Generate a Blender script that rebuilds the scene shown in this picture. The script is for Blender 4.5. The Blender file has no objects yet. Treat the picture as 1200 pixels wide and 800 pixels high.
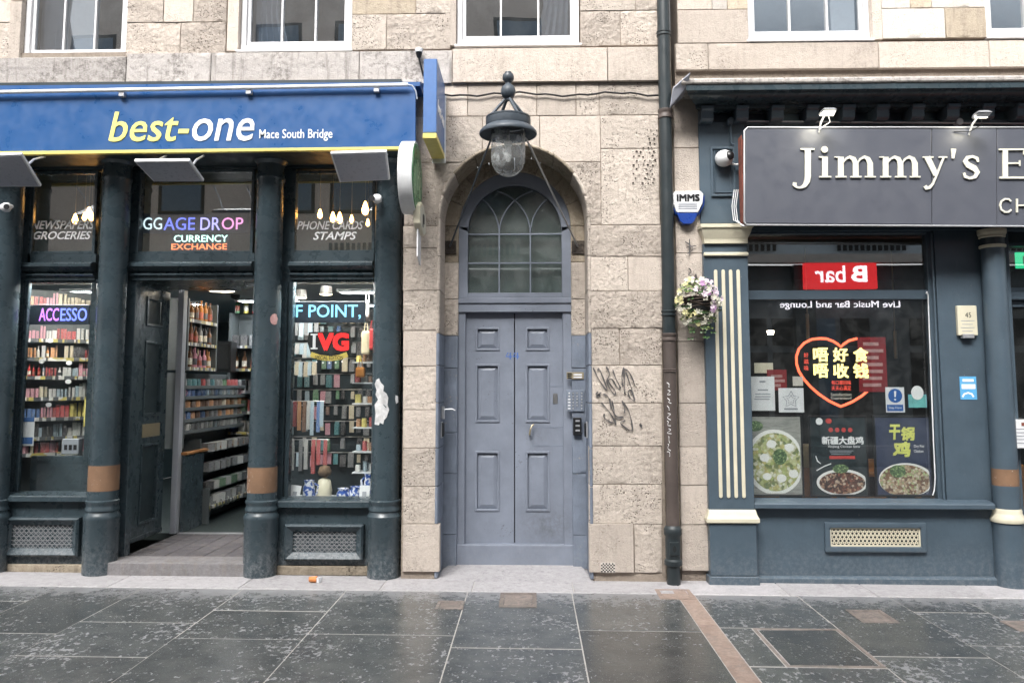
import bpy, bmesh, math, random
from mathutils import Vector, Matrix, Euler, noise
R = math.radians
rnd = random.Random(7)
S = bpy.context.scene
COL = S.collection

# ---------------------------------------------------------------- camera
CAM_H, CAM_D, FPX, YAW, PITCH, CY = 1.8, 7.5, 940.0, R(1.4), R(5.3), 361.8
cd = bpy.data.cameras.new('camera'); cam = bpy.data.objects.new('camera', cd); COL.objects.link(cam)
cam.location = (0, -CAM_D, CAM_H); cam.rotation_euler = (R(90) + PITCH, 0, YAW)
cd.sensor_width = 36; cd.lens = FPX / 1200 * 36; cd.shift_y = (CY - 400) / 1200; cd.clip_end = 300; cd.clip_start = .05
S.camera = cam
_RM = Euler((R(90) + PITCH, 0, YAW)).to_matrix()
# ---------------------------------------------------------------- sky, sun, exposure
SUN_EL, SUN_AZ = R(47), R(196)          # high, over the roofs across the street
w = bpy.data.worlds.new('World'); S.world = w; w.use_nodes = True
nt = w.node_tree; bg = nt.nodes['Background']
sk = nt.nodes.new('ShaderNodeTexSky'); sk.sky_type = 'NISHITA'; sk.sun_disc = False
sk.sun_elevation = SUN_EL; sk.sun_rotation = SUN_AZ; sk.air_density = 1.0; sk.dust_density = 6; sk.ozone_density = 1.0
hs = nt.nodes.new('ShaderNodeHueSaturation'); hs.inputs['Saturation'].default_value = .16
nt.links.new(sk.outputs[0], hs.inputs['Color']); nt.links.new(hs.outputs[0], bg.inputs[0]); bg.inputs[1].default_value = .15
sl = bpy.data.lights.new('sun', 'SUN'); so = bpy.data.objects.new('sun', sl); COL.objects.link(so)
sl.energy = 1.35; sl.angle = R(28); sl.color = (1, .97, .93)
_sd = Vector((math.sin(SUN_AZ) * math.cos(SUN_EL), math.cos(SUN_AZ) * math.cos(SUN_EL), math.sin(SUN_EL)))
so.rotation_euler = _sd.to_track_quat('Z', 'Y').to_euler(); so.location = (0, -20, 30)
S.view_settings.view_transform = 'Standard'; S.view_settings.look = 'None'; S.view_settings.gamma = 1
S.view_settings.exposure = 1.42
S.cycles.max_bounces = 8; S.cycles.transparent_max_bounces = 16; S.cycles.caustics_reflective = False; S.cycles.caustics_refractive = False

# ---------------------------------------------------------------- helpers
def U(px, py, Y=0.0):
    """the point of the plane y = Y that is seen at photo position (px, py)"""
    v = _RM @ Vector(((px - 600) / FPX, -(py - CY) / FPX, -1))
    t = (Y + CAM_D) / v.y
    return (v.x * t, CAM_H + v.z * t)
def ux(px, Y=0.0, py=400): return U(px, py, Y)[0]
def uz(py, Y=0.0, px=600): return U(px, py, Y)[1]
def gz(x): return -.006 * x + .012                      # the street falls gently to the right

class MB:
    def __init__(s): s.v = []; s.f = []
    def add(s, vs, fs):
        b = len(s.v); s.v += [tuple(v) for v in vs]; s.f += [tuple(i + b for i in f) for f in fs]; return s
    def box(s, x0, x1, y0, y1, z0, z1):
        if x0 > x1: x0, x1 = x1, x0
        if y0 > y1: y0, y1 = y1, y0
        if z0 > z1: z0, z1 = z1, z0
        return s.add([(x0,y0,z0),(x1,y0,z0),(x1,y1,z0),(x0,y1,z0),(x0,y0,z1),(x1,y0,z1),(x1,y1,z1),(x0,y1,z1)],
                     [(0,1,5,4),(1,2,6,5),(2,3,7,6),(3,0,4,7),(4,5,6,7),(3,2,1,0)])
    def prism(s, poly, y0, y1):                            # poly in (x, z), extruded along y
        a = sum(poly[i][0]*poly[(i+1) % len(poly)][1] - poly[(i+1) % len(poly)][0]*poly[i][1] for i in range(len(poly)))
        if a < 0: poly = poly[::-1]
        n = len(poly); vs = [(x, y0, z) for x, z in poly] + [(x, y1, z) for x, z in poly]
        return s.add(vs, [tuple(range(n)), tuple(range(2*n-1, n-1, -1))] + [(i, i+n, (i+1) % n + n, (i+1) % n) for i in range(n)])
    def pq(s, pts, Y, Yb):                                 # prism from photo corners
        return s.prism([U(a, b, Y) for a, b in pts], Y, Yb)
    def prx(s, a, b, c, d, Y, Yb):                         # upright rectangle from photo edges
        ym = (b + d) / 2; xm = (a + c) / 2
        return s.box(U(a, ym, Y)[0], U(c, ym, Y)[0], Y, Yb, U(xm, d, Y)[1], U(xm, b, Y)[1])
    def xprism(s, poly, x0, x1):                           # poly in (y, z), extruded along x
        n = len(poly); vs = [(x0, y, z) for y, z in poly] + [(x1, y, z) for y, z in poly]
        return s.add(vs, [tuple(range(n)), tuple(range(2*n-1, n-1, -1))] + [(i, i+n, (i+1) % n + n, (i+1) % n) for i in range(n)])
    def lathe(s, prof, cx, cy, cz=0, seg=28, a0=0, a1=2*math.pi, cap=True):   # prof [(r, z)]
        full = abs(a1 - a0 - 2*math.pi) < 1e-6; m = seg if full else seg + 1
        vs = [(cx + r*math.cos(a0+(a1-a0)*i/seg), cy + r*math.sin(a0+(a1-a0)*i/seg), cz + z) for r, z in prof for i in range(m)]
        fs = []
        for j in range(len(prof)-1):
            for i in range(seg if not full else m):
                k = (i+1) % m if full else i+1
                fs.append((j*m+i, j*m+k, (j+1)*m+k, (j+1)*m+i))
        if cap and full:
            if prof[0][0] > 1e-5: fs.append(tuple(range(m-1, -1, -1)))
            if prof[-1][0] > 1e-5: fs.append(tuple((len(prof)-1)*m+i for i in range(m)))
        return s.add(vs, fs)
    def tube(s, pts, r, seg=8, close=False):
        pts = [Vector(p) for p in pts]; n = len(pts); vs = []; up = None
        for i, p in enumerate(pts):
            if close: t = pts[(i+1) % n] - pts[i-1]
            else: t = pts[min(i+1, n-1)] - pts[max(i-1, 0)]
            t.normalize()
            if up is None: up = Vector((0,0,1)) if abs(t.z) < .9 else Vector((0,1,0))
            a = t.cross(up).normalized(); b = a.cross(t).normalized(); up = b
            rr = r[i] if isinstance(r, (list, tuple)) else r
            vs += [p + (a*math.cos(2*math.pi*k/seg) + b*math.sin(2*math.pi*k/seg))*rr for k in range(seg)]
        fs = [(i*seg+k, ((i+1) % n)*seg+k, ((i+1) % n)*seg+(k+1) % seg, i*seg+(k+1) % seg) for i in range(n if close else n-1) for k in range(seg)]
        if not close: fs += [tuple(range(seg)), tuple((n-1)*seg+k for k in range(seg-1, -1, -1))]
        return s.add(vs, fs)
    def frame(s, x0, x1, z0, z1, w, y0, y1, wb=None, wt=None):   # four mitred pieces round an opening (outer size given)
        wb = w if wb is None else wb; wt = w if wt is None else wt
        if x0 > x1: x0, x1 = x1, x0
        if z0 > z1: z0, z1 = z1, z0
        o = [(x0,z0),(x1,z0),(x1,z1),(x0,z1)]; i = [(x0+w,z0+wb),(x1-w,z0+wb),(x1-w,z1-wt),(x0+w,z1-wt)]
        vs = [(x,y0,z) for x,z in o] + [(x,y0,z) for x,z in i] + [(x,y1,z) for x,z in o] + [(x,y1,z) for x,z in i]
        fs = []
        for a in range(4):
            b = (a+1) % 4
            fs += [(a,b,4+b,4+a), (8+b,8+a,12+a,12+b), (4+a,4+b,12+b,12+a), (b,a,8+a,8+b)]
        return s.add(vs, fs)
    def stroke(s, pts, Y, t, k=1.0):                        # pts [(px, py, w_px)] on plane Y, thickness t
        L = []
        for i, (x, y, wd) in enumerate(pts):
            x0, y0, _ = pts[max(i-1, 0)]; x1, y1, _ = pts[min(i+1, len(pts)-1)]
            dx, dy = x1-x0, y1-y0; l = math.hypot(dx, dy) or 1; nx, ny = -dy/l*wd*k/2, dx/l*wd*k/2
            L.append((U(x+nx, y+ny, Y), U(x-nx, y-ny, Y)))
        vs = []; fs = []
        for a, b in L: vs += [(a[0],Y,a[1]), (b[0],Y,b[1]), (a[0],Y+t,a[1]), (b[0],Y+t,b[1])]
        for i in range(len(L)-1):
            p, q = 4*i, 4*i+4
            fs += [(p,q,q+1,p+1), (p+2,p+3,q+3,q+2), (p,p+2,q+2,q), (p+1,q+1,q+3,p+3)]
        fs += [(0,1,3,2), (len(vs)-4, len(vs)-2, len(vs)-1, len(vs)-3)]
        return s.add(vs, fs)
    def disc(s, cx, cz, rx, rz, y0, y1, seg=28):
        return s.prism([(cx+rx*math.cos(2*math.pi*i/seg), cz+rz*math.sin(2*math.pi*i/seg)) for i in range(seg)], y0, y1)
    def mesh(s, name, origin=(0,0,0), bevel=0, smooth=0, bseg=1):
        me = bpy.data.meshes.new(name)
        me.from_pydata([(x-origin[0], y-origin[1], z-origin[2]) for x, y, z in s.v], [], s.f); me.update()
        bm = bmesh.new(); bm.from_mesh(me)
        bmesh.ops.recalc_face_normals(bm, faces=bm.faces)
        if bevel:
            ed = [e for e in bm.edges if len(e.link_faces) == 2 and e.calc_face_angle(0) > R(35)]
            bmesh.ops.bevel(bm, geom=ed, offset=bevel, segments=bseg, affect='EDGES', profile=.6, clamp_overlap=True)
        bm.to_mesh(me); bm.free()
        if smooth:
            for p in me.polygons: p.use_smooth = True
            me.set_sharp_from_angle(angle=R(smooth))
        return me
    def center(s, base=False):
        xs, ys, zs = zip(*s.v)
        return ((min(xs)+max(xs))/2, (min(ys)+max(ys))/2, min(zs) if base else (min(zs)+max(zs))/2)
    def build(s, name, m, parent=None, bevel=0, smooth=0, bseg=1, base=False):
        c = s.center(base or parent is None); me = s.mesh(name, c, bevel, smooth, bseg)
        return put(name, me, m, c, parent)

def wpos(o):
    p = Vector((0,0,0))
    while o is not None: p += o.location; o = o.parent
    return p
def put(name, me, m, loc, parent=None):
    if m is not None and not me.materials: me.materials.append(m)
    o = bpy.data.objects.new(name, me); COL.objects.link(o)
    o.location = Vector(loc) - (wpos(parent) if parent else Vector((0,0,0)))
    if parent: o.parent = parent
    return o
def tag(o, label=None, cat=None, group=None, kind=None):
    if label: o['label'] = label
    if cat: o['category'] = cat
    if group: o['group'] = group
    if kind: o['kind'] = kind
    return o
def thing(name, label, cat, loc, group=None):
    o = bpy.data.objects.new(name, None); COL.objects.link(o); o.location = loc; o.empty_display_size = .1
    return tag(o, label, cat, group)

# ---------------------------------------------------------------- node materials
class N:
    def __init__(s, name):
        s.m = bpy.data.materials.new(name); s.m.use_nodes = True; s.t = s.m.node_tree
        s.b = s.t.nodes['Principled BSDF']; s.out = s.t.nodes['Material Output']
        s.tc = s.t.nodes.new('ShaderNodeTexCoord'); s.oi = s.t.nodes.new('ShaderNodeObjectInfo')
        a = s.t.nodes.new('ShaderNodeVectorMath'); a.operation = 'SCALE'; a.inputs[0].default_value = (13.7, 7.1, 5.3)
        s.t.links.new(s.oi.outputs['Random'], a.inputs['Scale'])
        b = s.t.nodes.new('ShaderNodeVectorMath'); b.operation = 'ADD'
        s.t.links.new(s.tc.outputs['Object'], b.inputs[0]); s.t.links.new(a.outputs[0], b.inputs[1]); s.co = b.outputs[0]
        g = s.t.nodes.new('ShaderNodeNewGeometry'); s.pos = g.outputs['Position']
    def L(s, a, b): s.t.links.new(a, b)
    def sc(s, x, y, z, src=None):
        n = s.t.nodes.new('ShaderNodeVectorMath'); n.operation = 'MULTIPLY'; n.inputs[1].default_value = (x, y, z)
        s.L(src or s.co, n.inputs[0]); return n.outputs[0]
    def noise(s, scale, det=4, rough=.6, co=None, dist=0):
        n = s.t.nodes.new('ShaderNodeTexNoise'); n.inputs['Scale'].default_value = scale; n.inputs['Detail'].default_value = det
        n.inputs['Roughness'].default_value = rough; n.inputs['Distortion'].default_value = dist; s.L(co or s.co, n.inputs['Vector']); return n.outputs[0]
    def vor(s, scale, co=None, feat='F1', out='Distance', rnd_=1):
        n = s.t.nodes.new('ShaderNodeTexVoronoi'); n.feature = feat; n.inputs['Scale'].default_value = scale
        n.inputs['Randomness'].default_value = rnd_; s.L(co or s.co, n.inputs['Vector']); return n.outputs[out]
    def mp(s, v, a, b, c=0, d=1):
        n = s.t.nodes.new('ShaderNodeMapRange'); n.clamp = True
        for i, x in enumerate((a, b, c, d)): n.inputs[i+1].default_value = x
        s.L(v, n.inputs[0]); return n.outputs[0]
    def math(s, op, a, b=None):
        n = s.t.nodes.new('ShaderNodeMath'); n.operation = op
        for i, x in enumerate((a, b)):
            if x is None: continue
            if isinstance(x, (int, float)): n.inputs[i].default_value = x
            else: s.L(x, n.inputs[i])
        return n.outputs[0]
    def mix(s, f, a, b, mode='MIX'):
        n = s.t.nodes.new('ShaderNodeMix'); n.data_type = 'RGBA'; n.blend_type = mode
        for i, x in ((0, f), (6, a), (7, b)):
            if isinstance(x, (int, float)): n.inputs[i].default_value = x
            elif isinstance(x, tuple): n.inputs[i].default_value = (*x, 1) if len(x) == 3 else x
            else: s.L(x, n.inputs[i])
        return n.outputs[2]
    def bump(s, h, st, dist=.01):
        n = s.t.nodes.new('ShaderNodeBump'); n.inputs['Strength'].default_value = st; n.inputs['Distance'].default_value = dist
        s.L(h, n.inputs['Height']); s.L(n.outputs[0], s.b.inputs['Normal']); return n
    def fin(s, col=None, rough=None, metal=0, spec=.5):
        if col is not None:
            if isinstance(col, tuple): s.b.inputs['Base Color'].default_value = (*col, 1)
            else: s.L(col, s.b.inputs['Base Color'])
        if rough is not None:
            if isinstance(rough, (int, float)): s.b.inputs['Roughness'].default_value = rough
            else: s.L(rough, s.b.inputs['Roughness'])
        s.b.inputs['Metallic'].default_value = metal; s.b.inputs['Specular IOR Level'].default_value = spec
        return s.m
def srgb(r, g, b):
    f = lambda c: ((c/255+.055)/1.055)**2.4 if c > 10 else c/255/12.92
    return (f(r), f(g), f(b))
def mulc(c, k): return tuple(min(1, x*k) for x in c)

def m_stone(name, c1, c2, rough_amt=1.0, pit=.5, dirt=(.2,.17,.14), dirt_amt=.5, bd=.012):
    n = N(name)
    big = n.noise(2.2, 5, .65); med = n.noise(13, 8, .78); fine = n.noise(75, 5, .75)
    c = n.mix(n.mp(med, .3, .7), c1, c2)
    c = n.mix(n.mp(fine, .35, .75, 0, .35), c, mulc(c2, .65))
    c = n.mix(n.mp(n.math('MULTIPLY', big, n.noise(26, 4, .75)), .27, .42, 0, dirt_amt), c, dirt)
    streak = n.noise(3, 4, .6, n.sc(7, 7, .8)); c = n.mix(n.mp(streak, .53, .72, 0, dirt_amt*.8), c, mulc(dirt, 1.3))
    pits = n.vor(52, dist_co(n, 60)); holes = n.mp(pits, .13, .32, 1, 0); sel = n.mp(n.noise(4.5, 2, .5), .50, .60)
    holes = n.math('MULTIPLY', holes, n.math('MULTIPLY', sel, pit)); c = n.mix(holes, c, (.07,.055,.045))
    rv = n.mp(n.oi.outputs['Random'], 0, 1, .84, 1.13)
    rc = n.t.nodes.new('ShaderNodeVectorMath'); rc.operation = 'SCALE'; n.L(c, rc.inputs[0]); n.L(rv, rc.inputs['Scale'])
    tint = n.mix(n.mp(n.noise(900, 0, 0, n.sc(0, 0, 0)), 0, 1), (1, 1, 1), (1.0, .985, .96))
    h = n.math('ADD', n.math('MULTIPLY', med, 1.0*rough_amt), n.math('MULTIPLY', fine, .9))
    h = n.math('SUBTRACT', h, n.math('MULTIPLY', holes, 1.6))
    h = n.math('ADD', h, n.math('MULTIPLY', n.mp(n.vor(24, dist_co(n, 9), 'SMOOTH_F1'), 0, .7), .55*rough_amt))
    n.bump(h, .85, bd)
    return n.fin(n.mix(1.0, rc.outputs[0], tint, 'MULTIPLY'), .9, spec=.25)
def dist_co(n, sc):
    a = n.t.nodes.new('ShaderNodeTexNoise'); a.inputs['Scale'].default_value = 14; n.L(n.co, a.inputs['Vector'])
    b = n.t.nodes.new('ShaderNodeVectorMath'); b.operation = 'SCALE'; b.inputs['Scale'].default_value = .03; n.L(a.outputs['Color'], b.inputs[0])
    c = n.t.nodes.new('ShaderNodeVectorMath'); n.L(n.co, c.inputs[0]); n.L(b.outputs[0], c.inputs[1]); return c.outputs[0]

def m_paint(name, col, rough=.42, var=.16, chip=0, chipcol=(.45,.42,.38), scuff=0, spec=.5, bump=.25):
    n = N(name)
    c = n.mix(n.mp(n.noise(3.1, 5, .65), .3, .7), mulc(col, 1-var), mulc(col, 1+var))
    c = n.mix(n.mp(n.noise(24, 5, .8, n.sc(1, 1, .25)), .55, .8, 0, .35), c, tuple(x*.7+.12*.3 for x in col))
    if chip:
        ch = n.mp(n.math('ADD', n.noise(33, 5, .8), n.math('MULTIPLY', n.noise(3, 2, .5), .45)), 1.0-chip*.12, 1.03-chip*.12)
        c = n.mix(ch, c, chipcol)
    if scuff:                                               # splashed, scuffed foot of the paintwork
        z = n.t.nodes.new('ShaderNodeSeparateXYZ'); n.L(n.pos, z.inputs[0])
        m = n.math('MULTIPLY', n.mp(z.outputs[2], .02, .42, 1, 0), n.mp(n.noise(26, 7, .82), .46, .62))
        c = n.mix(n.math('MULTIPLY', m, scuff), c, (.26,.27,.28))
    if name.startswith('grey_blue_door'):                    # rubbed dirty patch low on the right leaf and round the handle
        for (px_, pz_, sx_, sz_, am) in ((.16, .42, 3.2, 4.5, .55), (.05, 1.28, 7, 6, .3)):
            d = n.t.nodes.new('ShaderNodeVectorMath'); d.operation = 'SUBTRACT'; d.inputs[1].default_value = (px_, .5, pz_); n.L(n.pos, d.inputs[0])
            e = n.t.nodes.new('ShaderNodeVectorMath'); e.operation = 'LENGTH'; n.L(n.sc(sx_, 0, sz_, d.outputs[0]), e.inputs[0])
            m = n.math('MULTIPLY', n.mp(e.outputs['Value'], .2, 1.1, 1, 0), n.mp(n.noise(12, 6, .75, n.pos), .38, .62)); c = n.mix(n.math('MULTIPLY', m, am), c, (.085,.09,.1))
    r = n.mp(n.noise(9, 4, .6), .3, .7, rough-.1, rough+.14)
    n.bump(n.math('ADD', n.noise(60, 3, .6, n.sc(1, 1, .3)), n.math('MULTIPLY', n.noise(7, 3, .5), 1.2)), bump, .004)
    return n.fin(c, r, spec=spec)
def m_plain(name, col, rough=.5, metal=0, var=.06, spec=.5):
    n = N(name); c = n.mix(n.mp(n.noise(18, 4, .6), .3, .7), mulc(col, 1-var), mulc(col, 1+var))
    return n.fin(c, n.mp(n.noise(30, 3, .6), .3, .7, max(.02, rough-.05), rough+.05), metal, spec)
def m_emit(name, col, st):
    n = N(name); n.b.inputs['Emission Color'].default_value = (*col, 1); n.b.inputs['Emission Strength'].default_value = st
    return n.fin(mulc(col, .6), .5)
def m_glass(name, refl=.12, tint=(.97,.985,.98), dirt=.008, wav=.0):
    n = N(name); t = n.t
    tr = t.nodes.new('ShaderNodeBsdfTransparent'); tr.inputs[0].default_value = (*tint, 1)
    gl = t.nodes.new('ShaderNodeBsdfGlossy'); gl.inputs['Roughness'].default_value = .0; gl.inputs[0].default_value = (.95,.97,1,1)
    df = t.nodes.new('ShaderNodeBsdfDiffuse'); df.inputs[0].default_value = (.5,.52,.52,1)
    lw = t.nodes.new('ShaderNodeLayerWeight'); lw.inputs[0].default_value = .5
    f = n.math('ADD', n.math('MULTIPLY', n.math('POWER', lw.outputs['Facing'], 4), .4), refl/1.8)
    if wav:
        bp = t.nodes.new('ShaderNodeBump'); bp.inputs['Strength'].default_value = wav; bp.inputs['Distance'].default_value = .01
        n.L(n.noise(2.5, 1, .4), bp.inputs['Height']); n.L(bp.outputs[0], gl.inputs['Normal'])
    m1 = t.nodes.new('ShaderNodeMixShader'); n.L(f, m1.inputs[0]); n.L(tr.outputs[0], m1.inputs[1]); n.L(gl.outputs[0], m1.inputs[2])
    m2 = t.nodes.new('ShaderNodeMixShader'); n.L(n.mp(n.noise(6, 5, .7), .45, .8, dirt*.3, dirt*2), m2.inputs[0]); n.L(m1.outputs[0], m2.inputs[1]); n.L(df.outputs[0], m2.inputs[2])
    n.L(m2.outputs[0], n.out.inputs[0]); return n.m

M = {}
M['stone'] = m_stone('sandstone_pitted', (.625,.56,.50), (.51,.45,.395), 1.0, 1.0, dirt_amt=.36, bd=.015)
M['stone_rough'] = m_stone('sandstone_rough', (.605,.54,.48), (.47,.41,.36), 1.4, 1.0, dirt_amt=.36, bd=.018)
M['stone_smooth'] = m_stone('sandstone_dressed', (.615,.55,.49), (.54,.475,.42), .4, .35, dirt_amt=.3)
M['stone_warm'] = m_stone('sandstone_warm', (.58,.50,.40), (.48,.41,.32), .5, .2)
M['stone_pale'] = m_stone('sandstone_pale', (.66,.62,.58), (.57,.53,.49), .4, .2, dirt_amt=.2)
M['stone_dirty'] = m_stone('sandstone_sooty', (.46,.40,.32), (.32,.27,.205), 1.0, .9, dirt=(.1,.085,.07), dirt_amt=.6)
M['stone_grey'] = m_stone('sandstone_weathered', (.55,.52,.50), (.42,.39,.37), .8, .2, dirt=(.12,.11,.1), dirt_amt=.8)
M['mortar'] = m_stone('mortar', (.36,.31,.26), (.25,.21,.175), .8, 0)
M['teal'] = m_paint('dark_teal_gloss_paint', srgb(54,66,72), .28, .2, .12, scuff=.65)
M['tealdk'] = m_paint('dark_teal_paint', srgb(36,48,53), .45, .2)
M['navy'] = m_paint('slate_blue_paint', srgb(72,86,97), .38, .12, .3, scuff=.35)
M['doorblue'] = m_paint('grey_blue_door_paint', srgb(120,127,140), .5, .15, .7, chipcol=(.1,.11,.13), scuff=.25)
M['wallblue'] = m_paint('grey_blue_wall_paint', srgb(110,119,133), .6, .2, .9, chipcol=(.3,.28,.26), scuff=.5, bump=.9)
M['framegrey'] = m_paint('grey_frame_paint', srgb(150,154,162), .5, .1)
M['cream'] = m_paint('cream_paint', srgb(206,200,178), .45, .08, .4, chipcol=(.3,.27,.2))
M['brown'] = m_paint('brown_band_paint', srgb(122,94,72), .6, .25, .9)
M['blue'] = m_paint('royal_blue_sign_vinyl', srgb(38,82,134), .35, .025, 0, bump=.03)
M['bluelt'] = m_plain('light_blue_sign_vinyl', srgb(78,114,168), .4, var=.05)
M['yellow'] = m_plain('yellow_vinyl', srgb(222,206,118), .4)
M['yellowlet'] = m_plain('pale_yellow_lettering', srgb(238,232,130), .4)
M['white'] = m_plain('white_paint', (.72,.73,.74), .4)
M['whitelet'] = m_plain('white_lettering', (.88,.89,.90), .5, var=.02)
M['winwhite'] = m_paint('white_window_paint', (.64,.64,.65), .45, .05, .3, chipcol=(.35,.33,.3))
M['signgrey'] = m_paint('slate_sign_face', srgb(80,83,92), .42, .03, 0, bump=.03)
M['lettercream'] = m_plain('cream_cut_lettering', srgb(212,210,196), .5)
M['alu'] = m_plain('pale_metal_trim', (.55,.56,.58), .35, .6)
M['steel'] = m_plain('steel', (.42,.42,.42), .35, .9)
M['brass'] = m_plain('aged_brass', (.46,.39,.26), .35, .6)
M['grille'] = m_plain('grey_painted_mesh', (.24,.25,.26), .5)
M['black'] = m_plain('black_plastic', (.012,.013,.015), .35)
M['rubber'] = m_plain('black_cable', (.02,.02,.022), .6)
M['dark'] = m_plain('dark_void', (.008,.01,.011), .8)
M['lampgrey'] = m_paint('lamp_grey_paint', srgb(66,74,82), .4, .2, .3)
M['iron'] = m_stone('rusty_iron', (.07,.06,.05), (.035,.03,.028), .5, 0)
M['rustpipe'] = m_paint('brown_oxide_pipe', srgb(80,71,67), .5, .25, .4, chipcol=(.2,.12,.08))
M['darkpipe'] = m_paint('green_black_pipe', srgb(38,46,49), .38, .2, .5, chipcol=(.16,.09,.06))
M['redwood'] = m_plain('raw_red_board', (.2,.06,.04), .8, var=.4)
M['led_glass'] = m_plain('flood_panel_glass', srgb(165,168,178), .3, var=.03)
M['green'] = m_plain('green_sign_face', srgb(32,122,66), .3)
M['wood'] = m_paint('varnished_wood', srgb(150,104,60), .4, .25)
M['paper'] = m_plain('white_paper', (.75,.76,.78), .6, var=.02)
M['glass'] = m_glass('shop_glass', .11, wav=.03)
M['glasstr'] = m_glass('transom_glass', .3, dirt=.03, wav=.02)
M['glassdk'] = m_glass('restaurant_glass', .25, dirt=.022, wav=.008)
M['glassup'] = m_glass('upper_window_glass', .62, (.8,.83,.85), .03, wav=.08)
M['shelf'] = m_plain('shelf_metal', (.10,.115,.12), .5)
M['shelfw'] = m_plain('white_shelf_lip', (.5,.52,.54), .5)
M['warm'] = m_emit('warm_lamp', (1, .48, .12), 11)
M['warmw'] = m_emit('warm_white_lamp', (1, .85, .62), 9)
M['display'] = m_emit('added_strip_glow', (1, .96, .9), 80)  # glow of the strips added to brighten the window goods
M['cool'] = m_emit('cool_white_lamp', (.92, .97, 1), 15)
M['curtain'] = m_plain('net_curtain', (.6,.62,.68), .9)
def m_obj(name, rough=.45):                                 # colour carried by each object; small printed patches
    n = N(name); k = n.mp(n.vor(85, n.sc(1, 1, 1.6), out='Color'), .52, .55)
    c = n.mix(n.math('MULTIPLY', k, .55), n.oi.outputs['Color'], n.mix(n.mp(n.vor(60, n.sc(1, 1, 2), out='Color'), .42, .45), (.9,.88,.84), (.08,.08,.1)))
    return n.fin(c, rough)
M['pack'] = m_obj('printed_packaging')
def m_objp(name, rough, trans=0):
    n = N(name); z = n.t.nodes.new('ShaderNodeSeparateXYZ'); n.L(n.tc.outputs['Object'], z.inputs[0])
    band = n.math('MULTIPLY', n.mp(z.outputs[2], .14, .15), n.mp(z.outputs[2], .44, .45, 1, 0))
    lab = n.mix(n.mp(n.oi.outputs['Random'], .45, .5), (.75,.72,.62), n.mix(n.mp(n.oi.outputs['Random'], .75, .8), (.1,.1,.12), (.5,.12,.08)))
    lab = n.mix(n.mp(n.noise(9, 2, .5), .5, .55, 0, .5), lab, (.1,.1,.1))
    return n.fin(n.mix(band, n.oi.outputs['Color'], lab), rough)
M['objcol'] = m_objp('plain_coloured_goods', .35)
def m_slab():
    n = N('wet_dark_paving')
    rv = n.mp(n.oi.outputs['Random'], 0, 1, .7, 1.25)
    c = n.mix(n.mp(n.noise(5, 6, .7, n.pos), .3, .7), srgb(60,64,66), srgb(90,92,91))
    vs = n.t.nodes.new('ShaderNodeVectorMath'); vs.operation = 'SCALE'; n.L(c, vs.inputs[0]); n.L(rv, vs.inputs['Scale']); c = vs.outputs[0]
    p = n.noise(1, 5, .72, n.sc(23, 17, 1, n.pos), .3); q = n.noise(1.6, 4, .6, n.pos)
    sp = n.mp(n.math('ADD', n.math('ADD', p, n.mp(n.oi.outputs['Random'], 0, 1, -.045, .03)), n.math('MULTIPLY', q, .42)), .80, .85)
    sp2 = n.mp(n.noise(1, 4, .7, n.sc(45, 40, 1, n.pos)), .62, .67)
    dry = n.math('MAXIMUM', n.math('MULTIPLY', sp, .8), n.math('MULTIPLY', sp2, .45))
    z = n.t.nodes.new('ShaderNodeSeparateXYZ'); n.L(n.pos, z.inputs[0])
    ed = n.mp(n.math('ADD', z.outputs[1], n.math('MULTIPLY', n.noise(9, 7, .85, n.pos), 1.5)), -.02, .34)   # dusty dry edge by the wall
    dry = n.math('MAXIMUM', dry, n.math('MULTIPLY', ed, .75))
    c = n.mix(dry, c, srgb(142,142,145))
    r = n.mp(n.noise(3.5, 5, .7, n.pos), .3, .7, .05, .30); r = n.math('ADD', r, n.math('MULTIPLY', dry, .3))
    n.bump(n.math('ADD', n.noise(26, 5, .7, n.pos), n.math('MULTIPLY', n.noise(160, 2, .5, n.pos), .25)), .3, .006)
    return n.fin(c, r, spec=.5)
M['slab'] = m_slab()
M['strip'] = m_stone('pale_paving_strip', srgb(188,186,189), srgb(160,158,161), .3, .1, dirt=(.12,.12,.12), dirt_amt=.4)
M['pinkset'] = m_stone('pink_brown_granite', srgb(172,154,142), srgb(132,114,106), .3, .2, dirt=(.2,.18,.17), dirt_amt=.5)
M['step'] = m_stone('grey_step_stone', srgb(150,148,150), srgb(112,110,112), .3, .1, dirt_amt=.5)
M['grout'] = m_plain('pale_joint_mortar', srgb(176,172,168), .9, var=.2)
M['asphalt'] = m_plain('asphalt', (.05,.05,.052), .7, var=.25)

M['coverstone'] = m_stone('worn_cover_stone', srgb(156,144,138), srgb(108,102,98), .3, .2, dirt=(.1,.1,.1), dirt_amt=.9)
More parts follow.
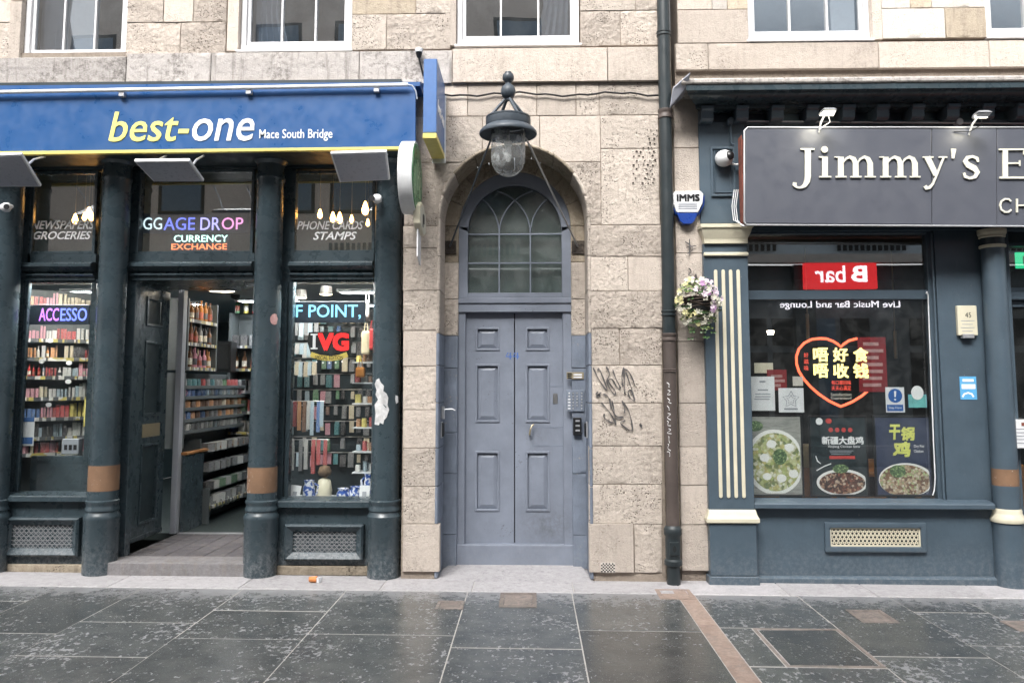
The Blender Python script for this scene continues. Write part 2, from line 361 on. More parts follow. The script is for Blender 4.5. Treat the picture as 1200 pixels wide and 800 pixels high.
# ---------------------------------------------------------------- text (built-in font, turned into mesh)
def text_mb(s, x0, x1, z0, z1, Y, t=.003, shear=0, bold=0, flip=False, rot=0):
    cu = bpy.data.curves.new('t', 'FONT'); cu.body = s; cu.shear = shear; cu.offset = bold; cu.size = 1; cu.resolution_u = 3; cu.extrude = .02; cu.align_x = 'CENTER'
    o = bpy.data.objects.new('t', cu); COL.objects.link(o)
    bpy.context.view_layer.update(); dg = bpy.context.evaluated_depsgraph_get()
    me = bpy.data.meshes.new_from_object(o.evaluated_get(dg)); bpy.data.objects.remove(o); bpy.data.curves.remove(cu)
    vs = [v.co.copy() for v in me.vertices]; fs = [tuple(p.vertices) for p in me.polygons]; bpy.data.meshes.remove(me)
    mb = MB()
    if not vs: return mb
    if rot: vs = [Vector((v.x*math.cos(rot)-v.y*math.sin(rot), v.x*math.sin(rot)+v.y*math.cos(rot), v.z)) for v in vs]
    ax, bx = min(v.x for v in vs), max(v.x for v in vs); ay, by = min(v.y for v in vs), max(v.y for v in vs); zz = max(v.z for v in vs)
    out = []
    for v in vs:
        u = (v.x-ax)/(bx-ax or 1); w_ = (v.y-ay)/(by-ay or 1)
        if flip: out.append((x1-u*(x1-x0), Y + (t if v.z > 0 else 0), z0+w_*(z1-z0)))
        else: out.append((x0+u*(x1-x0), Y - (t if v.z > 0 else 0), z0+w_*(z1-z0)))
    return mb.add(out, fs)
def text_px(s, a, b, c, d, Y, t=.003, **k):
    ym = (b+d)/2; xm = (a+c)/2
    return text_mb(s, U(a, ym, Y)[0], U(c, ym, Y)[0], U(xm, d, Y)[1], U(xm, b, Y)[1], Y, t, **k)

def heavy_px(s, a, b, c, d, Y, t=.003, k=.045, **kw):
    """the same text laid several times with sideways shifts of k of its height: a clean heavy weight"""
    out = MB(); h = (d-b)*k
    for i, (ox, oy) in enumerate(((-h, -h), (h, h), (h, -h), (-h, h), (0, 0))):
        q = text_px(s, a+h+ox, b+h+oy, c-h+ox, d-h+oy, Y-.0004*i, t, **kw); out.add(q.v, q.f)
    return out
# ================================================================ THE SETTING: ground
mb = MB(); mb.box(-60, 60, -60, 40, -.6, -.16)
tag(mb.build('ground', M['asphalt']), kind='structure')
XL = [-7.5, -6.65, -5.8, -4.95, -4.115, -3.38, -2.506, -1.605, -.555, .34, 1.235]
XR = [1.385, 2.26, 3.03, 3.62, 4.45, 5.3, 6.15, 7.0]
def jy(py): return 1695/(py-449) - 7.5
CUT = {(-5.8): [705], (-4.95): [705, 752], (-4.115): [741], (-3.38): [727, 766], (-2.506): [712, 744], (-1.605): [737], (-.555): [750], (.34): [729],
       1.385: [724, 766], 2.26: [753], 3.03: [704, 740], 3.62: [722, 770], 4.45: [736]}
YB, YF = -.41, -4.6
pave = thing('pavement', None, None, (0, -2.5, 0)); tag(pave, kind='structure')
mb = MB()
for a, b in ((-7.5, 7.0),):
    mb.add([(a, YF, gz(a)-.0035), (b, YF, gz(b)-.0035), (b, .1, gz(b)-.0035), (a, .1, gz(a)-.0035), (a, YF, -.3), (b, YF, -.3), (b, .1, -.3), (a, .1, -.3)],
           [(0,1,2,3), (4,7,6,5), (0,4,5,1), (1,5,6,2), (2,6,7,3), (3,7,4,0)])
mb.build('bedding', M['grout'], pave)
def slab(x0, x1, y0, y1, m, name='slab', dz=0, g=.0045, bev=.0015):
    x0 += g; x1 -= g; y0 += g*2.1; y1 -= g*2.1; a, b = gz(x0)+dz, gz(x1)+dz
    mb = MB(); mb.add([(x0,y0,a),(x1,y0,b),(x1,y1,b),(x0,y1,a),(x0,y0,a-.03),(x1,y0,b-.03),(x1,y1,b-.03),(x0,y1,a-.03)],
                      [(0,1,2,3),(4,7,6,5),(0,4,5,1),(1,5,6,2),(2,6,7,3),(3,7,4,0)])
    return mb.build(name, m, pave, bevel=bev)
for X in (XL, XR):
    for i in range(len(X)-1):
        ys = sorted(jy(p) for p in CUT.get(X[i], [730])); ext = []
        y = ys[0]
        while y > -4.2: y -= rnd.uniform(.9, 1.3); ext.append(max(y, YF))
        ys = sorted(set([YF] + [e for e in ext if e > YF+.2] + ys + [YB]))
        for k in range(len(ys)-1):
            if X[i] == 1.385 and k < len(ys)-1 and abs(ys[k]-jy(766)) < .01:   # slab cut round an inspection tray
                slab(X[i], 1.62, ys[k], ys[k+1], M['slab'], dz=rnd.uniform(-.001, .001))
                continue
            slab(X[i], X[i+1], ys[k], ys[k+1], M['slab'], dz=rnd.uniform(-.0015, .0015))
y = YB
while y > YF+.3:                                            # the pale pink granite channel across the pavement
    y2 = max(YF, y-rnd.uniform(.7, .95)); slab(1.235, 1.385, y2, y, M['pinkset'], 'channel_stone', .002, .003, .004); y = y2
xs = [-7.5, -6.2, -5.0, -3.7, -2.55, -1.32, -.52, .36, 1.3, 2.2, 2.95, 3.9, 5.0, 6.1, 7.0]
for a, b in zip(xs, xs[1:]): slab(a, b, YB, .1, M['strip'], 'edge_stone', .004, .003, .006)
mb = MB(); mb.box(-7.5, 7, -4.75, -4.605, -.3, .0)
mb.build('kerb', M['stone_grey'], pave, bevel=.015)
mb = MB(); mb.box(-60, 60, -11, -4.755, -.16, -.115); tag(mb.build('road', M['asphalt']), kind='structure')
mb = MB(); mb.box(-60, 60, -15.8, -11, -.16, 0); tag(mb.build('far_pavement', M['slab'], bevel=.01), kind='structure')
# inspection tray and the small service covers let into the slabs
t = thing('inspection_cover', 'large square inspection cover filled with dark paving, right of the granite channel', 'manhole cover', (1.94, (jy(766)+jy(724))/2, gz(1.94)))
x0, x1, y0, y1 = 1.626, 2.254, jy(766)+.006, jy(724)-.006
mb = MB(); g = gz(1.94)
for a in ((x0, x1, y0, y0+.022), (x0, x1, y1-.022, y1), (x0, x0+.022, y0+.022, y1-.022), (x1-.022, x1, y0+.022, y1-.022)): mb.box(*a, g-.03, g+.002)
mb.build('frame', M['coverstone'], t); mb = MB(); mb.box(x0+.03, x1-.03, y0+.03, y1-.03, g-.03, g-.001); mb.build('tray_infill', M['slab'], t, bevel=.003)
def cover(a, b, c, d, m, label, kind='square'):
    yb, yf = jy(b), jy(d); ym = (yb+yf)/2; k = (ym+CAM_D)/FPX; xc = ((a+c)/2-623)*k; wx = (c-a)*k*.5
    t = thing('service_cover', label, 'access cover', (xc, ym, gz(xc)), 'small service covers in the pavement')
    mb = MB(); z = gz(xc); mb.frame(0, 1, 0, 1, .12, 0, 1); mb.v = [(xc-wx+2*wx*x, yf+(yb-yf)*zz, z-.02+.0255*(1-y)) for x, y, zz in mb.v]
    mb.build('frame', m, t)
    mb = MB(); mb.box(xc-wx*.74, xc+wx*.74, yf+(yb-yf)*.14, yb-(yb-yf)*.14, z-.02, z+.004); lid = mb.build('lid', m, t, bevel=.002)
cover(514, 699, 545, 708, M['coverstone'], 'small pinkish service cover just left of the long joint below the blue door')
cover(586, 689, 628, 705, M['coverstone'], 'pinkish service cover in front of the middle of the blue door')
cover(765, 683, 805, 694, M['pinkset'], 'brown service cover at the head of the granite channel')
cover(985, 703, 1025, 717, M['coverstone'], 'pale service cover in the dark slabs below the restaurant window')
cover(1157, 713, 1192, 724, M['coverstone'], 'pale service cover near the right restaurant column')
cover(312, 795, 360, 803, M['pinkset'], 'pinkish service cover at the bottom edge of the photo')

# ================================================================ THE BUILDING: sandstone facade, stone by stone
bld = thing('tenement_building', 'pale sandstone tenement wall of separate blocks with white sash windows above the shops', 'building', (0, .2, 0))
AX, AZ, AR = U(602, 255, 0)[0], U(602, 255, 0)[1], 88.5/940*7.5          # arch centre and outer radius
def stone(x0, x1, z0, z1, kind='stone', amp=.004, y=0.0, arch=None, th=.09, cell=.035, name='stone', parent=None, gap=.0028):
    """one block: a gridded, slightly uneven face with eased arrises and real returns"""
    x0 += gap; x1 -= gap; z0 += gap; z1 -= gap
    if x1-x0 < .02 or z1-z0 < .02: return
    nx = max(3, min(26, int((x1-x0)/cell))); nz = max(3, min(20, int((z1-z0)/cell)))
    def fr(i, n): return 0 if i == 0 else 1 if i == n+2 else .06/n+(i-1)/n*(1-.12/n)
    sd = rnd.uniform(0, 99); y = y + rnd.uniform(-.003, .003); vs = []; W, H = nx+3, nz+3
    for j in range(H):
        zz = z0+(z1-z0)*fr(j, nz); a, b = x0, x1
        if arch and zz < arch[1]+arch[2]:
            xc, zc, r, side = arch; k = math.sqrt(max(0, r*r-max(0, zz-zc)**2))+gap
            if side > 0: a = max(a, xc+k)
            else: b = min(b, xc-k)
        for i in range(W):
            f = fr(i, nx); xx = a+(b-a)*f; e = i in (0, W-1) or j in (0, H-1); e2 = i in (1, W-2) or j in (1, H-2)
            wz = 0 if e else noise.noise(Vector((xx*7, zz*9, sd)))*amp + noise.noise(Vector((xx*24, zz*30, sd)))*amp*.7
            vs.append((xx, y + (.007+noise.noise(Vector((xx*9, zz*9, sd)))*.003 if e else wz+(.0012 if e2 else 0)), zz))
    n = W*H; fs = [(j*W+i, j*W+i+1, (j+1)*W+i+1, (j+1)*W+i) for j in range(H-1) for i in range(W-1)]
    per = [i for i in range(W)] + [j*W+W-1 for j in range(1, H)] + [(H-1)*W+i for i in range(W-2, -1, -1)] + [j*W for j in range(H-2, 0, -1)]
    back = [(vs[i][0], y+th, vs[i][2]) for i in per]; vs += back; m = len(per)
    fs += [(per[k], n+k, n+(k+1) % m, per[(k+1) % m]) for k in range(m)]
    mb = MB(); mb.add(vs, fs)
    return mb.build(name, M[kind], parent or bld, smooth=50)
def st(a, b, c, d, kind='stone', amp=.004, y=0.0, **k):      # block from photo edges
    x0 = U(a, (b+d)/2, y)[0]; x1 = U(c, (b+d)/2, y)[0]; z1 = uz(b, y, 600); z0 = uz(d, y, 600)
    return stone(x0, x1, z0, z1, kind, amp, y, **k)
kinds = ['stone', 'stone', 'stone_rough', 'stone_smooth']
# right-hand pier beside the door (outside the arch)
XPR = U(776, 400)[0]; XA = AX+AR
arc = (AX, AZ, AR, 1)
st(690, 613, 743, 670, 'stone_smooth', .003, y=-.02); st(743, 613, 776, 670, 'stone', .008)
for (b, d, xs, ks) in ((567, 613, (), ['stone']), (522, 567, (), ['stone']), (472, 522, (), ['stone']), (428, 472, (), ['stone']),
                       (385, 428, (726,), ['stone', 'stone_rough']), (341, 385, (), ['stone_rough']), (301, 341, (736,), ['stone', 'stone_smooth']), (264, 301, (), ['stone_rough'])):
    X = [690, *xs, 776]
    for i in range(len(X)-1): st(X[i], b, X[i+1], d, ks[i], .004 if ks[i] != 'stone_rough' else .009)
def zrow(b): return uz(b, 0, 600)
def blk(x0, x1, b, d, kind, amp=.004, side=1):
    stone(x0, x1, zrow(d), zrow(b), kind, amp, arch=(AX, AZ, AR, side))
X7 = U(704, 200)[0]
blk(AX, X7, 190, 264, 'stone_rough', .008); blk(X7, XPR, 175, 264, 'stone', .007)
blk(X7, XPR, 136, 175, 'stone', .006); blk(AX+.25, X7, 136, 190, 'stone_smooth', .003)
for a, c in ((519, 548), (548, 590), (590, 629), (629, 675), (675, 702), (702, 776)): st(a, 98, c, 136, 'stone_smooth' if a < 650 else 'stone', .003)
# spandrel left of the arch and the blocks over the crown
XP0 = U(474, 200)[0]
blk(XP0, AX, 190, 264, 'stone_rough', .009, -1); blk(XP0, AX-.3, 136, 190, 'stone', .007, -1)
for a, c in ((AX-.3, AX-.02), (AX-.02, AX+.25)):
    pts = [(a+.004, zrow(136)-.004), (c-.004, zrow(136)-.004)]
    for i in range(9):
        x = c-.004-(c-a-.008)*i/8; pts.append((x, AZ+math.sqrt(AR*AR-(x-AX)**2)+.004))
    mb = MB(); mb.prism(pts, -.001, .09); mb.build('stone', M['stone_smooth'], bld, bevel=.004)
# left-hand narrow pier
for b, d, k, am in ((264, 290, 'stone', .006), (290, 340, 'stone_rough', .006), (340, 387, 'stone', .005), (387, 429, 'stone_smooth', .003), (429, 480, 'stone', .004), (480, 525, 'stone_smooth', .003), (525, 570, 'stone', .004), (570, 614, 'stone', .006)):
    x0 = U(472, (b+d)/2)[0]; stone(x0, AX-AR, zrow(d), zrow(b), k, am)
x0 = U(472, 640)[0]; stone(x0, AX-AR+.03, zrow(670), zrow(614), 'stone_smooth', .003, -.02)
# door reveal: eased jamb stones and voussoirs, painted below
def prof(r0=AR-.012, r1=AR+.02): return [(r1, -.006), (r1-.012, -.012), (r0+.008, -.008), (r0+.001, .004), (r0, .02), (r0, .40), (r1+.06, .40), (r1+.06, .02), (r1, .02)]
def voussoir(a0, a1, m, pr, name='voussoir', seg=6):
    mb = MB(); n = len(pr); vs = []
    for i in range(seg+1):
        a = a0+(a1-a0)*i/seg; vs += [(AX+r*math.cos(a), y, AZ+r*math.sin(a)) for r, y in pr]
    fs = [(i*n+k, (i+1)*n+k, (i+1)*n+(k+1) % n, i*n+(k+1) % n) for i in range(seg) for k in range(n)] + [tuple(range(n)), tuple(seg*n+k for k in range(n-1, -1, -1))]
    mb.add(vs, fs); return mb.build(name, m, bld, bevel=.003, smooth=40)
aa = [R(x) for x in (0, 17, 37, 57, 76, 103, 122, 143, 162, 180)]
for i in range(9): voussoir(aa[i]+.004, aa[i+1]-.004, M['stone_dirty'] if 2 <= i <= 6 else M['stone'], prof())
def jamb(z0, z1, side, m):
    mb = MB(); pr = prof(); mb.v = []
    vs = [(AX+side*r, y, z) for z in (z0+.003, z1-.003) for r, y in pr]; n = len(pr)
    mb.add(vs, [(k, (k+1) % n, n+(k+1) % n, n+k) for k in range(n)] + [tuple(range(n)), tuple(range(2*n-1, n-1, -1))])
    mb.build('jamb_stone', m, bld, bevel=.003)
PZ = zrow(390); ZS = [.03, zrow(614), zrow(570), zrow(525), zrow(472), zrow(428), PZ, zrow(340), zrow(300), AZ]
for side in (-1, 1):
    for i in range(len(ZS)-1): jamb(ZS[i], ZS[i+1], side, M['wallblue'] if ZS[i+1] <= PZ+.01 else M['stone'])
# inner wall of the recess
IR = 66.5/940*7.9; BR = .70
ia = [R(x) for x in (0, 22, 45, 68, 90, 112, 135, 158, 180)]
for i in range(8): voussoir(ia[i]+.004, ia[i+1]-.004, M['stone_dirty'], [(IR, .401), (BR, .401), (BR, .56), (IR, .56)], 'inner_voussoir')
for side in (-1, 1):
    zs = [.03, zrow(636), zrow(560), zrow(510), zrow(430), PZ, zrow(345), zrow(300), AZ]
    for i in range(len(zs)-1):
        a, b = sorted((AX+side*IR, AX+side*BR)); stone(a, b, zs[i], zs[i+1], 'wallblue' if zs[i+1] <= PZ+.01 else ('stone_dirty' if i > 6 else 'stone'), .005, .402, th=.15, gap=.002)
# mortar core behind everything: piers, spandrels, upper wall
mb = MB()
def core(a, b, c, d, y0=.03, y1=.5):
    mb.box(U(a, (b+d)/2)[0], U(c, (b+d)/2)[0], y0, y1, uz(d), uz(b))
Xl = U(473, 400)[0]; zt = 7.2
mb.box(Xl, AX-AR-.02, .011, .5, 0, AZ); mb.box(AX+AR+.02, XPR+.003, .011, .5, 0, AZ)
pts = [(Xl, AZ), (AX-AR-.02, AZ)] + [(AX+(AR+.02)*math.cos(R(180-6*i)), AZ+(AR+.02)*math.sin(R(180-6*i))) for i in range(1, 30)] + [(AX+AR+.02, AZ), (XPR+.003, AZ), (XPR+.003, uz(95)), (Xl, uz(95))]
mb.prism(pts, .0115, .399)
mb.build('mortar_core', M['mortar'], bld)
# narrow strip of wall between downpipe and restaurant
Xs0, Xs1 = U(792, 400)[0], U(832, 400)[0]
for b, d in ((108, 174), (174, 232), (232, 297), (297, 345), (345, 400), (400, 472), (472, 523), (523, 568), (568, 614), (614, 668)):
    stone(Xs0+.02, Xs1, zrow(d), zrow(b), 'stone_smooth', .002, .02)
mb = MB(); mb.box(XPR+.02, Xs0+.02, .14, .5, 0, uz(52)); mb.box(Xs0+.025, Xs1, .06, .5, 0, uz(100)); mb.build('mortar_core', M['mortar'], bld)
for b, d in ((40, 130), (130, 240), (240, 360), (360, 480), (480, 600), (600, 668)):   # back of the pipe chase
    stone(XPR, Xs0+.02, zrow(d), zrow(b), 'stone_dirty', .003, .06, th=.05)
# string course over the door and shops
for a, c in ((530, 712), (712, 775)): st(a, 56, c, 96, 'stone_smooth', .002, -.04, th=.2)
for a, c in ((-150, -20), (-20, 148), (148, 247), (247, 421), (421, 530)): st(a, 62 if a < 148 else 58, c, 97, 'stone_grey', .005, -.03, th=.2)
for a, c in ((-150, 60), (60, 210), (210, 330), (330, 489)): st(a, 92, c, 100, 'stone_grey', .008, -.09, th=.25, name='ledge_stone')
for a, c in ((792, 830), (830, 1030), (1030, 1160), (1160, 1330)): st(a, 53, c, 84, 'stone_smooth' if a > 800 else 'stone', .003, .0, th=.2)
mb = MB(); mb.box(-7.5, U(775, 75)[0], .0+.03, .5, uz(100), uz(55)); mb.box(U(792, 75)[0], 7, .05, .5, uz(100), uz(52)); mb.build('mortar_core', M['mortar'], bld)
# first-floor windows and the masonry between them
WIN = [(25, 147, 64), (280, 411, 57), (535, 679, 53), (877, 1022, 51), (1158, 1300, 50)]
ZT = uz(-160)
def pier(a, c, rows):
    """rows of blocks between two windows: (top, bottom, splits)"""
    for b, d, xs, ks in rows:
        X = [a, *xs, c]
        for i in range(len(X)-1):
            x0 = U(X[i], 30)[0]; x1 = U(X[i+1], 30)[0]
            stone(x0, x1, uz(d), uz(b), ks[i % len(ks)], {'stone_rough': .011, 'stone_smooth': .003}.get(ks[i % len(ks)], .005))
    q = MB(); q.box(U(a, 30)[0], U(c, 30)[0], .011, .4, uz(rows[0][1]), uz(rows[-1][0])); q.build('mortar_core', M['mortar'], bld)
pier(148, 265, [(22, 62, (212,), ['stone_rough']), (-20, 22, (191, 226), ['stone_rough', 'stone_smooth']), (-75, -20, (200,), ['stone', 'stone_rough']), (-160, -75, (), ['stone'])])
pier(412, 528, [(15, 57, (453,), ['stone', 'stone_rough']), (-5, 15, (487,), ['stone_warm', 'stone']), (-60, -5, (), ['stone']), (-160, -60, (), ['stone'])])
pier(680, 775, [(14, 55, (727,), ['stone_rough']), (-30, 14, (745,), ['stone', 'stone_rough']), (-90, -30, (), ['stone']), (-160, -90, (), ['stone'])])
pier(794, 877, [(14, 53, (), ['stone_smooth']), (-40, 14, (835, 853), ['stone_smooth', 'stone_pale', 'stone_warm']), (-100, -40, (), ['stone_smooth']), (-160, -100, (), ['stone'])])
pier(1034, 1156, [(15, 50, (1108,), ['stone_pale', 'stone_warm']), (-40, 15, (1068, 1093), ['stone_pale', 'stone_warm', 'stone_pale']), (-100, -40, (), ['stone_pale']), (-160, -100, (), ['stone'])])
pier(-150, 12, [(20, 64, (-60,), ['stone']), (-30, 20, (), ['stone_smooth']), (-95, -30, (), ['stone']), (-160, -95, (), ['stone'])])
for i, (a, c, s) in enumerate(WIN):                          # dressed margins, sash frames, bars, panes
    zb = uz(s); x0, x1 = U(a, 30)[0], U(c, 30)[0]
    if i in (0, 1, 2):
        for k in range(3): stone(x0-.12, x0-.002, zb+.0+k*.6, zb+.6*(k+1), 'stone_smooth', .002, .0, th=.2)
    if i == 3:
        for k in range(3): stone(x1+.002, x1+.1, zb+k*.6, zb+.6*(k+1), 'stone_smooth', .002, .0, th=.2)
    H = 1.75; wd = MB(); wd.frame(x0, x1, zb+.012, zb+H, .05, .06, .16, wb=.07)
    wf = wd.build('window', M['winwhite'], bld, bevel=.004)
    lo = .10 if i < 3 else .0
    mb = MB(); mb.frame(x0+.05, x1-.05, zb+.082, zb+H-.05, .035, .09, .13, wb=.05); mb.build('sash', M['winwhite'], wf, bevel=.003)
    for k in (1, 2):
        xm = x0+.09+(x1-x0-.18)*(k/3+(.03 if k == 2 else 0)); mb = MB(); mb.box(xm-.009, xm+.009, .085, .135, zb+.13, zb+H-.08); mb.build('glazing_bar', M['winwhite'], wf)
    mb = MB(); mb.box(x0+.08, x1-.08, .112, .116, zb+.12, zb+H-.08); mb.build('pane', M['glassup'], wf)
    mb = MB(); mb.box(x0-.02, x1+.02, -.01, .1, zb-.01, zb+.012); mb.build('sill', M['winwhite'], wf, bevel=.003)
    mb = MB(); mb.box(x0-.05, x0-.003, .17, .4, zb-.1, zb+H); mb.box(x1+.003, x1+.05, .17, .4, zb-.1, zb+H); mb.box(x0-.05, x1+.05, .17, .4, zb-.1, zb-.003)
    mb.box(x0-.3, x1+.3, 1.8, 1.85, zb-.5, zb+H+.3); mb.build('room', M['dark'] if i < 3 else M['framegrey'], wf)
    for sx in ((0,) if i in (0, 1) else (1,) if i == 2 else ()):
        q = MB(); n = 22; vs = []
        for k in range(n+1):
            f = k/n; X = (x0+.06+f*.38) if sx == 0 else (x1-.06-f*.38)
            if i > 2: X = x0+.05+(x1-x0-.1)*(f*.5+.5*sx)
            for zz, pin in ((zb+.06, 1), (zb+.5, .75), (zb+1.0, .85), (zb+H, 1.15)):
                vs.append(((x0+.06 if sx == 0 else x1-.06)+(X-(x0+.06 if sx == 0 else x1-.06))*(pin if i < 3 else 1), .22+.025*math.sin(f*34), zz))
        q.add(vs, [(4*k+j, 4*k+4+j, 4*k+5+j, 4*k+1+j) for k in range(n) for j in range(3)]); q.build('curtain', M['curtain'], wf, smooth=60)
mb = MB(); mb.box(-7.5, 7, 0.0, .5, uz(-165)+.01, 7.4); mb.build('upper_wall', M['stone'], bld)

# ================================================================ across the street: only seen reflected in the glass
opp = thing('opposite_building', 'beige stone terrace across the street with dark shopfronts, seen only in reflections', 'building', (0, -16, 0))
GV = .28; YO = -15.6
def V(px, py, ins=0): return U(px, py, 2*GV-YO+ins)
z0s = V(600, 302)[1]; mb = MB()
mb.box(-26, 5.2, YO-.5, YO, z0s, 16.5); mb.build('upper_wall', M['stone_smooth'], opp); M['render'] = m_plain('sky_toned_render', srgb(184,198,206), .9); mb = MB(); mb.box(5.2, 26, YO-.5, YO, z0s, 16.5); mb.build('added_pale_wall', M['render'], opp)  # unseen pale wall added so upper right panes mirror a sky-like tone
M['bluepane'] = m_plain('blue_grey_far_pane', srgb(70,96,116), .3)
k = 0
for a_, c_, zb in [(92, 135, 10.2), (304, 356, 10.5), (404, 440, 10.5), (586, 628, 10.6), (-60, -20, 10.2), (192, 242, 6.9), (338, 352, 6.9), (392, 440, 6.9), (20, 40, 6.9), (560, 610, 6.9), (730, 780, 6.9), (900, 950, 6.9), (1080, 1130, 6.9)]:
    cx = (V(a_, 100)[0]+V(c_, 100)[0])/2
    for zb in (zb,):
        f = MB(); f.frame(cx-.7, cx+.7, zb, zb+2.2, .1, YO+.02, YO-.1); wf = f.build('window', M['dark'], opp)
        mb = MB(); mb.box(cx-.6, cx+.6, YO+.004, YO+.012, zb+.1, zb+2.1); mb.build('pane', M['bluepane'], wf); k += 1
mb = MB(); mb.box(-26, 26, YO, YO+.3, z0s-.25, z0s); mb.build('cornice', M['stone_pale'], opp)
for i in range(150):
    cx = -6+i*.17
    if i % 22 < 12: mb = MB(); mb.box(cx-.045, cx+.045, YO+.1, YO+.16, z0s+.12, z0s+.45); mb.build('baluster', M['dark'], opp)
M['farshop'] = m_paint('far_shopfront_paint', srgb(88,96,100), .5, .3); mb = MB(); mb.box(-26, 26, YO-.6, YO-.3, 0, z0s-.25); mb.build('shopfront_wall', M['farshop'], opp)
for i in range(-24, 25):
    for z0_, z1_ in ((.8, 2.7), (2.9, 3.7)):
        if (i*7) % 5 == 0: continue
        mb = MB(); mb.box(i+.08, i+.92, YO-.31, YO-.27, z0_, z1_); mb.build('shop_pane', M['dark'] if (i*3) % 4 else M['bluepane'], opp)
for i in range(-5, 6): mb = MB(); mb.box(i*4.3-1.1, i*4.3+1.6, YO-.2, YO-.02, 4.0, 4.45) if i != 2 else mb.box(-25, -24, YO-.2, YO-.1, 4.0, 4.4); mb.build('far_fascia', M['farshop'] if i % 2 else M['tealdk'], opp)
for i in range(-6, 7): mb = MB(); mb.box(i*4-.3, i*4+.3, YO-.3, YO-.05, 0, z0s-.26); mb.build('shopfront_pier', M['tealdk'], opp)
a, b = V(937, 308), V(1022, 340)
sgn = thing('bar_sign', 'red box sign, added glow, reading B bar across the street, mirrored in the restaurant window', 'sign', ((a[0]+b[0])/2, YO+.1, b[1]))
M['redglow'] = m_emit('red_sign_added_glow', (.8, .03, .035), 1.1); M['whiteglow'] = m_emit('white_letters_added_glow', (.95, .9, .95), 1.9)  # glow added to the daylit sign and lettering, to show in the glass
mb = MB(); mb.box(a[0], b[0], YO+.02, YO+.2, b[1], a[1]); mb.build('sign_box', M['redglow'], sgn, bevel=.01)
W_ = b[0]-a[0]; H_ = a[1]-b[1]
text_mb('B', a[0]+W_*.64, a[0]+W_*.86, b[1]+H_*.24, b[1]+H_*.82, YO+.201, .01, flip=True, bold=.03).build('lettering', M['whiteglow'], sgn)
text_mb('bar', a[0]+W_*.14, a[0]+W_*.56, b[1]+H_*.22, b[1]+H_*.82, YO+.201, .01, flip=True, bold=.01).build('lettering', M['whiteglow'], sgn)
a, b = V(912, 353.5), V(1052, 363)
q = text_mb('Live Music Bar and Lounge', a[0], b[0], b[1], a[1], YO-.04, .02, flip=True).build('fascia_lettering', M['whiteglow'])
tag(q, 'pale lettering Live Music Bar and Lounge under the red sign, mirrored in the restaurant window', 'lettering')

mb = MB()                                                    # pick marks drilled into the old ashlar right of the arch
for j in range(13):
    for i in range(5):
        X, Z = U(743+i*5.4+(j % 2)*2.6+rnd.uniform(-1, 1)-max(0, 3-j)*-1.5, 152+j*5.2+rnd.uniform(-1, 1), -.01)
        if rnd.random() < .25 or (j < 5 and i < 2): continue
        mb.disc(X, Z, rnd.uniform(.005, .011), rnd.uniform(.004, .009), -.0125, -.004, 6)
tag(mb.build('pick_mark', M['iron'] if 'iron' in M else M['dark'], bld), 'rows of small dark pick holes in the ashlar', kind='stuff')
# ================================================================ THE BLUE DOOR (parts of the building)
YD = .46
def zz(py, Y): return uz(py, Y, 602)
fr = MB()
xl0, xl1, xr0, xr1 = ux(533.5, YD, 500), ux(545, YD, 500), ux(660, YD, 500), ux(670, YD, 500)
zl = zz(358, YD)
fr.box(xl0-.03, xl1, YD, YD+.1, .03, zl-.03); fr.box(xr0, xr1+.03, YD, YD+.1, .03, zl-.03)
door_frame = fr.build('door_frame', M['doorblue'], bld, bevel=.006)
mb = MB(); mb.box(xl0-.03, xr1+.03, YD-.02, YD+.1, zz(366, YD), zz(356, YD)); mb.build('transom_bar', M['doorblue'], bld, bevel=.006)
mb = MB(); mb.box(xl0-.03, xr1+.03, YD-.035, YD+.1, zz(356, YD)+.002, zz(349, YD)); mb.build('transom_moulding', M['doorblue'], bld, bevel=.012, bseg=3)
mb = MB(); mb.box(xl0-.03, xr1+.03, YD-.03, YD+.12, .035, zz(637.5, YD)); mb.build('threshold', M['doorblue'], bld, bevel=.006)
mb = MB(); vs = [(AX-.73, -.06, .0), (AX+.73, -.06, .0), (AX+.73, .6, .0), (AX-.73, .6, .0), (AX-.73, -.06, gz(AX-.73)+.006), (AX+.73, -.06, gz(AX+.73)+.006), (AX+.60, .6, .07), (AX-.60, .6, .07)]
mb.add(vs, [(0,1,5,4), (1,2,6,5), (2,3,7,6), (3,0,4,7), (4,5,6,7), (3,2,1,0)]); mb.build('doorstep', M['strip'], bld)
LY = YD+.045
PR = [(384, 410), (427, 494), (529, 598)]
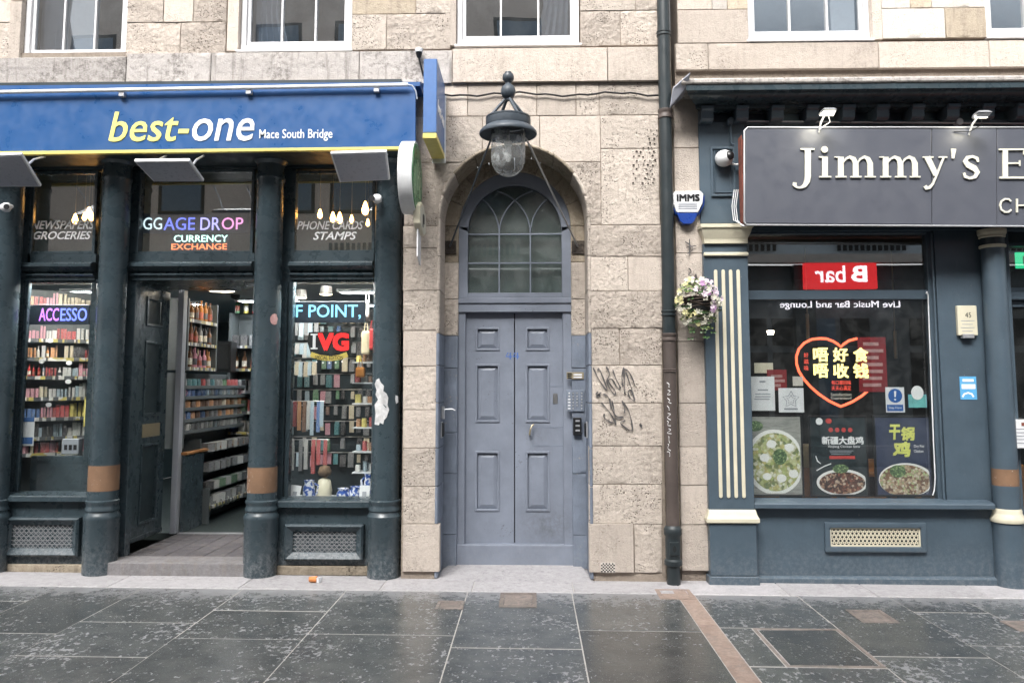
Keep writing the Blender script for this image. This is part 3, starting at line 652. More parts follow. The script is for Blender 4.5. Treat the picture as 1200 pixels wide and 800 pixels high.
for (a, c, pl, pr_) in ((545, 602.6, 557.5, 585), (603.4, 660, 616.5, 643.5)):
    x0, x1 = ux(a, LY, 500)+.002, ux(c, LY, 500)-.002; p0, p1 = ux(pl, LY, 500), ux(pr_, LY, 500)
    z0, z1 = zz(637, LY)+.004, zz(366, LY)-.004; zs = [z0] + [z for b, d in reversed(PR) for z in (zz(d, LY), zz(b, LY))] + [z1]
    mb = MB(); mb.box(x0, p0, LY, LY+.045, z0, z1); mb.box(p1, x1, LY, LY+.045, z0, z1)
    for i in range(0, 8, 2): mb.box(p0, p1, LY+.0005, LY+.045, zs[i], zs[i+1])
    leaf = mb.build('door_leaf', M['doorblue'], bld)
    for b, d in PR:
        za, zb_ = zz(d, LY), zz(b, LY)
        q = MB(); q.frame(p0-.006, p1+.006, za-.006, zb_+.006, .022, LY-.009, LY+.02); q.build('panel_moulding', M['doorblue'], leaf, bevel=.006, bseg=2)
        q = MB(); q.box(p0+.014, p1-.014, LY+.022, LY+.03, za+.014, zb_-.014)
        g = .04; X0, X1, Z0, Z1 = p0+.016, p1-.016, za+.016, zb_-.016
        q.add([(X0,LY+.021,Z0),(X1,LY+.021,Z0),(X1,LY+.021,Z1),(X0,LY+.021,Z1),(X0+g,LY+.006,Z0+g),(X1-g,LY+.006,Z0+g),(X1-g,LY+.006,Z1-g),(X0+g,LY+.006,Z1-g)],
              [(0,1,5,4),(1,2,6,5),(2,3,7,6),(3,0,4,7),(4,5,6,7)]); q.build('panel', M['doorblue'], leaf)
rl = leaf
mb = MB(); hx, hz = U(622, 503, LY); mb.tube([(hx-.01, LY, hz-.05), (hx-.012, LY-.045, hz-.045), (hx-.004, LY-.06, hz), (hx+.012, LY-.05, hz+.04), (hx+.03, LY-.04, hz+.05)], .0085, 10)
mb.lathe([(0, 0), (.018, 0), (.016, .006)], 0, 0, 0, 14); mb.build('handle', M['brass'], rl, smooth=40)
mb = MB(); mb.prx(648, 461, 653.5, 473, LY-.004, LY+.005); mb.build('lock_plate', M['steel'], rl, bevel=.002)
for r_ in ((624, 500, 660, 500.8), (624, 522, 660, 522.8), (624, 500.8, 624.8, 522), (643, 452, 660, 452.8)):
    mb = MB(); mb.prx(*r_, LY-.0025, LY+.004); mb.build('patch_seam', M['wallblue'], rl)
M['chalk'] = m_plain('blue_house_number_paint', srgb(72,108,178), .6)
mb = MB()
for ox in (0, 8.4):
    mb.stroke([(595.5+ox, 413, 1.4), (592.8+ox, 417.6, 1.4), (600+ox, 417.6, 1.4)], LY-.002, .001); mb.stroke([(598+ox, 413, 1.5), (598+ox, 420.5, 1.5)], LY-.0035, .001)
mb.build('house_number', M['chalk'], rl)
mb = MB(); mb.box(ux(545, LY), ux(660, LY), LY+.05, LY+.08, .05, zl); mb.build('door_backing', M['dark'], bld)
# fanlight with interlaced gothic bars
FZ0 = zz(349, YD)+.002; RO = 67.5/940*(YD+7.5); RI = 55.5/940*(YD+7.5)
pts_o = [(AX+RO*math.cos(R(a)), AZ+RO*math.sin(R(a))) for a in range(0, 181, 6)]; pts_i = [(AX+RI*math.cos(R(a)), AZ-.05+RI*1.02*math.sin(R(a))) for a in range(0, 181, 6)]
mb = MB(); z_b = zz(343, YD); n = len(pts_o)
vs = [(x, YD-.01, z) for x, z in pts_o] + [(x, YD-.01, z) for x, z in pts_i] + [(x, YD+.07, z) for x, z in pts_o] + [(x, YD+.07, z) for x, z in pts_i]
fs = []
for i in range(n-1): fs += [(i, i+1, n+i+1, n+i), (n+i, n+i+1, 3*n+i+1, 3*n+i), (i, 2*n+i, 2*n+i+1, i+1)]
mb.add(vs, fs)
mb.box(AX-RO, AX-RI, YD-.01, YD+.07, FZ0, AZ-.0); mb.box(AX+RI, AX+RO, YD-.01, YD+.07, FZ0, AZ-.0); mb.box(AX-RI, AX+RI, YD-.008, YD+.07, FZ0, z_b)
fan = mb.build('fanlight', M['doorblue'], bld, bevel=.003, smooth=35)
M['fanglass'] = m_glass('dull_fanlight_glass', .06, (.66,.69,.68), .1)
mb = MB(); mb.box(AX-RI-.005, AX+RI+.005, YD+.035, YD+.04, z_b-.005, AZ-.05); mb.prism([(AX-RI, AZ-.05)] + pts_i[::-1][1:-1] + [(AX+RI, AZ-.05)], YD+.035, YD+.04); mb.build('pane', M['fanglass'], fan)
M['blind'] = m_plain('grey_blind', srgb(168,178,178), .9, var=.08)
mb = MB(); mb.box(AX-.6, AX+.6, YD+.1, YD+.12, FZ0-.02, AZ+.6); mb.build('blind', M['blind'], bld)
def bar(x0, x1, z0, z1): q = MB(); q.box(x0, x1, YD+.012, YD+.034, z0, z1); q.build('glazing_bar', M['doorblue'], fan)
zA, zB = zz(274, YD), zz(308, YD); xs = [AX-RI+(2*RI)*k/3 for k in range(4)]
for z in (zA, zB): bar(AX-RI, AX+RI, z-.007, z+.007)
for x in xs[1:3]:
    bar(x-.007, x+.007, z_b, zB-.008); bar(x-.007, x+.007, zB+.008, zA-.008)
RR = 54/940*(YD+7.5)
for i, x in enumerate(xs):
    for s_ in (-1, 1):
        if (i == 0 and s_ < 0) or (i == 3 and s_ > 0): continue
        pts = []
        for k in range(40):
            th = R(2.2*k); X = x+s_*(RR-RR*math.cos(th)); Z = zA+RR*math.sin(th)
            if math.hypot(X-AX, max(0, Z-AZ+.05)) > RI-.004: break
            pts.append((X, YD+.022+.002*s_, Z))
        if len(pts) > 3: q = MB(); q.tube(pts, .0075, 6); q.build('glazing_bar', M['doorblue'], fan, smooth=60)
# things fixed by the door
def small(name, label, cat, loc): return thing(name, label, cat, loc)
Yw = .4
x, z = U(675, 467, Yw); t = small('intercom_panel', 'steel flat entry intercom with rows of lit buttons right of the blue door', 'intercom', (x, Yw, z-.09))
mb = MB(); mb.prx(663.5, 457, 684.5, 482, Yw-.012, Yw+.0); mb.build('backplate', M['wallblue'], t, bevel=.003)
q0 = None
for r_ in range(6):
    for c_ in range(4):
        if r_ > 4 and c_ in (2,): continue
        X, Z = U(667+c_*4.6+(0 if c_ < 3 else .8), 460.5+r_*3.6, Yw-.013)
        mb = MB(); wv = .0125 if c_ == 0 and r_ > 1 else .007; mb.box(X-wv, X+wv, Yw-.017, Yw-.0125, Z-.007, Z+.007); mb.build('button', M['paper'] if c_ == 0 else M['alu'], t, bevel=.001)
x, z = U(674, 440, Yw); t = small('name_plate', 'small engraved metal name plate above the intercom', 'plate', (x, Yw, z-.03))
mb = MB(); mb.prx(664, 436, 684, 444, Yw-.008, Yw); mb.build('plate', M['brass'], t, bevel=.002)
for k in range(3): mb = MB(); mb.prx(665, 437+k*2.4, 670, 438.6+k*2.4, Yw-.010, Yw-.0085); mb.build('slot', M['black'], t)
for k in range(2): mb = MB(); mb.prx(672, 438+k*3, 682, 439.6+k*3, Yw-.010, Yw-.0085); mb.build('engraved_line', M['paper'], t)
x, z = U(676, 500, Yw); t = small('key_safe', 'black push-button key safe below the intercom', 'key safe', (x, Yw, z-.08))
mb = MB(); mb.prx(671.5, 489, 681.5, 510, Yw-.045, Yw); mb.build('body', M['black'], t, bevel=.008, bseg=2)
for k in range(3): mb = MB(); mb.prx(674.5, 492+k*5.6, 679.5, 494+k*5.6, Yw-.049, Yw-.0455); mb.build('button_row', M['alu'], t, bevel=.001)
for px_, sd, lab in ((688.5, 1, 'black plastic key box on the right reveal beside the door'), (516, -1, 'black plastic key box on the left reveal below the metal fitting')):
    X, Z = U(px_, 503, .2); X = AX+sd*(AR-.013)
    t = small('key_box', lab, 'key box', (X, .2, Z-.07)); mb = MB(); mb.box(X-sd*.03, X, .13, .2, Z-.065, Z+.065); mb.build('body', M['black'], t, bevel=.008, bseg=2)
    mb = MB(); mb.frame(.122, .208, Z-.075, Z+.075, .008, 0, .012); mb.v = [(X-sd*(.001+y), x_, z_) for x_, y, z_ in mb.v]; mb.build('rim', M['alu'], t)
X, Z = AX-AR+.013, U(516, 482, .2)[1]; t = small('door_fitting', 'small grey metal bracket with a rod on the left blue reveal', 'bracket', (X, .2, Z-.05))
mb = MB(); mb.box(X, X+.03, .17, .21, Z-.07, Z+.05); mb.build('bracket', M['alu'], t, bevel=.004); mb = MB(); mb.tube([(X+.03, .19, Z+.02), (X+.1, .2, Z+.025), (X+.13, .2, Z+.01)], .005, 6); mb.build('rod', M['alu'], t)
X, Z = U(712.5, 665, -.02); t = small('wall_vent', 'small square mesh vent at the foot of the stone pier', 'vent', (X, -.02, Z-.04))
mb = MB(); mb.prx(704, 659, 721, 670.5, -.026, -.02); mb.build('backing', M['stone_pale'], t)
mb = MB()
for i in range(9):
    for j in range(6):
        a, b = U(705.3+i*1.8, 660.3+j*1.8, -.027)
        if (i+j) % 2: mb.box(a-.007, a+.007, -.0275, -.0262, b-.006, b+.006)
tag(mb.build('vent_hole', M['dark'], t), kind='stuff')

# ================================================================ THE LAMP over the door
LYc = -.62; kk = (LYc+7.5)/940
lx = U(595.5, 180, LYc)[0]
def lz(py): return U(595.5, py, LYc)[1]
lamp = thing('wall_lantern', 'large grey Victorian wall lantern with clear glass dome hanging over the arched blue doorway', 'lamp', (lx, LYc, lz(207)))
def pr_(rows): return [(wd/2*kk, lz(py)) for py, wd in rows]
mb = MB(); mb.lathe(pr_([(118, 7), (115.5, 8), (114, 14), (110, 17.5), (106, 18), (102, 15), (99.5, 8), (97.5, 6.5), (96, 9), (94, 13.5), (90, 14), (87.5, 12.5), (86.5, 7), (86.2, 9), (84.8, 8), (84.4, 0)]), lx, LYc, 0, 28); mb.build('finial', M['lampgrey'], lamp, smooth=50)
mb = MB(); mb.lathe(pr_([(149, 44), (149, 53), (147.5, 54), (141, 54), (140, 52), (139.6, 53.5), (138, 53.5), (137.5, 50), (137.5, 44)]), lx, LYc, 0, 40, cap=False); mb.build('upper_ring', M['lampgrey'], lamp, smooth=40)
mb = MB(); mb.lathe(pr_([(146, 0), (146, 50)]), lx, LYc, 0, 32, cap=False); mb.build('cap', M['lampgrey'], lamp, smooth=60)
mb = MB(); mb.lathe(pr_([(148, 44), (149, 54), (152, 63), (155, 68.5), (157, 69.5), (158.5, 68.5), (158, 60), (155, 44), (153, 41)]), lx, LYc, 0, 44, cap=False); mb.build('flange', M['lampgrey'], lamp, smooth=45)
for a in (10, 125, 190, 300):
    c_, s_ = math.cos(R(a)), math.sin(R(a)); mb = MB()
    P = [(3, 115), (5, 118), (12, 126), (19, 134), (26, 141)]
    mb.tube([(lx+c_*r*kk, LYc+s_*r*kk, lz(y)) for r, y in P], .014, 8); mb.build('yoke_strap', M['lampgrey'], lamp, smooth=60)
M['lampglass'] = m_glass('clear_lantern_glass', .06, (.93,.94,.95), .6, .3)
mb = MB(); pf = [(41, 153)] + [(41, y) for y in (160, 170, 178, 186)] + [(41*math.cos(R(a)), 186+21*math.sin(R(a))) for a in range(12, 91, 13)]
mb.lathe([(r/2*kk, lz(y)) for r, y in pf], lx, LYc, 0, 40, cap=False); mb.build('glass_dome', M['lampglass'], lamp, smooth=60)
M['bulb'] = m_plain('frosted_bulb', (.8,.8,.76), .4)
mb = MB(); mb.lathe(pr_([(190, 0), (189, 5), (184, 7.5), (176, 7), (172, 6), (171, 9), (166, 9), (165, 3), (152, 3)]), lx, LYc, 0, 16); mb.build('bulb', M['bulb'], lamp, smooth=50)
mb = MB(); mb.lathe(pr_([(159, 0), (160, 20), (163, 39)]), lx, LYc, 0, 24, cap=False); mb.build('reflector', M['lampgrey'], lamp, smooth=60)
for px_, ex, lab in ((527, 581, 0), (677.5, 611, 1)):
    X, Z = U(px_, 290, .4); mb = MB(); mb.prx(px_-7.5, 282, px_+7.5, 297.5, .385, .402); f = mb.build('fixing_plate', M['iron'], lamp, bevel=.003)
    for dx, dz in ((-.035, .03), (.035, .03), (-.035, -.03), (.035, -.03), (0, 0)):
        mb = MB(); mb.lathe([(0, -.008), (.011, -.006), (.011, .004)], 0, 0, 0, 8); mb.v = [(X+dx+x, .385+z, Z+dz+y) for x, y, z in mb.v]; mb.build('bolt', M['iron'], f)
    e = U(ex, 190, LYc+.1); mid = lz(157)
    mb = MB(); mb.tube([(X, .39, Z), (lx+(-1 if ex < 600 else 1)*.15, LYc+.12, mid+.01)], .0095, 8); mb.build('stay', M['lampgrey'] if lab == 0 else M['steel'], lamp, smooth=60)
mb = MB(); mb.tube([(lx, LYc+.18, mid+.03), (lx, -.0, mid+.1)], .02, 10); mb.build('wall_arm', M['lampgrey'], lamp, smooth=60)

# ================================================================ downpipe, cable, alarm, flowers, graffiti
Yp = -.07; px0 = 783.5
pipe = thing('downpipe', 'tall cast iron rainwater downpipe, green-black above and rusty brown below', 'drainpipe', (ux(785, Yp, 560), Yp, 0.0))
xp = (ux(784, Yp, 300)+ux(786.5, Yp, 600))/2; rp = 7.6*(7.5+Yp)/940
def pz(y): return uz(y, Yp, 784)
mb = MB(); mb.lathe([(rp, pz(392)), (rp, pz(-160))], xp, Yp, 0, 24); mb.build('upper_pipe', M['darkpipe'], pipe, smooth=40)
mb = MB(); mb.lathe([(rp*.98, pz(620)), (rp*.98, pz(394))], xp, Yp, 0, 24); mb.build('lower_pipe', M['rustpipe'], pipe, smooth=40)
for y, hh, m in ((134, 11, 'rustpipe'), (367, 7, 'darkpipe'), (395, 9, 'rustpipe'), (434, 4, 'rustpipe'), (40, 6, 'darkpipe')):
    mb = MB(); k = rp; mb.lathe([(k, pz(y+hh/2)), (k*1.16, pz(y+hh/2-.5)), (k*1.16, pz(y+hh*.2)), (k*1.06, pz(y+hh*.1)), (k*1.06, pz(y-hh*.1)), (k*1.16, pz(y-hh*.2)), (k*1.16, pz(y-hh/2+.5)), (k, pz(y-hh/2))], xp, Yp, 0, 24, cap=False); mb.build('collar', M[m], pipe, smooth=40)
mb = MB(); k = rp; mb.lathe([(k, gz(xp)), (k, pz(662)), (k*1.35, pz(661)), (k*1.35, pz(656)), (k*1.1, pz(654)), (k*1.15, pz(650)), (k*1.15, pz(632)), (k*1.1, pz(628)), (k*1.35, pz(625)), (k*1.35, pz(619)), (k*1.2, pz(617)), (k, pz(615))], xp, Yp, 0, 28, cap=False); sh = mb.build('access_shoe', M['darkpipe'], pipe, smooth=40)
X, Z = xp, pz(641); mb = MB(); mb.box(X-.042, X+.042, Yp-rp*1.28, Yp-rp*.9, Z-.06, Z+.06); mb.build('access_door', M['darkpipe'], sh, bevel=.008, bseg=2)
mb = MB(); mb.disc(X, Z, .016, .028, Yp-rp*1.28-.003, Yp-rp*1.2); mb.build('inspection_hole', M['dark'], sh)
def scrib(pts, Y, w_, n=6):
    """smooth marker line through photo points"""
    out = []; m = len(pts)
    for i in range(m-1):
        p0, p1, p2, p3 = pts[max(i-1,0)], pts[i], pts[i+1], pts[min(i+2,m-1)]
        for k in range(n):
            t = k/n; out.append(tuple(.5*((2*p1[j])+(-p0[j]+p2[j])*t+(2*p0[j]-5*p1[j]+4*p2[j]-p3[j])*t*t+(-p0[j]+3*p1[j]-3*p2[j]+p3[j])*t**3) for j in range(2)))
    out.append(pts[-1]); return [(x, y, w_*(.8+.35*math.sin(i*.7))) for i, (x, y) in enumerate(out)]
mb = MB()
for i, py in enumerate(range(448, 535, 9)):
    pts = [(782+rnd.uniform(-1,2), py), (785+rnd.uniform(-2,2), py+rnd.uniform(0,3)), (783+rnd.uniform(-2,2), py+5), (785+rnd.uniform(-1,2), py+rnd.uniform(5,8))]
    mb.stroke(scrib(pts, 0, .6, 4), Yp-rp-.004, .0015)
tag(mb.build('pipe_scrawl', M['whitelet'], pipe), 'white marker scrawl down the brown pipe')
M['ink'] = m_plain('faded_black_spray', (.09,.085,.085), .8, var=.5)
def z7(x, y): return (690+x*70/622, 420+y*90/800)
G = [[(45,95),(95,200),(175,320),(185,300),(110,110),(95,125)], [(180,85),(215,160),(190,250),(260,370),(275,340),(205,240),(240,215),(300,305),(325,300),(270,180),(250,115)],
     [(365,90),(345,190),(355,290)], [(365,100),(370,260),(375,370)], [(360,105),(410,130),(455,210),(480,285)], [(385,140),(430,270),(475,430),(430,410),(410,350),(435,330),(455,380)],
     [(95,345),(75,375),(120,385),(80,400),(130,350)], [(150,370),(200,400),(235,520)], [(215,415),(240,520),(285,600),(360,605),(285,630)], [(240,440),(265,560),(280,690)], [(160,575),(165,620),(235,665),(270,655),(205,545),(130,460)],
     [(345,440),(370,500),(372,570)], [(355,450),(420,560),(455,735),(400,730),(330,670),(380,645)], [(530,680),(545,715),(550,700),(540,670)]]
mb = MB()
for i, g in enumerate(G): mb.stroke(scrib([z7(*p) for p in g], 0, 1.7), -.012-.0004*i, .001)
tag(mb.build('graffiti', M['ink']), 'scribbled black spray paint tag on the stone pier right of the blue door', 'graffiti')
mb = MB()
for i, g in enumerate([[(803,283),(812,291),(806,297)], [(808,280),(808,300)], [(804,290),(816,288)], [(807,314),(810,318),(807,322),(811,323)]]): mb.stroke(scrib(g, 0, 1.3), -.0-.0004*i, .001)
tag(mb.build('graffiti', M['ink']), 'tiny black tag on the narrow stone strip below the alarm box', 'graffiti')
mb = MB(); pts = []
for i in range(27):
    px_ = 519+i*10; pts.append((*[U(px_, 110.5+1.8*math.sin(i*.55)+(3 if i > 25 else 0)+1.0*math.sin(i*1.9), -.03)][0][:1], -.03, U(px_, 110.5+1.8*math.sin(i*.55)+1.0*math.sin(i*1.9), -.03)[1]))
mb.tube(pts, .009, 6); tag(mb.build('wall_cable', M['rubber'], smooth=60), 'black electric cable strung across the stone above the lantern', 'cable')
# alarm box
Ya = -.06; X, Z = U(806, 242, Ya); t = thing('alarm_box', 'white and blue tapered burglar alarm box reading IMMS beside the downpipe', 'alarm', (X, 0, Z-.15))
P = [(788, 227), (791, 224), (821, 223.5), (824.5, 227), (823.5, 238), (818, 249), (793, 249), (788.5, 238)]
mb = MB(); mb.pq(P, Ya, .02); mb.build('cover', M['white'], t, bevel=.01, bseg=2)
mb = MB(); mb.pq([(793, 249.5), (818, 249.5), (814, 259), (810, 262.5), (801, 262.5), (797, 259)], Ya+.004, .02); mb.pq([(786.8, 229), (788.2, 229), (788.8, 240), (793, 251), (792, 252), (787.2, 240)], Ya+.012, .02); mb.pq([(824.8, 229), (826, 229), (825.4, 240), (819, 252), (818.4, 251), (824, 240)], Ya+.012, .02)
M['alarmblue'] = m_plain('deep_blue_plastic', srgb(30,62,140), .3); mb.build('base', M['alarmblue'], t, bevel=.005)
heavy_px('IMMS', 793, 227.5, 820, 236, Ya-.001, .002, k=.06).build('lettering', M['black'], t)
for k in range(3): mb = MB(); mb.prx(795, 238.5+k*2.6, 817, 240+k*2.6, Ya-.002, Ya-.0008); mb.build('small_print', M['framegrey'], t)
# hanging basket
Yb = -.22; X, Z = U(818, 358, Yb); bk = thing('hanging_basket', 'woven hanging basket with purple, yellow and white flowers beside the fluted pilaster', 'flower basket', (X, Yb, Z-.2))
M['leaf'] = m_plain('ivy_leaf', (.045,.10,.03), .5, var=.5); M['leaf2'] = m_plain('pale_variegated_leaf', (.20,.26,.09), .5, var=.4)
M['wicker'] = m_plain('dark_wicker', (.045,.03,.022), .8, var=.4)
mb = MB(); kb = (7.5+Yb)/940
mb.lathe([(2*kb, Z-.10), (9*kb, Z-.085), (13*kb, Z-.04), (15*kb, Z+.02), (15.5*kb, Z+.07)], X, Yb, 0, 20); mb.build('bowl', M['dark'], bk, smooth=60)
mb = MB()
for j in range(9):
    f = j/8; zc = Z-.09+f*.16; rr = (8+8.2*math.sin(f*1.4))*kb+.004
    mb.tube([(X+rr*math.cos(a)*(1+.03*math.sin(a*5+j)), Yb+rr*math.sin(a), zc+.006*math.sin(a*4+j*2)) for a in [2*math.pi*i/20 for i in range(20)]], .0065, 5, close=True)
mb.build('wicker_weave', M['wicker'], bk, smooth=60)
def petals(mb, c, r, n, out):
    c = Vector(c); out = Vector(out).normalized(); a = out.cross(Vector((.3,.2,1))).normalized(); b = out.cross(a)
    for i in range(n):
        th = 2*math.pi*i/n+rnd.random()*.5; d = a*math.cos(th)+b*math.sin(th); e = out.cross(d)
        p = c+d*r; mb.add([c, c+d*r*.6+e*r*.38+out*r*.25, p+out*r*.15, c+d*r*.6-e*r*.38+out*r*.25], [(0,1,2,3)])
cols = {'purple': (.42,.24,.42), 'yellow': (.66,.62,.32), 'white': (.62,.6,.5), 'mauve': (.66,.54,.62)}
for k, v in cols.items(): M['petal_'+k] = m_plain(k+'_petal', v, .6, var=.2)
buck = {k: MB() for k in ('leaf', 'leaf2', 'purple', 'yellow', 'white', 'mauve')}
for i in range(430):
    a = rnd.uniform(0, 2*math.pi); e = rnd.uniform(-1.1, 1.3); rr = rnd.uniform(.7, 1.05)
    dx, dy, dz = math.cos(a)*math.cos(e), math.sin(a)*math.cos(e), math.sin(e)
    p = (X+dx*.20*rr, Yb+dy*.17*rr, Z+.03+dz*.23*rr)
    if abs(dx) < .55 and -.45 < dz < .12 and dy < 0: continue
    if dz < -.45:
        k = rnd.choice(['leaf', 'leaf', 'leaf2', 'leaf2', 'yellow' if dx < 0 else 'white', 'white'])
    elif dx < -.25: k = rnd.choice(['yellow', 'white', 'leaf2', 'leaf', 'white', 'leaf'])
    elif dx > .2: k = rnd.choice(['purple', 'mauve', 'mauve', 'leaf', 'leaf', 'white', 'white'])
    else: k = rnd.choice(['mauve', 'white', 'leaf', 'leaf2', 'purple'])
    if k in ('leaf', 'leaf2'): petals(buck[k], p, rnd.uniform(.022, .042), 2, (dx+rnd.uniform(-.5,.5), dy+rnd.uniform(-.6,.2), dz+rnd.uniform(-.5,.5)))
    else: petals(buck[k], p, rnd.uniform(.018, .034), 5, (dx*.6+rnd.uniform(-.3,.3), dy-.6, dz*.5))
for i in range(24):                                          # trailing stems
    a = rnd.uniform(-.7, 1); p0 = (X+.12*a, Yb-.08+rnd.uniform(-.05,.08), Z-.14-rnd.uniform(0, .16)); petals(buck[rnd.choice(['leaf', 'leaf', 'leaf2'])], p0, .03, 2, (rnd.uniform(-1,1), -1, rnd.uniform(-.5,.5)))
for k, b_ in buck.items(): tag(b_.build('foliage' if k[:4] == 'leaf' else 'flowers', M[k] if k[:4] == 'leaf' else M['petal_'+k], bk), {'leaf': 'dark green trailing leaves', 'leaf2': 'pale variegated leaves', 'purple': 'purple blossoms', 'yellow': 'yellow blossoms', 'white': 'cream blossoms', 'mauve': 'pale mauve blossoms'}[k], kind='stuff')
mb = MB(); zt_ = Z+.2; mb.tube([(X+.02, .02, zt_+.06), (X+.01, -.1, zt_+.1), (X, Yb, zt_+.03)], .008, 6); mb.build('wall_hook', M['black'], bk, smooth=60)
# litter
X, Z = U(362, 679, -.3); t = thing('crumpled_cup', 'small crumpled orange and white paper cup on the pale strip below the gift window', 'litter', (X, -.18, gz(X)))
mb = MB(); mb.lathe([(.022, 0), (.03, .07)], 0, 0, 0, 12); mb.v = [(X+z-.03, -.18+y, gz(X)+.034+x) for x, y, z in mb.v]; M['orange'] = m_plain('orange_card', (.55,.2,.06), .6); mb.build('cup', M['orange'], t)
mb = MB(); mb.box(X+.03, X+.07, -.2, -.15, gz(X)+.005, gz(X)+.05); mb.v = [(x+rnd.uniform(-.012,.012), y, z+rnd.uniform(-.004,.01)) for x, y, z in mb.v]; mb.build('napkin', M['paper'], t)
# ================================================================ LEFT SHOP
shop = thing('convenience_shopfront', 'dark teal shopfront with round iron columns, goods in the windows and an open door', 'shopfront', (-3.2, .1, 0))
GL = gz(-3.3)
def shop_column(pxc, pyc, parent, nm='column', Yc=.09, rw=16.3, base=True, bandpx=None, mat='teal'):
    xc = ux(pxc, Yc, pyc); k = (7.5+Yc)/940; r = rw*k
    def z(p): return uz(p, Yc-r, pxc)
    g = gz(xc)
    mb = MB(); mb.lathe([(r*1.04, z(596)), (r*1.0, z(560)), (r*.985, z(400)), (r*.96, z(210)), (r*1.03, z(208)), (r*1.03, z(205)), (r*.96, z(203)), (r*.98, z(190)), (r*1.2, z(186)), (r*1.2, z(165))], xc, Yc, 0, 36)
    col = mb.build('column', M[mat], parent, smooth=35)
    b = r*1.17
    mb = MB(); mb.lathe([(b*.985, g), (b, z(612)), (b*1.03, z(610)), (b*1.03, z(606)), (b*.96, z(604)), (r*1.05, z(601)), (r*1.13, z(599.5)), (r*1.13, z(597)), (r*1.06, z(595)), (r*1.06, z(592)), (r*1.12, z(590.5)), (r*1.12, z(588)), (r*1.0, z(586.5))], xc, Yc, 0, 36)
    mb.build('column_base', M[mat], col, smooth=35)
    if bandpx:
        mb = MB(); mb.lathe([(r*1.035, z(bandpx[1])), (r*1.035, z(bandpx[0]))], xc, Yc, 0, 36, cap=False); mb.build('painted_band', M['brown'], col, smooth=35)
    return col, xc, Yc, r
c0 = shop_column(2, 400, shop); c1 = shop_column(129, 400, shop, bandpx=(546, 576)); c2 = shop_column(312, 400, shop, bandpx=(548, 578)); c3 = shop_column(453.5, 400, shop)
shop_column(-140, 400, shop)
YW = .26                                                     # plane of the window joinery
def tp(a, b, c, d, Y=YW, Yb=None, m='teal', nm='frame_board', bev=.005, par=None):
    mb = MB(); mb.prx(a, b, c, d, Y, Y+.08 if Yb is None else Yb); return mb.build(nm, M[m], par or shop, bevel=bev)
# verticals behind the columns and between the lights
def vboard(a, c, z0, z1, Y=YW, py=440, m='teal', th=.1): 
    mb = MB(); mb.box(ux(a, Y, py), ux(c, Y, py), Y, Y+th, z0, z1); return mb.build('upright', M[m], shop, bevel=.005)
zTop = uz(198, YW, 300); zBot = GL
for a, c in ((-20, 24), (112, 155), (298, 341), (438, 472)): vboard(a, c, GL, zTop)
vboard(24, 28, uz(586, YW, 100), zTop, YW-.01, m='framegrey' if 0 else 'teal', th=.04)
# rails between transom lights and main windows
Z1, Z2 = uz(297, YW, 240), uz(328, YW, 240)
segs = [(24, 112), (155, 298), (341, 438)]
segx = [(ux(a, YW, 320), ux(c, YW, 320)) for a, c in segs]
for (a, c) in segx:
    mb = MB(); mb.xprism([(YW+.08, Z2), (YW-.02, Z2), (YW-.02, Z2+.03), (YW-.05, Z2+.045), (YW-.05, Z2+.06), (YW-.02, Z2+.07), (YW-.07, Z2+.10), (YW-.10, Z2+.125), (YW-.10, Z2+.15), (YW-.07, Z2+.17), (YW-.01, Z2+.18), (YW-.01, Z1), (YW+.08, Z1)], a, c)
    mb.build('transom_rail', M['teal'], shop, smooth=30)
# windows: frame > pane
def window(a, b, c, d, glass='glass', fw=.03, Y=YW+.03, nm='window', m='teal', lean=None):
    x0, x1 = ux(a, Y, (b+d)/2), ux(c, Y, (b+d)/2); z0, z1 = uz(d, Y, (a+c)/2), uz(b, Y, (a+c)/2)
    mb = MB(); mb.frame(x0, x1, z0, z1, fw, Y-.02, Y+.04); f = mb.build(nm, M[m], shop, bevel=.004)
    mb = MB(); mb.box(x0+fw, x1-fw, Y+.004, Y+.010, z0+fw, z1-fw); mb.build('pane', M[glass], f)
    return f, x0, x1, z0, z1
wA = window(24, 201, 114, 298, 'glasstr'); wB = window(155, 199, 298, 298, 'glasstr'); wC = window(339, 200, 440, 297, 'glasstr')
mA = window(18, 328, 112, 585); mC = window(331, 327, 440, 589)
window(-128, 201, -22, 298, 'glasstr'); window(-128, 328, -22, 585)
mb = MB(); mb.box(ux(-132, .17), ux(-18, .17), .17, .30, GL, uz(590, .17)); mb.build('stall_riser', M['teal'], shop)
mb = MB(); mb.box(ux(-132, .1), ux(-24, .1), .1, .3, uz(592, .1), uz(584, .1)); mb.build('sill', M['teal'], shop, bevel=.006)
mb = MB(); mb.box(ux(-132, YW), ux(-18, YW), YW-.05, YW+.08, Z2, Z1); mb.build('transom_rail', M['teal'], shop, bevel=.01)
mb = MB(); mb.box(mA[1]+.034, mA[1]+.05, YW+.0, YW+.03, mA[3]+.04, mA[4]-.04); mb.build('metal_bead', M['alu'], shop)
mb = MB(); mb.box(mC[1]+.034, mC[1]+.05, YW+.0, YW+.03, mC[3]+.04, mC[4]-.04); mb.build('metal_bead', M['alu'], shop)
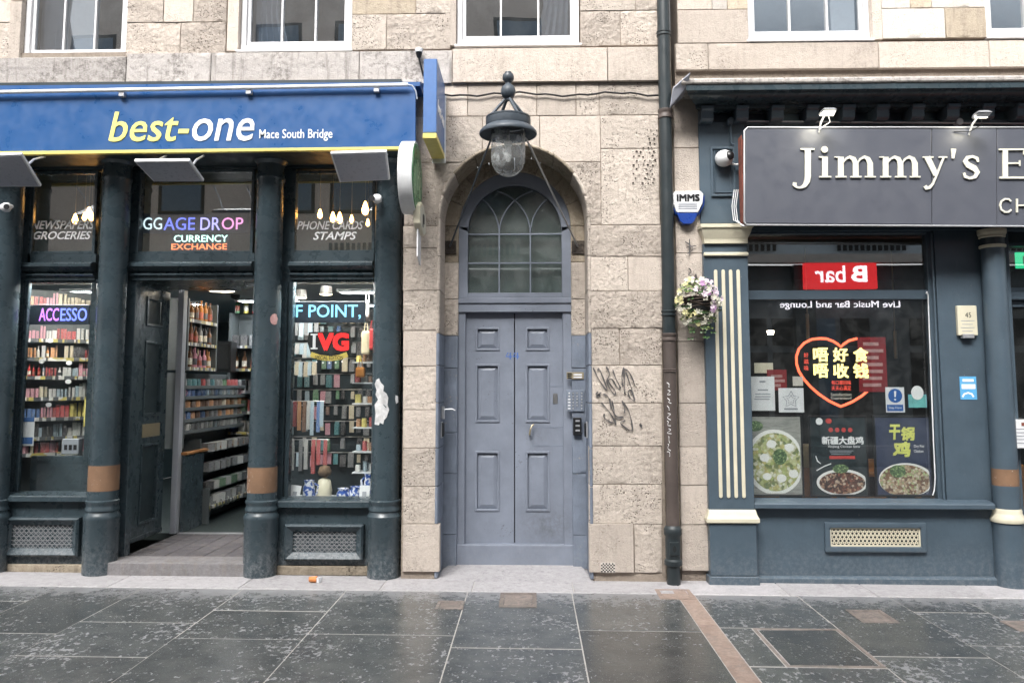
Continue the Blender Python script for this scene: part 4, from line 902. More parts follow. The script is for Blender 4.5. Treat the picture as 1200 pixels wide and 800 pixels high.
# sills, stall risers, vents
for (a, c, pb, pt, vx) in ((-30, 106, 583, 590, (2, 606, 92, 652)), (324, 440, 588, 596, (333, 614, 426, 657))):
    Ys = .1; x0, x1 = ux(a, Ys, 590), ux(c, Ys, 590)
    mb = MB(); mb.xprism([(YW+.04, uz(pb-3, Ys)), (Ys, uz(pb, Ys)), (Ys, uz(pt, Ys)), (YW+.04, uz(pt, Ys))], x0, x1); mb.build('sill', M['navy'] if 0 else M['teal'], shop, bevel=.006)
    zt = uz(pt, .17); mb = MB(); mb.box(x0+.0, x1-.0, .17, .30, GL+.07, zt-.002); mb.build('stall_riser', M['teal'], shop)
    mb = MB(); mb.box(x0, x1, .14, .31, GL-.02, GL+.068); mb.build('plinth', M['stone_dirty'], shop, bevel=.008)
    Yv = .12; X0, X1, Z0, Z1_ = ux(vx[0], Yv, 630), ux(vx[2], Yv, 630), uz(vx[3], Yv, (a+c)/2), uz(vx[1], Yv, (a+c)/2)
    mb = MB(); w_ = .075
    o = [(X0, Z0), (X1, Z0), (X1, Z1_), (X0, Z1_)]; i_ = [(X0+w_, Z0+w_), (X1-w_, Z0+w_), (X1-w_, Z1_-w_), (X0+w_, Z1_-w_)]
    m_ = [(X0+.02, Z0+.02), (X1-.02, Z0+.02), (X1-.02, Z1_-.02), (X0+.02, Z1_-.02)]
    vs = [(x, .175, z) for x, z in o] + [(x, Yv, z) for x, z in o] + [(x, Yv-.02, z) for x, z in m_] + [(x, Yv+.028, z) for x, z in i_] + [(x, .175, z) for x, z in i_]
    fs = [(r*4+k, r*4+(k+1) % 4, (r+1)*4+(k+1) % 4, (r+1)*4+k) for r in range(4) for k in range(4)]; mb.add(vs, fs)
    vf = mb.build('vent_frame', M['teal'], shop, bevel=.003)
    xa, xb, za, zb = X0+w_, X1-w_, Z0+w_, Z1_-w_; q = MB(); q.box(xa, xb, .171, .174, za, zb); q.build('vent_void', M['dark'], vf)
    q = MB(); n = int((xb-xa)/.046); H = zb-za; L_ = 0
    for sgn_ in (-1, 1):                                     # pressed mesh: crossing wavy bars
        for i in range(-6, n+7):
            p = []; 
            for k in range(13):
                x = xa+i*.046+sgn_*(k/12)*H*1.0; z = za+k/12*H
                if xa+.004 <= x <= xb-.004: p.append((x, .155+.004*sgn_, z))
            if len(p) > 1:
                for u, v in zip(p, p[1:]): q.add([(u[0]-.0045, u[1], u[2]), (u[0]+.0045, u[1], u[2]), (v[0]+.0045, v[1], v[2]), (v[0]-.0045, v[1], v[2])], [(0,1,2,3)])
    for k in range(1, 6): q.box(xa, xb, .150, .1505, za+H*k/6-.003, za+H*k/6+.003)
    tag(q.build('vent_mesh', M['grille'], vf), kind='stuff')
# dark lintel and soffit under the fascia
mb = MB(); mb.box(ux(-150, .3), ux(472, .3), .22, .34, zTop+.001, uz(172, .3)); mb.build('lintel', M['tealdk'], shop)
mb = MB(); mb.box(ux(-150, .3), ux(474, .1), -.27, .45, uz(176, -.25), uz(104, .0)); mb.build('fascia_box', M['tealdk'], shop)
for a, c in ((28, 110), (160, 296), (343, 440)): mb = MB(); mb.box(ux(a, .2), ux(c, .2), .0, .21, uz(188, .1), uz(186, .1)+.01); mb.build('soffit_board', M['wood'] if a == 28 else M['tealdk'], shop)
# doorway: step, tiled lobby, jambs, open leaf
SX0, SX1 = ux(124, .0, 665), ux(290, .0, 665); SZ = GL+.12
mb = MB(); mb.box(SX0, SX1, .0, .30, GL-.02, SZ); mb.build('step', M['step'], shop, bevel=.006)
mb = MB(); mb.box(SX0, SX0+1.35, .30, 1.46, GL-.02, SZ-.012); mb.build('lobby_bed', M['step'], shop)
M['tile'] = m_stone('grey_lobby_tile', srgb(104,102,106), srgb(78,76,80), .2, 0, dirt_amt=.4)
for i in range(7):
    for j in range(7):
        a = SX0+.03+i*.19; b = .303+j*.165
        mb = MB(); mb.box(a, a+.182, b, b+.153, SZ-.012, SZ+rnd.uniform(-.001, .001)); mb.build('floor_tile', M['tile'], shop, bevel=.002)
xl = -4.10; zc_ = uz(326, .4, 250)
mb = MB(); mb.box(xl-.3, xl-.07, .36, .62, SZ, zc_); mb.build('lobby_side', M['teal'], shop, bevel=.004)
mb = MB(); mb.box(xl-.10, xl-.02, .55, .66, SZ-.0, zc_); mb.build('door_post', M['teal'], shop, bevel=.006)
mb = MB(); mb.box(xl-.3, -2.7, .34, 1.5, zc_, zc_+.05); mb.build('lobby_ceiling', M['teal'], shop)
mb = MB(); mb.box(xl-.3, -2.7, 1.42, 1.5, uz(337, 1.42, 250), zc_-.001); mb.build('door_head', M['teal'], shop)
LX = xl+.02; z_ = lambda p: 1.8-(p-449)/940*8.75
y0, y1 = .68, 1.415; zb0, zt0 = SZ+.03, zc_-.03
leafm = [(.12, .34), None]
rows = [(z_(383), z_(351)), (z_(485), z_(402)), (z_(606), z_(518))]
ya, yb = y0+.2, y1-.16
mb = MB(); mb.box(LX-.045, LX, y0, ya, zb0, zt0); mb.box(LX-.045, LX, yb, y1, zb0, zt0)
zs = [zb0] + [q for r_ in reversed(rows) for q in r_] + [zt0]
for i in range(0, 8, 2): mb.box(LX-.045, LX-.0005, ya, yb, zs[i], zs[i+1])
dl = mb.build('door_leaf', M['teal'], shop)
for (a, b) in rows:
    q = MB(); q.frame(ya-.01, yb+.01, a-.01, b+.01, .03, 0, 1); q.v = [(LX+.012-y*.03, x, z) for x, y, z in q.v]; q.build('panel_moulding', M['teal'], dl, bevel=.007, bseg=2)
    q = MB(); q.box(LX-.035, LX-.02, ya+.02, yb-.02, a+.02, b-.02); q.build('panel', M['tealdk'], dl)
q = MB(); q.box(LX, LX+.008, ya+.0, yb+.02, z_(510), z_(495)); lb = q.build('letterbox', M['brass'], dl, bevel=.003)
q = MB(); q.box(LX+.0085, LX+.012, ya+.03, yb-.01, z_(506), z_(499)); q.build('letterbox_flap', M['brass'], lb, bevel=.002)
for p in (348, 480, 618): q = MB(); q.box(LX-.0, LX+.016, y0-.05, y0+.0, z_(p+11), z_(p-11)); q.build('hinge', M['alu'], dl, bevel=.003)
q = MB(); q.box(LX+.0, LX+.012, y0+.03, y1, zb0, zb0+.05); q.build('kick_moulding', M['teal'], dl, bevel=.005)
X0 = ux(206, 1.46, 500); mb = MB(); mb.box(X0-.01, X0+.055, 1.42, 1.52, SZ, uz(337, 1.46, 210)); mb.build('inner_door_post', M['framegrey'], shop, bevel=.004)
mb = MB(); mb.box(X0+.07, -2.7, 1.43, 1.5, SZ-.01, SZ+.006); mb.build('threshold_strip', M['alu'], shop)

# interior room
room = thing('shop_interior', 'dim convenience store interior with dark walls, grey floor and slatted ceiling', 'room', (-3.2, 3.5, SZ))
M['roomwall'] = m_plain('dark_grey_shop_wall', srgb(52,66,70), .7, var=.12); M['roomceil'] = m_plain('shop_ceiling', srgb(150,156,158), .8); M['roomfloor'] = m_plain('dark_shop_floor', srgb(50,58,58), .45, var=.2)
RX0, RX1, RY1, RZ1 = -6.4, ux(466, .4), 7.2, uz(333, 1.5, 250)
mb = MB(); mb.box(RX0, RX1, 1.5, RY1, SZ-.08, SZ-.005); mb.box(xl+1.6, RX1, .31, 1.5, SZ-.08, SZ-.006); mb.box(RX0, xl-.3, .31, 1.5, SZ-.08, SZ-.006); mb.build('floor', M['roomfloor'], room)
mb = MB(); mb.box(RX0, RX1, RY1, RY1+.1, SZ, RZ1+1.6); mb.box(RX1, RX1+.1, .5, RY1, SZ, 4.2); mb.box(RX0-.1, RX0, .36, RY1, SZ, 4.2); mb.build('wall', M['roomwall'], room)
mb = MB(); mb.box(RX0, RX1, 1.52, RY1, RZ1, RZ1+.08); mb.build('ceiling', M['roomceil'], room)
mb = MB(); mb.box(RX0, RX1, .36, RY1, 4.15, 4.25); mb.build('upper_ceiling', M['roomwall'], room)
mb = MB(); mb.box(RX0, RX1, 1.53, 1.6, RZ1+.08, 4.15); mb.build('bulkhead', M['roomwall'], room)
for i, (a, b, c, d) in enumerate([(-5.6, 1.9, -4.6, 2.15), (-5.6, 3.4, -4.6, 3.65), (-3.9, 3.0, -3.1, 3.25), (-3.9, 5.0, -3.1, 5.25), (-2.3, 2.0, -1.7, 2.2), (-2.3, 3.6, -1.7, 3.8), (-2.5, 5.2, -1.6, 5.4)]):
    t = thing('ceiling_light', ['long cool ceiling light far left behind the magazine window', 'second cool ceiling light deep behind the left window', 'cool ceiling panel inside above the open doorway', 'rear ceiling panel deep inside the doorway', 'cool ceiling panel just behind the gift window', 'middle ceiling panel behind the gift window', 'rearmost ceiling panel behind the gift window'][i], 'ceiling light', ((a+c)/2, (b+d)/2, RZ1), 'lit ceiling lights in the shop')
    mb = MB(); mb.box(a, c, b, d, RZ1-.03, RZ1-.004); mb.build('diffuser', M['cool'], t); mb = MB(); mb.frame(a-.03, c+.03, b-.03, d+.03, .03, 0, .035); mb.v = [(x, z, RZ1-.036+y) for x, y, z in mb.v]; mb.build('frame', M['white'], t)
X, Y_ = ux(258, 1.9, 331), 1.95
t = thing('downlight', 'round lit downlight at the front of the ceiling in the open doorway', 'ceiling light', (X, Y_, RZ1)); mb = MB(); mb.lathe([(.14, -.012), (.15, -.02)], X, Y_, RZ1, 24); mb.build('lens', M['warmw'], t); mb = MB(); mb.lathe([(.155, -.0), (.17, -.025), (.15, -.028)], X, Y_, RZ1, 24, cap=False); mb.build('bezel', M['white'], t)
for px_, py_ in ((276, 347),):
    X, Z = U(px_, py_, 2.6); t = thing('ceiling_camera', 'dark dome camera on the ceiling inside the doorway', 'camera', (X, 2.6, Z)); mb = MB(); mb.lathe([(0, -.05), (.05, -.03), (.06, 0), (.06, .03)], X, 2.6, Z, 16); mb.build('dome', M['black'], t, smooth=50); mb = MB(); mb.lathe([(.03, .03), (.03, .2)], X, 2.6, Z, 12); mb.build('mount', M['white'], t)

# ---------- goods: prototype meshes, one object per item
def proto(nm, mb, m, bevel=0, smooth=0): me = mb.mesh(nm, (0,0,0), bevel, smooth); me.materials.append(m); return me
P_ = {}; nn_ = N('ticketed_shelf_lip'); M['lipgrey'] = nn_.fin(nn_.mix(nn_.mp(nn_.vor(26, nn_.sc(1, .01, .01), out='Color'), .45, .5), (.10,.11,.12), nn_.mix(nn_.mp(nn_.noise(12, 1, .5), .5, .55), (.6,.6,.58), (.5,.42,.12))), .5)
q = MB(); q.box(-.5, .5, -.5, .5, 0, 1); P_['box'] = proto('box', q, M['pack'])
q = MB(); q.lathe([(.36, 0), (.40, .02), (.40, .55), (.34, .64), (.15, .74), (.13, .94), (.16, .95), (.16, 1), (0, 1)], 0, 0, 0, 10); P_['bottle'] = proto('bottle', q, M['objcol'], smooth=40)
q = MB(); q.lathe([(.45, 0), (.5, .04), (.5, .78), (.44, .84), (.44, 1), (0, 1)], 0, 0, 0, 10); P_['jar'] = proto('jar', q, M['pack'], smooth=40)
q = MB(); q.box(-.5, .5, -.12, .12, 0, .8); q.box(-.5, .5, -.02, .02, .8, 1); P_['packet'] = proto('packet', q, M['pack'])
q = MB(); q.lathe([(.38, 0), (.44, .05), (.44, .98), (.40, 1.0), (.38, .95), (.38, .1), (0, .1)], 0, 0, 0, 12)
q.tube([(.42, 0, .85), (.62, 0, .8), (.7, 0, .5), (.6, 0, .25), (.42, 0, .2)], .05, 5); P_['mug'] = proto('mug', q, M['pack'], smooth=50)
PAL = {'red': (.42,.03,.03), 'orange': (.6,.27,.10), 'yellow': (.6,.5,.08), 'white': (.62,.62,.6), 'pink': (.55,.24,.3), 'blue': (.06,.16,.4), 'green': (.10,.26,.12), 'black': (.02,.02,.025), 'brown': (.16,.07,.03), 'pale blue': (.36,.48,.56), 'cream': (.6,.52,.36), 'teal': (.04,.22,.25), 'grey': (.22,.23,.24), 'amber': (.3,.12,.02)}
def item(kind, col, x, y, z, sx, sy, sz, label, cat, group, rz=0, name=None):
    o = bpy.data.objects.new(name or kind, P_[kind]); COL.objects.link(o); o.location = (x, y, z); o.scale = (sx, sy, sz); o.rotation_euler.z = rz
    c = PAL[col]; k = rnd.uniform(.75, 1.2); o.color = (c[0]*k, c[1]*k, c[2]*k, 1)
    return tag(o, label, cat, group)
def nth(k):
    a = ['first','second','third','fourth','fifth','sixth','seventh','eighth','ninth','tenth','eleventh','twelfth','thirteenth','fourteenth','fifteenth','sixteenth','seventeenth','eighteenth','nineteenth']
    return a[k] if k < 19 else ['twentieth','thirtieth','fortieth'][(k+1)//10-2] if (k+1) % 10 == 0 else ['twenty','thirty','forty'][(k+1)//10-2]+'-'+a[(k+1) % 10-1]
ORD = ['top', 'second', 'third', 'fourth', 'fifth', 'sixth', 'seventh', 'eighth', 'ninth', 'tenth', 'eleventh']
def shelf_unit(name, label, p0, p1, z0, z1, zs, depth, lip='lipgrey', back='shelf'):
    """shelving run between two plan points, open side to the right hand of p0->p1 turned towards the street"""
    d = Vector((p1[0]-p0[0], p1[1]-p0[1])); Ln = d.length; ang = math.atan2(d.y, d.x)
    t = thing(name, label, 'shelving', (*p0, z0))
    t.rotation_euler.z = ang
    def child(nm, mb, m, bev=0):
        o = bpy.data.objects.new(nm, mb.mesh(nm, (0,0,0), bev)); o.data.materials.append(m); COL.objects.link(o); o.parent = t; return o
    mb = MB(); mb.box(0, Ln, depth, depth+.03, 0, z1-z0); child('back_panel', mb, M[back])
    for x in (0, Ln): mb = MB(); mb.box(x-.015, x+.015, 0, depth, 0, z1-z0); child('side_panel', mb, M[back])
    for z in zs:
        mb = MB(); mb.box(.016, Ln-.016, .012, depth, z-z0-.02, z-z0); child('shelf', mb, M['shelf'])
        mb = MB(); mb.box(.016, Ln-.016, -.004, .01, z-z0-.032, z-z0+.006); child('shelf_edge', mb, M[lip])
    def at(u, v, z): return (p0[0]+math.cos(ang)*u-math.sin(ang)*v, p0[1]+math.sin(ang)*u+math.cos(ang)*v, z)
    return t, at, Ln, ang
# (a) magazine and vape wall behind the left window
pa = (ux(26, .8, 450), .8); pb = (ux(118, 1.25, 450), 1.25); run = 0; ex = ((pa[0]-pb[0])*.45, (pa[1]-pb[1])*.45); pa2 = (pa[0]+ex[0], pa[1]+ex[1])
zs = [uz(p, .85, 45) for p in (359, 397, 419, 441, 466, 490, 513, 532)]
t, at, Ln, an = shelf_unit('display_shelving', 'tall shelving packed with small coloured boxes behind the left shop window', pa2, pb, SZ, uz(338, .9, 60), zs, .2)
palA = [['red', 'pink', 'cream', 'orange', 'cream'], ['red', 'orange', 'pink', 'white', 'cream'], ['white', 'cream', 'cream', 'black', 'red', 'orange'], ['red', 'white', 'white', 'pale blue', 'pink'], ['white', 'white', 'pale blue', 'cream', 'yellow', 'pink'], ['red', 'pink', 'white', 'blue', 'yellow', 'pink'], ['white', 'black', 'grey', 'pale blue'], ['cream', 'pink', 'white', 'red']]
for r_, z in enumerate(zs):
    x = .03; kk_ = -1
    while x < Ln-.05:
        kk_ += 1
        if kk_ == 0 or run <= 0:
            run = rnd.randint(1, 4); bw = rnd.uniform(.017, .042); bh = rnd.uniform(.09, .16); c = rnd.choice(palA[r_])
            if rnd.random() < .12: x += rnd.uniform(.02, .06)
        run -= 1; w_ = bw*rnd.uniform(.94, 1.05); h = bh*rnd.uniform(.95, 1.03)
        k = rnd.choice(['box', 'box', 'jar']) if r_ not in (2, 3) else rnd.choice(['box', 'jar', 'bottle'])
        p = at(x+w_/2, .03+w_/2+rnd.uniform(-.01, .03), z); item(k, c, p[0], p[1], p[2], w_*.94, w_*.9, h, '%s %s, %s from the left on the %s shelf behind the left shop window' % (c, {'box': 'carton', 'jar': 'tub', 'bottle': 'vial'}[k], nth(kk_), ORD[r_]), {'box': 'box', 'jar': 'tub', 'bottle': 'bottle'}[k], 'goods behind the left shop window', an+rnd.uniform(-.12, .12), name={'box': 'carton', 'jar': 'tub', 'bottle': 'vial'}[k])
        x += w_+rnd.uniform(.0, .012)
for k, (px_, py_) in enumerate([(59, 399), (49, 423), (81, 425), (80, 447), (57, 474)]):
    X, Z = U(px_, py_, .74); q = MB(); q.disc(X, Z, .032, .024, .738, .741, 16); tag(q.build('shelf_label', M['paper']), 'white oval shelf label, %s from the top behind the left shop window' % nth(k), 'label', 'oval shelf labels')
X, Z = U(103, 500, .7); q = MB(); q.box(X-.05, X+.06, .7, .8, Z, Z+.28); tag(q.build('yellow_carton', M['yellow'], bevel=.004), 'tall yellow carton at the right edge of the left shop window', 'carton')
x0, x1 = mA[1]+.06, mA[2]-.02
mb = MB(); mb.box(x0+.0, x1+.1, .5, .54, SZ, uz(534, .5, 60)); tag(mb.build('display_back_board', M['teal'], bevel=.004), 'dark green board closing the lower left shop window', 'board')
mb = MB(); mb.box(ux(52, .55), ux(98, .55), .56, .62, uz(534, .55), uz(513, .55)); 
c = thing('card_terminal', 'grey payment terminal with small dark slots on the counter behind left window', 'card reader', (ux(88, .56, 525), .56, uz(533, .56)))
mb = MB(); mb.prx(72, 514, 92, 532, .55, .62); mb.build('body', M['pack' if 0 else 'framegrey'], c, bevel=.006)
for k in range(3): mb = MB(); mb.prx(75+k*5.5, 521, 78.5+k*5.5, 527, .545, .5495); mb.build('slot', M['black'], c)
mb = MB(); mb.prx(14, 489, 40, 522, YW+.05, YW+.052); pp = mb.build('notice', M['paper']); tag(pp, 'pale blue and white notice taped low inside the left shop window', 'notice')
mb = MB(); mb.prx(16, 512, 38, 520, YW+.047, YW+.0495); mb.build('printed_block', M['bluelt'], pp); mb = MB(); mb.prx(14, 489, 40, 494, YW+.047, YW+.0495); mb.build('printed_header', M['bluelt'], pp)
def led_sign(name, label, s, a, b, c, d, col, Y, ta, st=3, board='ledboard', bold=.012):
    X, Z = U((a+c)/2, d, Y); t = thing(name, label, 'LED sign', (X, Y, Z)); mb = MB(); mb.prx(a, b, c, d, Y, Y+.03); mb.build('board', M[board], t, bevel=.003)
    if isinstance(s, str): s = [(s, ta, col)]
    for i, (ss, q, cc) in enumerate(s):
        m = M.get('led'+ss) or m_emit('led_letters', cc, st); M['led'+ss] = m
        text_px(ss, *q, Y-.003, .004, bold=min(bold,.006)).build('lettering', m, t)
    return t
M['ledboard'] = m_plain('dark_led_board', srgb(40,52,66), .5); M['ledboard2'] = m_plain('smoky_led_board', srgb(84,92,104), .4)
led_sign('led_sign', 'purple blue LED sign reading ACCESSO high in the left shop window', [('ACC', (46, 361, 69, 376), (.55,.2,1)), ('ESSO', (71, 361, 102, 376), (.16,.22,1))], 34, 357, 104, 380, None, YW+.10, None, .95)
led_sign('led_sign', 'smoky LED sign reading GGAGE DROP in the middle transom light', [('GG', (168, 255, 190, 269), (.55,.7,.75)), ('AGE', (192, 255, 228.5, 269.5), (.16,.2,.95)), ('DR', (235, 255, 258, 269.5), (.45,.42,1)), ('OP', (260, 255, 285, 269), (.85,.3,.6))], 160, 250, 292, 273, None, YW+.09, None, .85, 'ledboard2', .0)
led_sign('led_sign', 'dark LED board with pale blue letters F POINT high in the gift window', [("'", (343.5, 357, 346, 363), (.25,.7,1)), ('F POINT,', (347, 357, 423, 374), (.25,.7,1))], 343, 353, 428, 378, None, YW+.10, None, .75, 'ledboard', .01)
t = led_sign('neon_sign', 'small neon sign reading CURRENCY EXCHANGE in white and orange under the LED sign', [('CURRENCY', (204, 275.5, 267, 283.5), (.55,1,.85)), ('EXCHANGE', (201, 285.5, 266, 292.5), (1,.22,.08))], 200, 274, 268, 294, None, YW+.09, None, 1.2, 'ledboard')
# IVG sticker sign
X, Z = U(388, 425, YW+.09); t = thing('vape_sign', 'hanging IVG sign with white I, red VG and a yellow ribbon', 'sign', (X, YW+.09, Z))
M['redlet'] = m_emit('red_glowing_letters', (.8, .02, .02), .55); M['ribbon'] = m_plain('gold_ribbon', srgb(214,190,96), .5); Yq = YW+.09
mb = MB(); mb.pq([(362, 389), (409, 388), (413, 402), (408, 415), (386, 419), (364, 414), (360, 400)], Yq+.006, Yq+.012); mb.build('backing', M['dark'], t)
q = heavy_px('VG', 372.5, 390, 409, 411, Yq, .004, k=.06); q.build('lettering', M['redlet'], t)
mb = MB(); mb.prx(366.5, 391, 369.8, 409, Yq-.002, Yq+.003); mb.prx(364, 391, 372, 392.6, Yq-.0028, Yq+.002); mb.prx(364, 407.4, 372, 409, Yq-.0028, Yq+.002); mb.build('lettering', M['whitelet'], t)
mb = MB(); L = [(364, 415, 6), (374, 418.5, 6), (387, 420, 6), (398, 418.5, 6), (407, 415, 6)]; mb.stroke(L, Yq-.004, .003); mb.build('ribbon', M['ribbon'], t)
text_px('SPECIAL EDITION', 369, 416.6, 402, 421.4, Yq-.0045, .001, bold=.01).build('ribbon_lettering', M['black'], t)
for k in range(5): X, Z = U(371+k*7.5, 423+2.2*math.sin(.4+k*.62), Yq); mb = MB(); mb.disc(X, Z, .009, .009, Yq-.004, Yq, 8); mb.build('ribbon_bead', M['whitelet'], t)
# painted words on the transom glass
def gsign(lines, label):
    a, b, c, d = lines[0][1]; X, Z = U((a+c)/2, lines[-1][1][3], YW+.03); t = thing('window_lettering', label, 'lettering', (X, YW+.03, Z))
    for s, q in lines: text_px(s, *q, YW+.0325, .002, shear=.28, bold=.018).build('lettering', M['whitelet'], t)
gsign([('NEWSPAPERS', (36, 258.5, 111, 268.5)), ('GROCERIES', (39, 271, 107, 280.5))], 'white italic words NEWSPAPERS GROCERIES on the left transom glass')
gsign([('PHONE CARDS', (348, 259, 426, 269)), ('STAMPS', (367, 271.5, 418, 281))], 'white italic words PHONE CARDS STAMPS on the right transom glass')
# chandelier bulbs glowing behind the transoms
for i, (px_, py_, s_) in enumerate([(88, 258, 1), (99, 255, .8), (104, 251, 1.1), (107, 255, .9), (375, 252, .9), (390, 256, 1), (398, 257, 1.1), (412, 258, .8), (428, 246, 1.3), (431, 262, .7), (168, 262, .6)]):
    X, Z = U(px_, py_, .75); t = thing('pendant_bulb', ['%s glowing filament bulb behind the left transom glass' % ORD[i] if i < 4 else '%s glowing filament bulb from the left behind the right transom glass' % ORD[i-4] if i < 10 else 'lone glowing bulb at the left edge of the middle transom'][0], 'light bulb', (X, .75, Z), 'glowing filament bulbs')
    mb = MB(); mb.lathe([(0, -.045*s_), (.022*s_, -.03*s_), (.03*s_, 0), (.018*s_, .04*s_), (.008, .07*s_), (0, .07*s_)], X, .75, Z, 12); mb.build('bulb', M['warm'], t, smooth=60)
    mb = MB(); mb.tube([(X, .75, Z+.06*s_), (X, .75, Z+.5)], .003, 5); mb.build('cord', M['brass'], t)
# (b) run of chilled and drinks shelving seen through the door, facing right
UX = -3.93
def wall_run(label, ya, yb, z0, z1, zs, depth=.3, lip='lipgrey', back='shelf'):
    return shelf_unit('wall_shelving', label, (UX, ya), (UX, yb), z0, z1, zs, depth, lip, back)
def zz_(p, Y): return 1.8-(p-449)/940*(7.5+Y)
t, at, Ln, an = wall_run('bottle shelving high on the wall just inside the open door', 1.58, 2.42, zz_(434, 2), RZ1-.15, [zz_(376, 2), zz_(403, 2), zz_(431, 2)])
for r_, p in enumerate((376, 403, 431)):
    n = 12
    for k in range(n):
        c = rnd.choice([['amber', 'orange', 'white', 'amber', 'brown'], ['black', 'brown', 'green', 'grey'], ['brown', 'pink', 'cream', 'black', 'orange']][r_]); q = at(.05+k*(Ln-.1)/(n-1), .05+.05*(k % 2), zz_(p, 2))
        item('bottle', c, q[0], q[1], q[2], .072, .072, rnd.uniform(.19, .26), '%s glass bottle, %s from the front on the %s bottle shelf inside the door' % (c, nth(k), ORD[r_]), 'bottle', 'bottles on the shelves inside the door')
zz1 = [zz_(p, 2.7) for p in (452, 463, 475, 487, 499)]
t, at, Ln, an = wall_run('glazed display of small mugs and tins in the middle of the wall', 1.55, 4.6, zz_(520, 2.2), zz_(438, 2.7), zz1, .25, 'shelf')
for r_, z in enumerate(zz1):
    for k in range(22):
        q = at(.08+k*.135+rnd.uniform(-.01, .01), .06, z); c = rnd.choice([['green', 'teal', 'grey', 'red'], ['pale blue', 'blue', 'grey', 'pink', 'white'], ['orange', 'amber', 'brown', 'orange', 'cream'], ['orange', 'grey', 'blue', 'brown'], ['white', 'pale blue', 'white', 'grey']][r_])
        k_ = 'mug' if r_ in (1, 4) else 'jar'; item(k_, c, q[0], q[1], q[2], .075, .075, .085, '%s %s, %s from the front, %s row of the display inside the door' % (c, 'mug' if k_ == 'mug' else 'tin', nth(k), ORD[r_]), 'mug' if k_ == 'mug' else 'tin', 'mugs and tins inside the door', name='mug' if k_ == 'mug' else 'tin')
mb = MB(); mb.box(UX+.02, UX+.05, 1.5, 2.02, SZ, zz_(530, 1.9)); mb.build('end_panel', M['teal'], room)
mb = MB(); mb.box(UX+.0, UX+.07, 1.5, 4.7, zz_(529, 1.9), zz_(529, 1.9)+.03); mb.build('counter_edge', M['wood'], room, bevel=.004)
zz2 = [zz_(p, 3) for p in (522, 543, 563, 585)]
t, at, Ln, an = wall_run('low dark open shelving below the counter inside the door', 2.05, 4.7, SZ+.05, zz_(508, 3), zz2, .3, 'shelf')
t, at, Ln, an = shelf_unit('low_shelving', 'lowest pale edged shelf run along the floor inside the door', (UX+.12, 2.05), (UX+.12, 4.7), SZ, SZ+.42, [SZ+.2], .2)
for r_, z in enumerate(zz2+[SZ+.2]):
    for k in range(13):
        q = at(.12+k*.195, .09, z); c = rnd.choice([['white', 'grey', 'grey'], ['white', 'grey', 'grey', 'black'], ['grey', 'green', 'black', 'white'], ['white', 'white', 'grey', 'cream'], ['white', 'white', 'grey']][r_])
        item('box', c, q[0], q[1], q[2], .11, .13, .1, '%s pack, %s from the front on the %s low shelf below the counter' % (c, nth(k), ORD[r_]), 'box', 'packs on the low shelves inside the door', rnd.uniform(-.3, .3), 'pack')
# (c) white unit facing the door
pX = ux(268, 3.4, 430)
t, at, Ln, an = shelf_unit('end_shelving', 'white framed shelving end facing the open door from inside', (pX, 3.4), (pX+1.1, 3.4), SZ, zz_(366, 3.4), [zz_(p, 3.4) for p in (405, 432, 458, 482, 506)], .3)
for r_, p in enumerate((366, 405, 432, 458, 482, 506)):
    for k in range(9):
        c = rnd.choice([['amber', 'green', 'yellow', 'pale blue', 'red'], ['black', 'white', 'grey'], ['brown', 'amber', 'cream', 'black'], ['white', 'black', 'grey'], ['pink', 'green', 'red', 'cream'], ['white', 'blue', 'grey']][r_]); kd = 'bottle' if r_ in (0, 2) else 'box'
        q = at(.06+k*.12, .1, zz_(p, 3.4)+.002); item(kd, c, q[0], q[1], q[2], .085, .085, .24 if kd == 'bottle' else .15, '%s %s, %s from the left on the %s tier of the white end shelving' % (c, 'bottle' if kd == 'bottle' else 'packet', nth(k), ORD[r_]), 'bottle' if kd == 'bottle' else 'box', 'goods on the white end shelving', name='bottle' if kd == 'bottle' else 'pack')
X, Z = U(259, 436, 2.7); t = thing('monitor', 'black square monitor block beside the bottle shelves inside the door', 'monitor', (X, 2.7, Z)); mb = MB(); mb.box(X-.12, X+.12, 2.7, 2.9, Z, Z+.4); mb.build('casing', M['black'], t, bevel=.01); mb = MB(); mb.box(X-.1, X+.1, 2.69, 2.698, Z+.04, Z+.36); mb.build('screen', M['dark'], t)
for k in range(9): mb = MB(); mb.box(-4.0, -2.6, 4.8-.0, 4.83, RZ1-.08-k*.1, RZ1-.02-k*.1); mb.build('wall_slat', M['roomwall'], room)
# (d) gift window: pegboard of packets, racks, mugs
pY = 1.7; gx0, gx1 = ux(330, pY, 440), ux(452, pY, 440)
for i, (a_, b_, lab) in enumerate(((mA[1]+.05, mA[2]-.02, 'added unseen strip light at the head of the left shop window'), (mC[1]+.05, mC[2]-.05, 'added unseen strip light at the head of the gift window'))):
    zt_ = (mA, mC)[i][4]+.01; tt = thing('added_strip_light', lab, 'added strip light', ((a_+b_)/2, .48, zt_)); mb = MB(); mb.box(a_, b_, .37, .43, zt_-.02, zt_+.0); mb.build('tube', M['display'], tt); mb = MB(); mb.box(a_-.02, b_+.02, .36, .44, zt_+.001, zt_+.04); mb.build('housing', M['white'], tt)  # unseen strip added inside the window head to brighten the goods
t = thing('pegboard', 'dark pegboard hung with rows of packets behind the gift window', 'pegboard', ((gx0+gx1)/2, pY, SZ)); mb = MB(); mb.box(gx0, gx1, pY+.06, pY+.1, SZ, uz(362, pY)); mb.build('board', M['tealdk'], t)
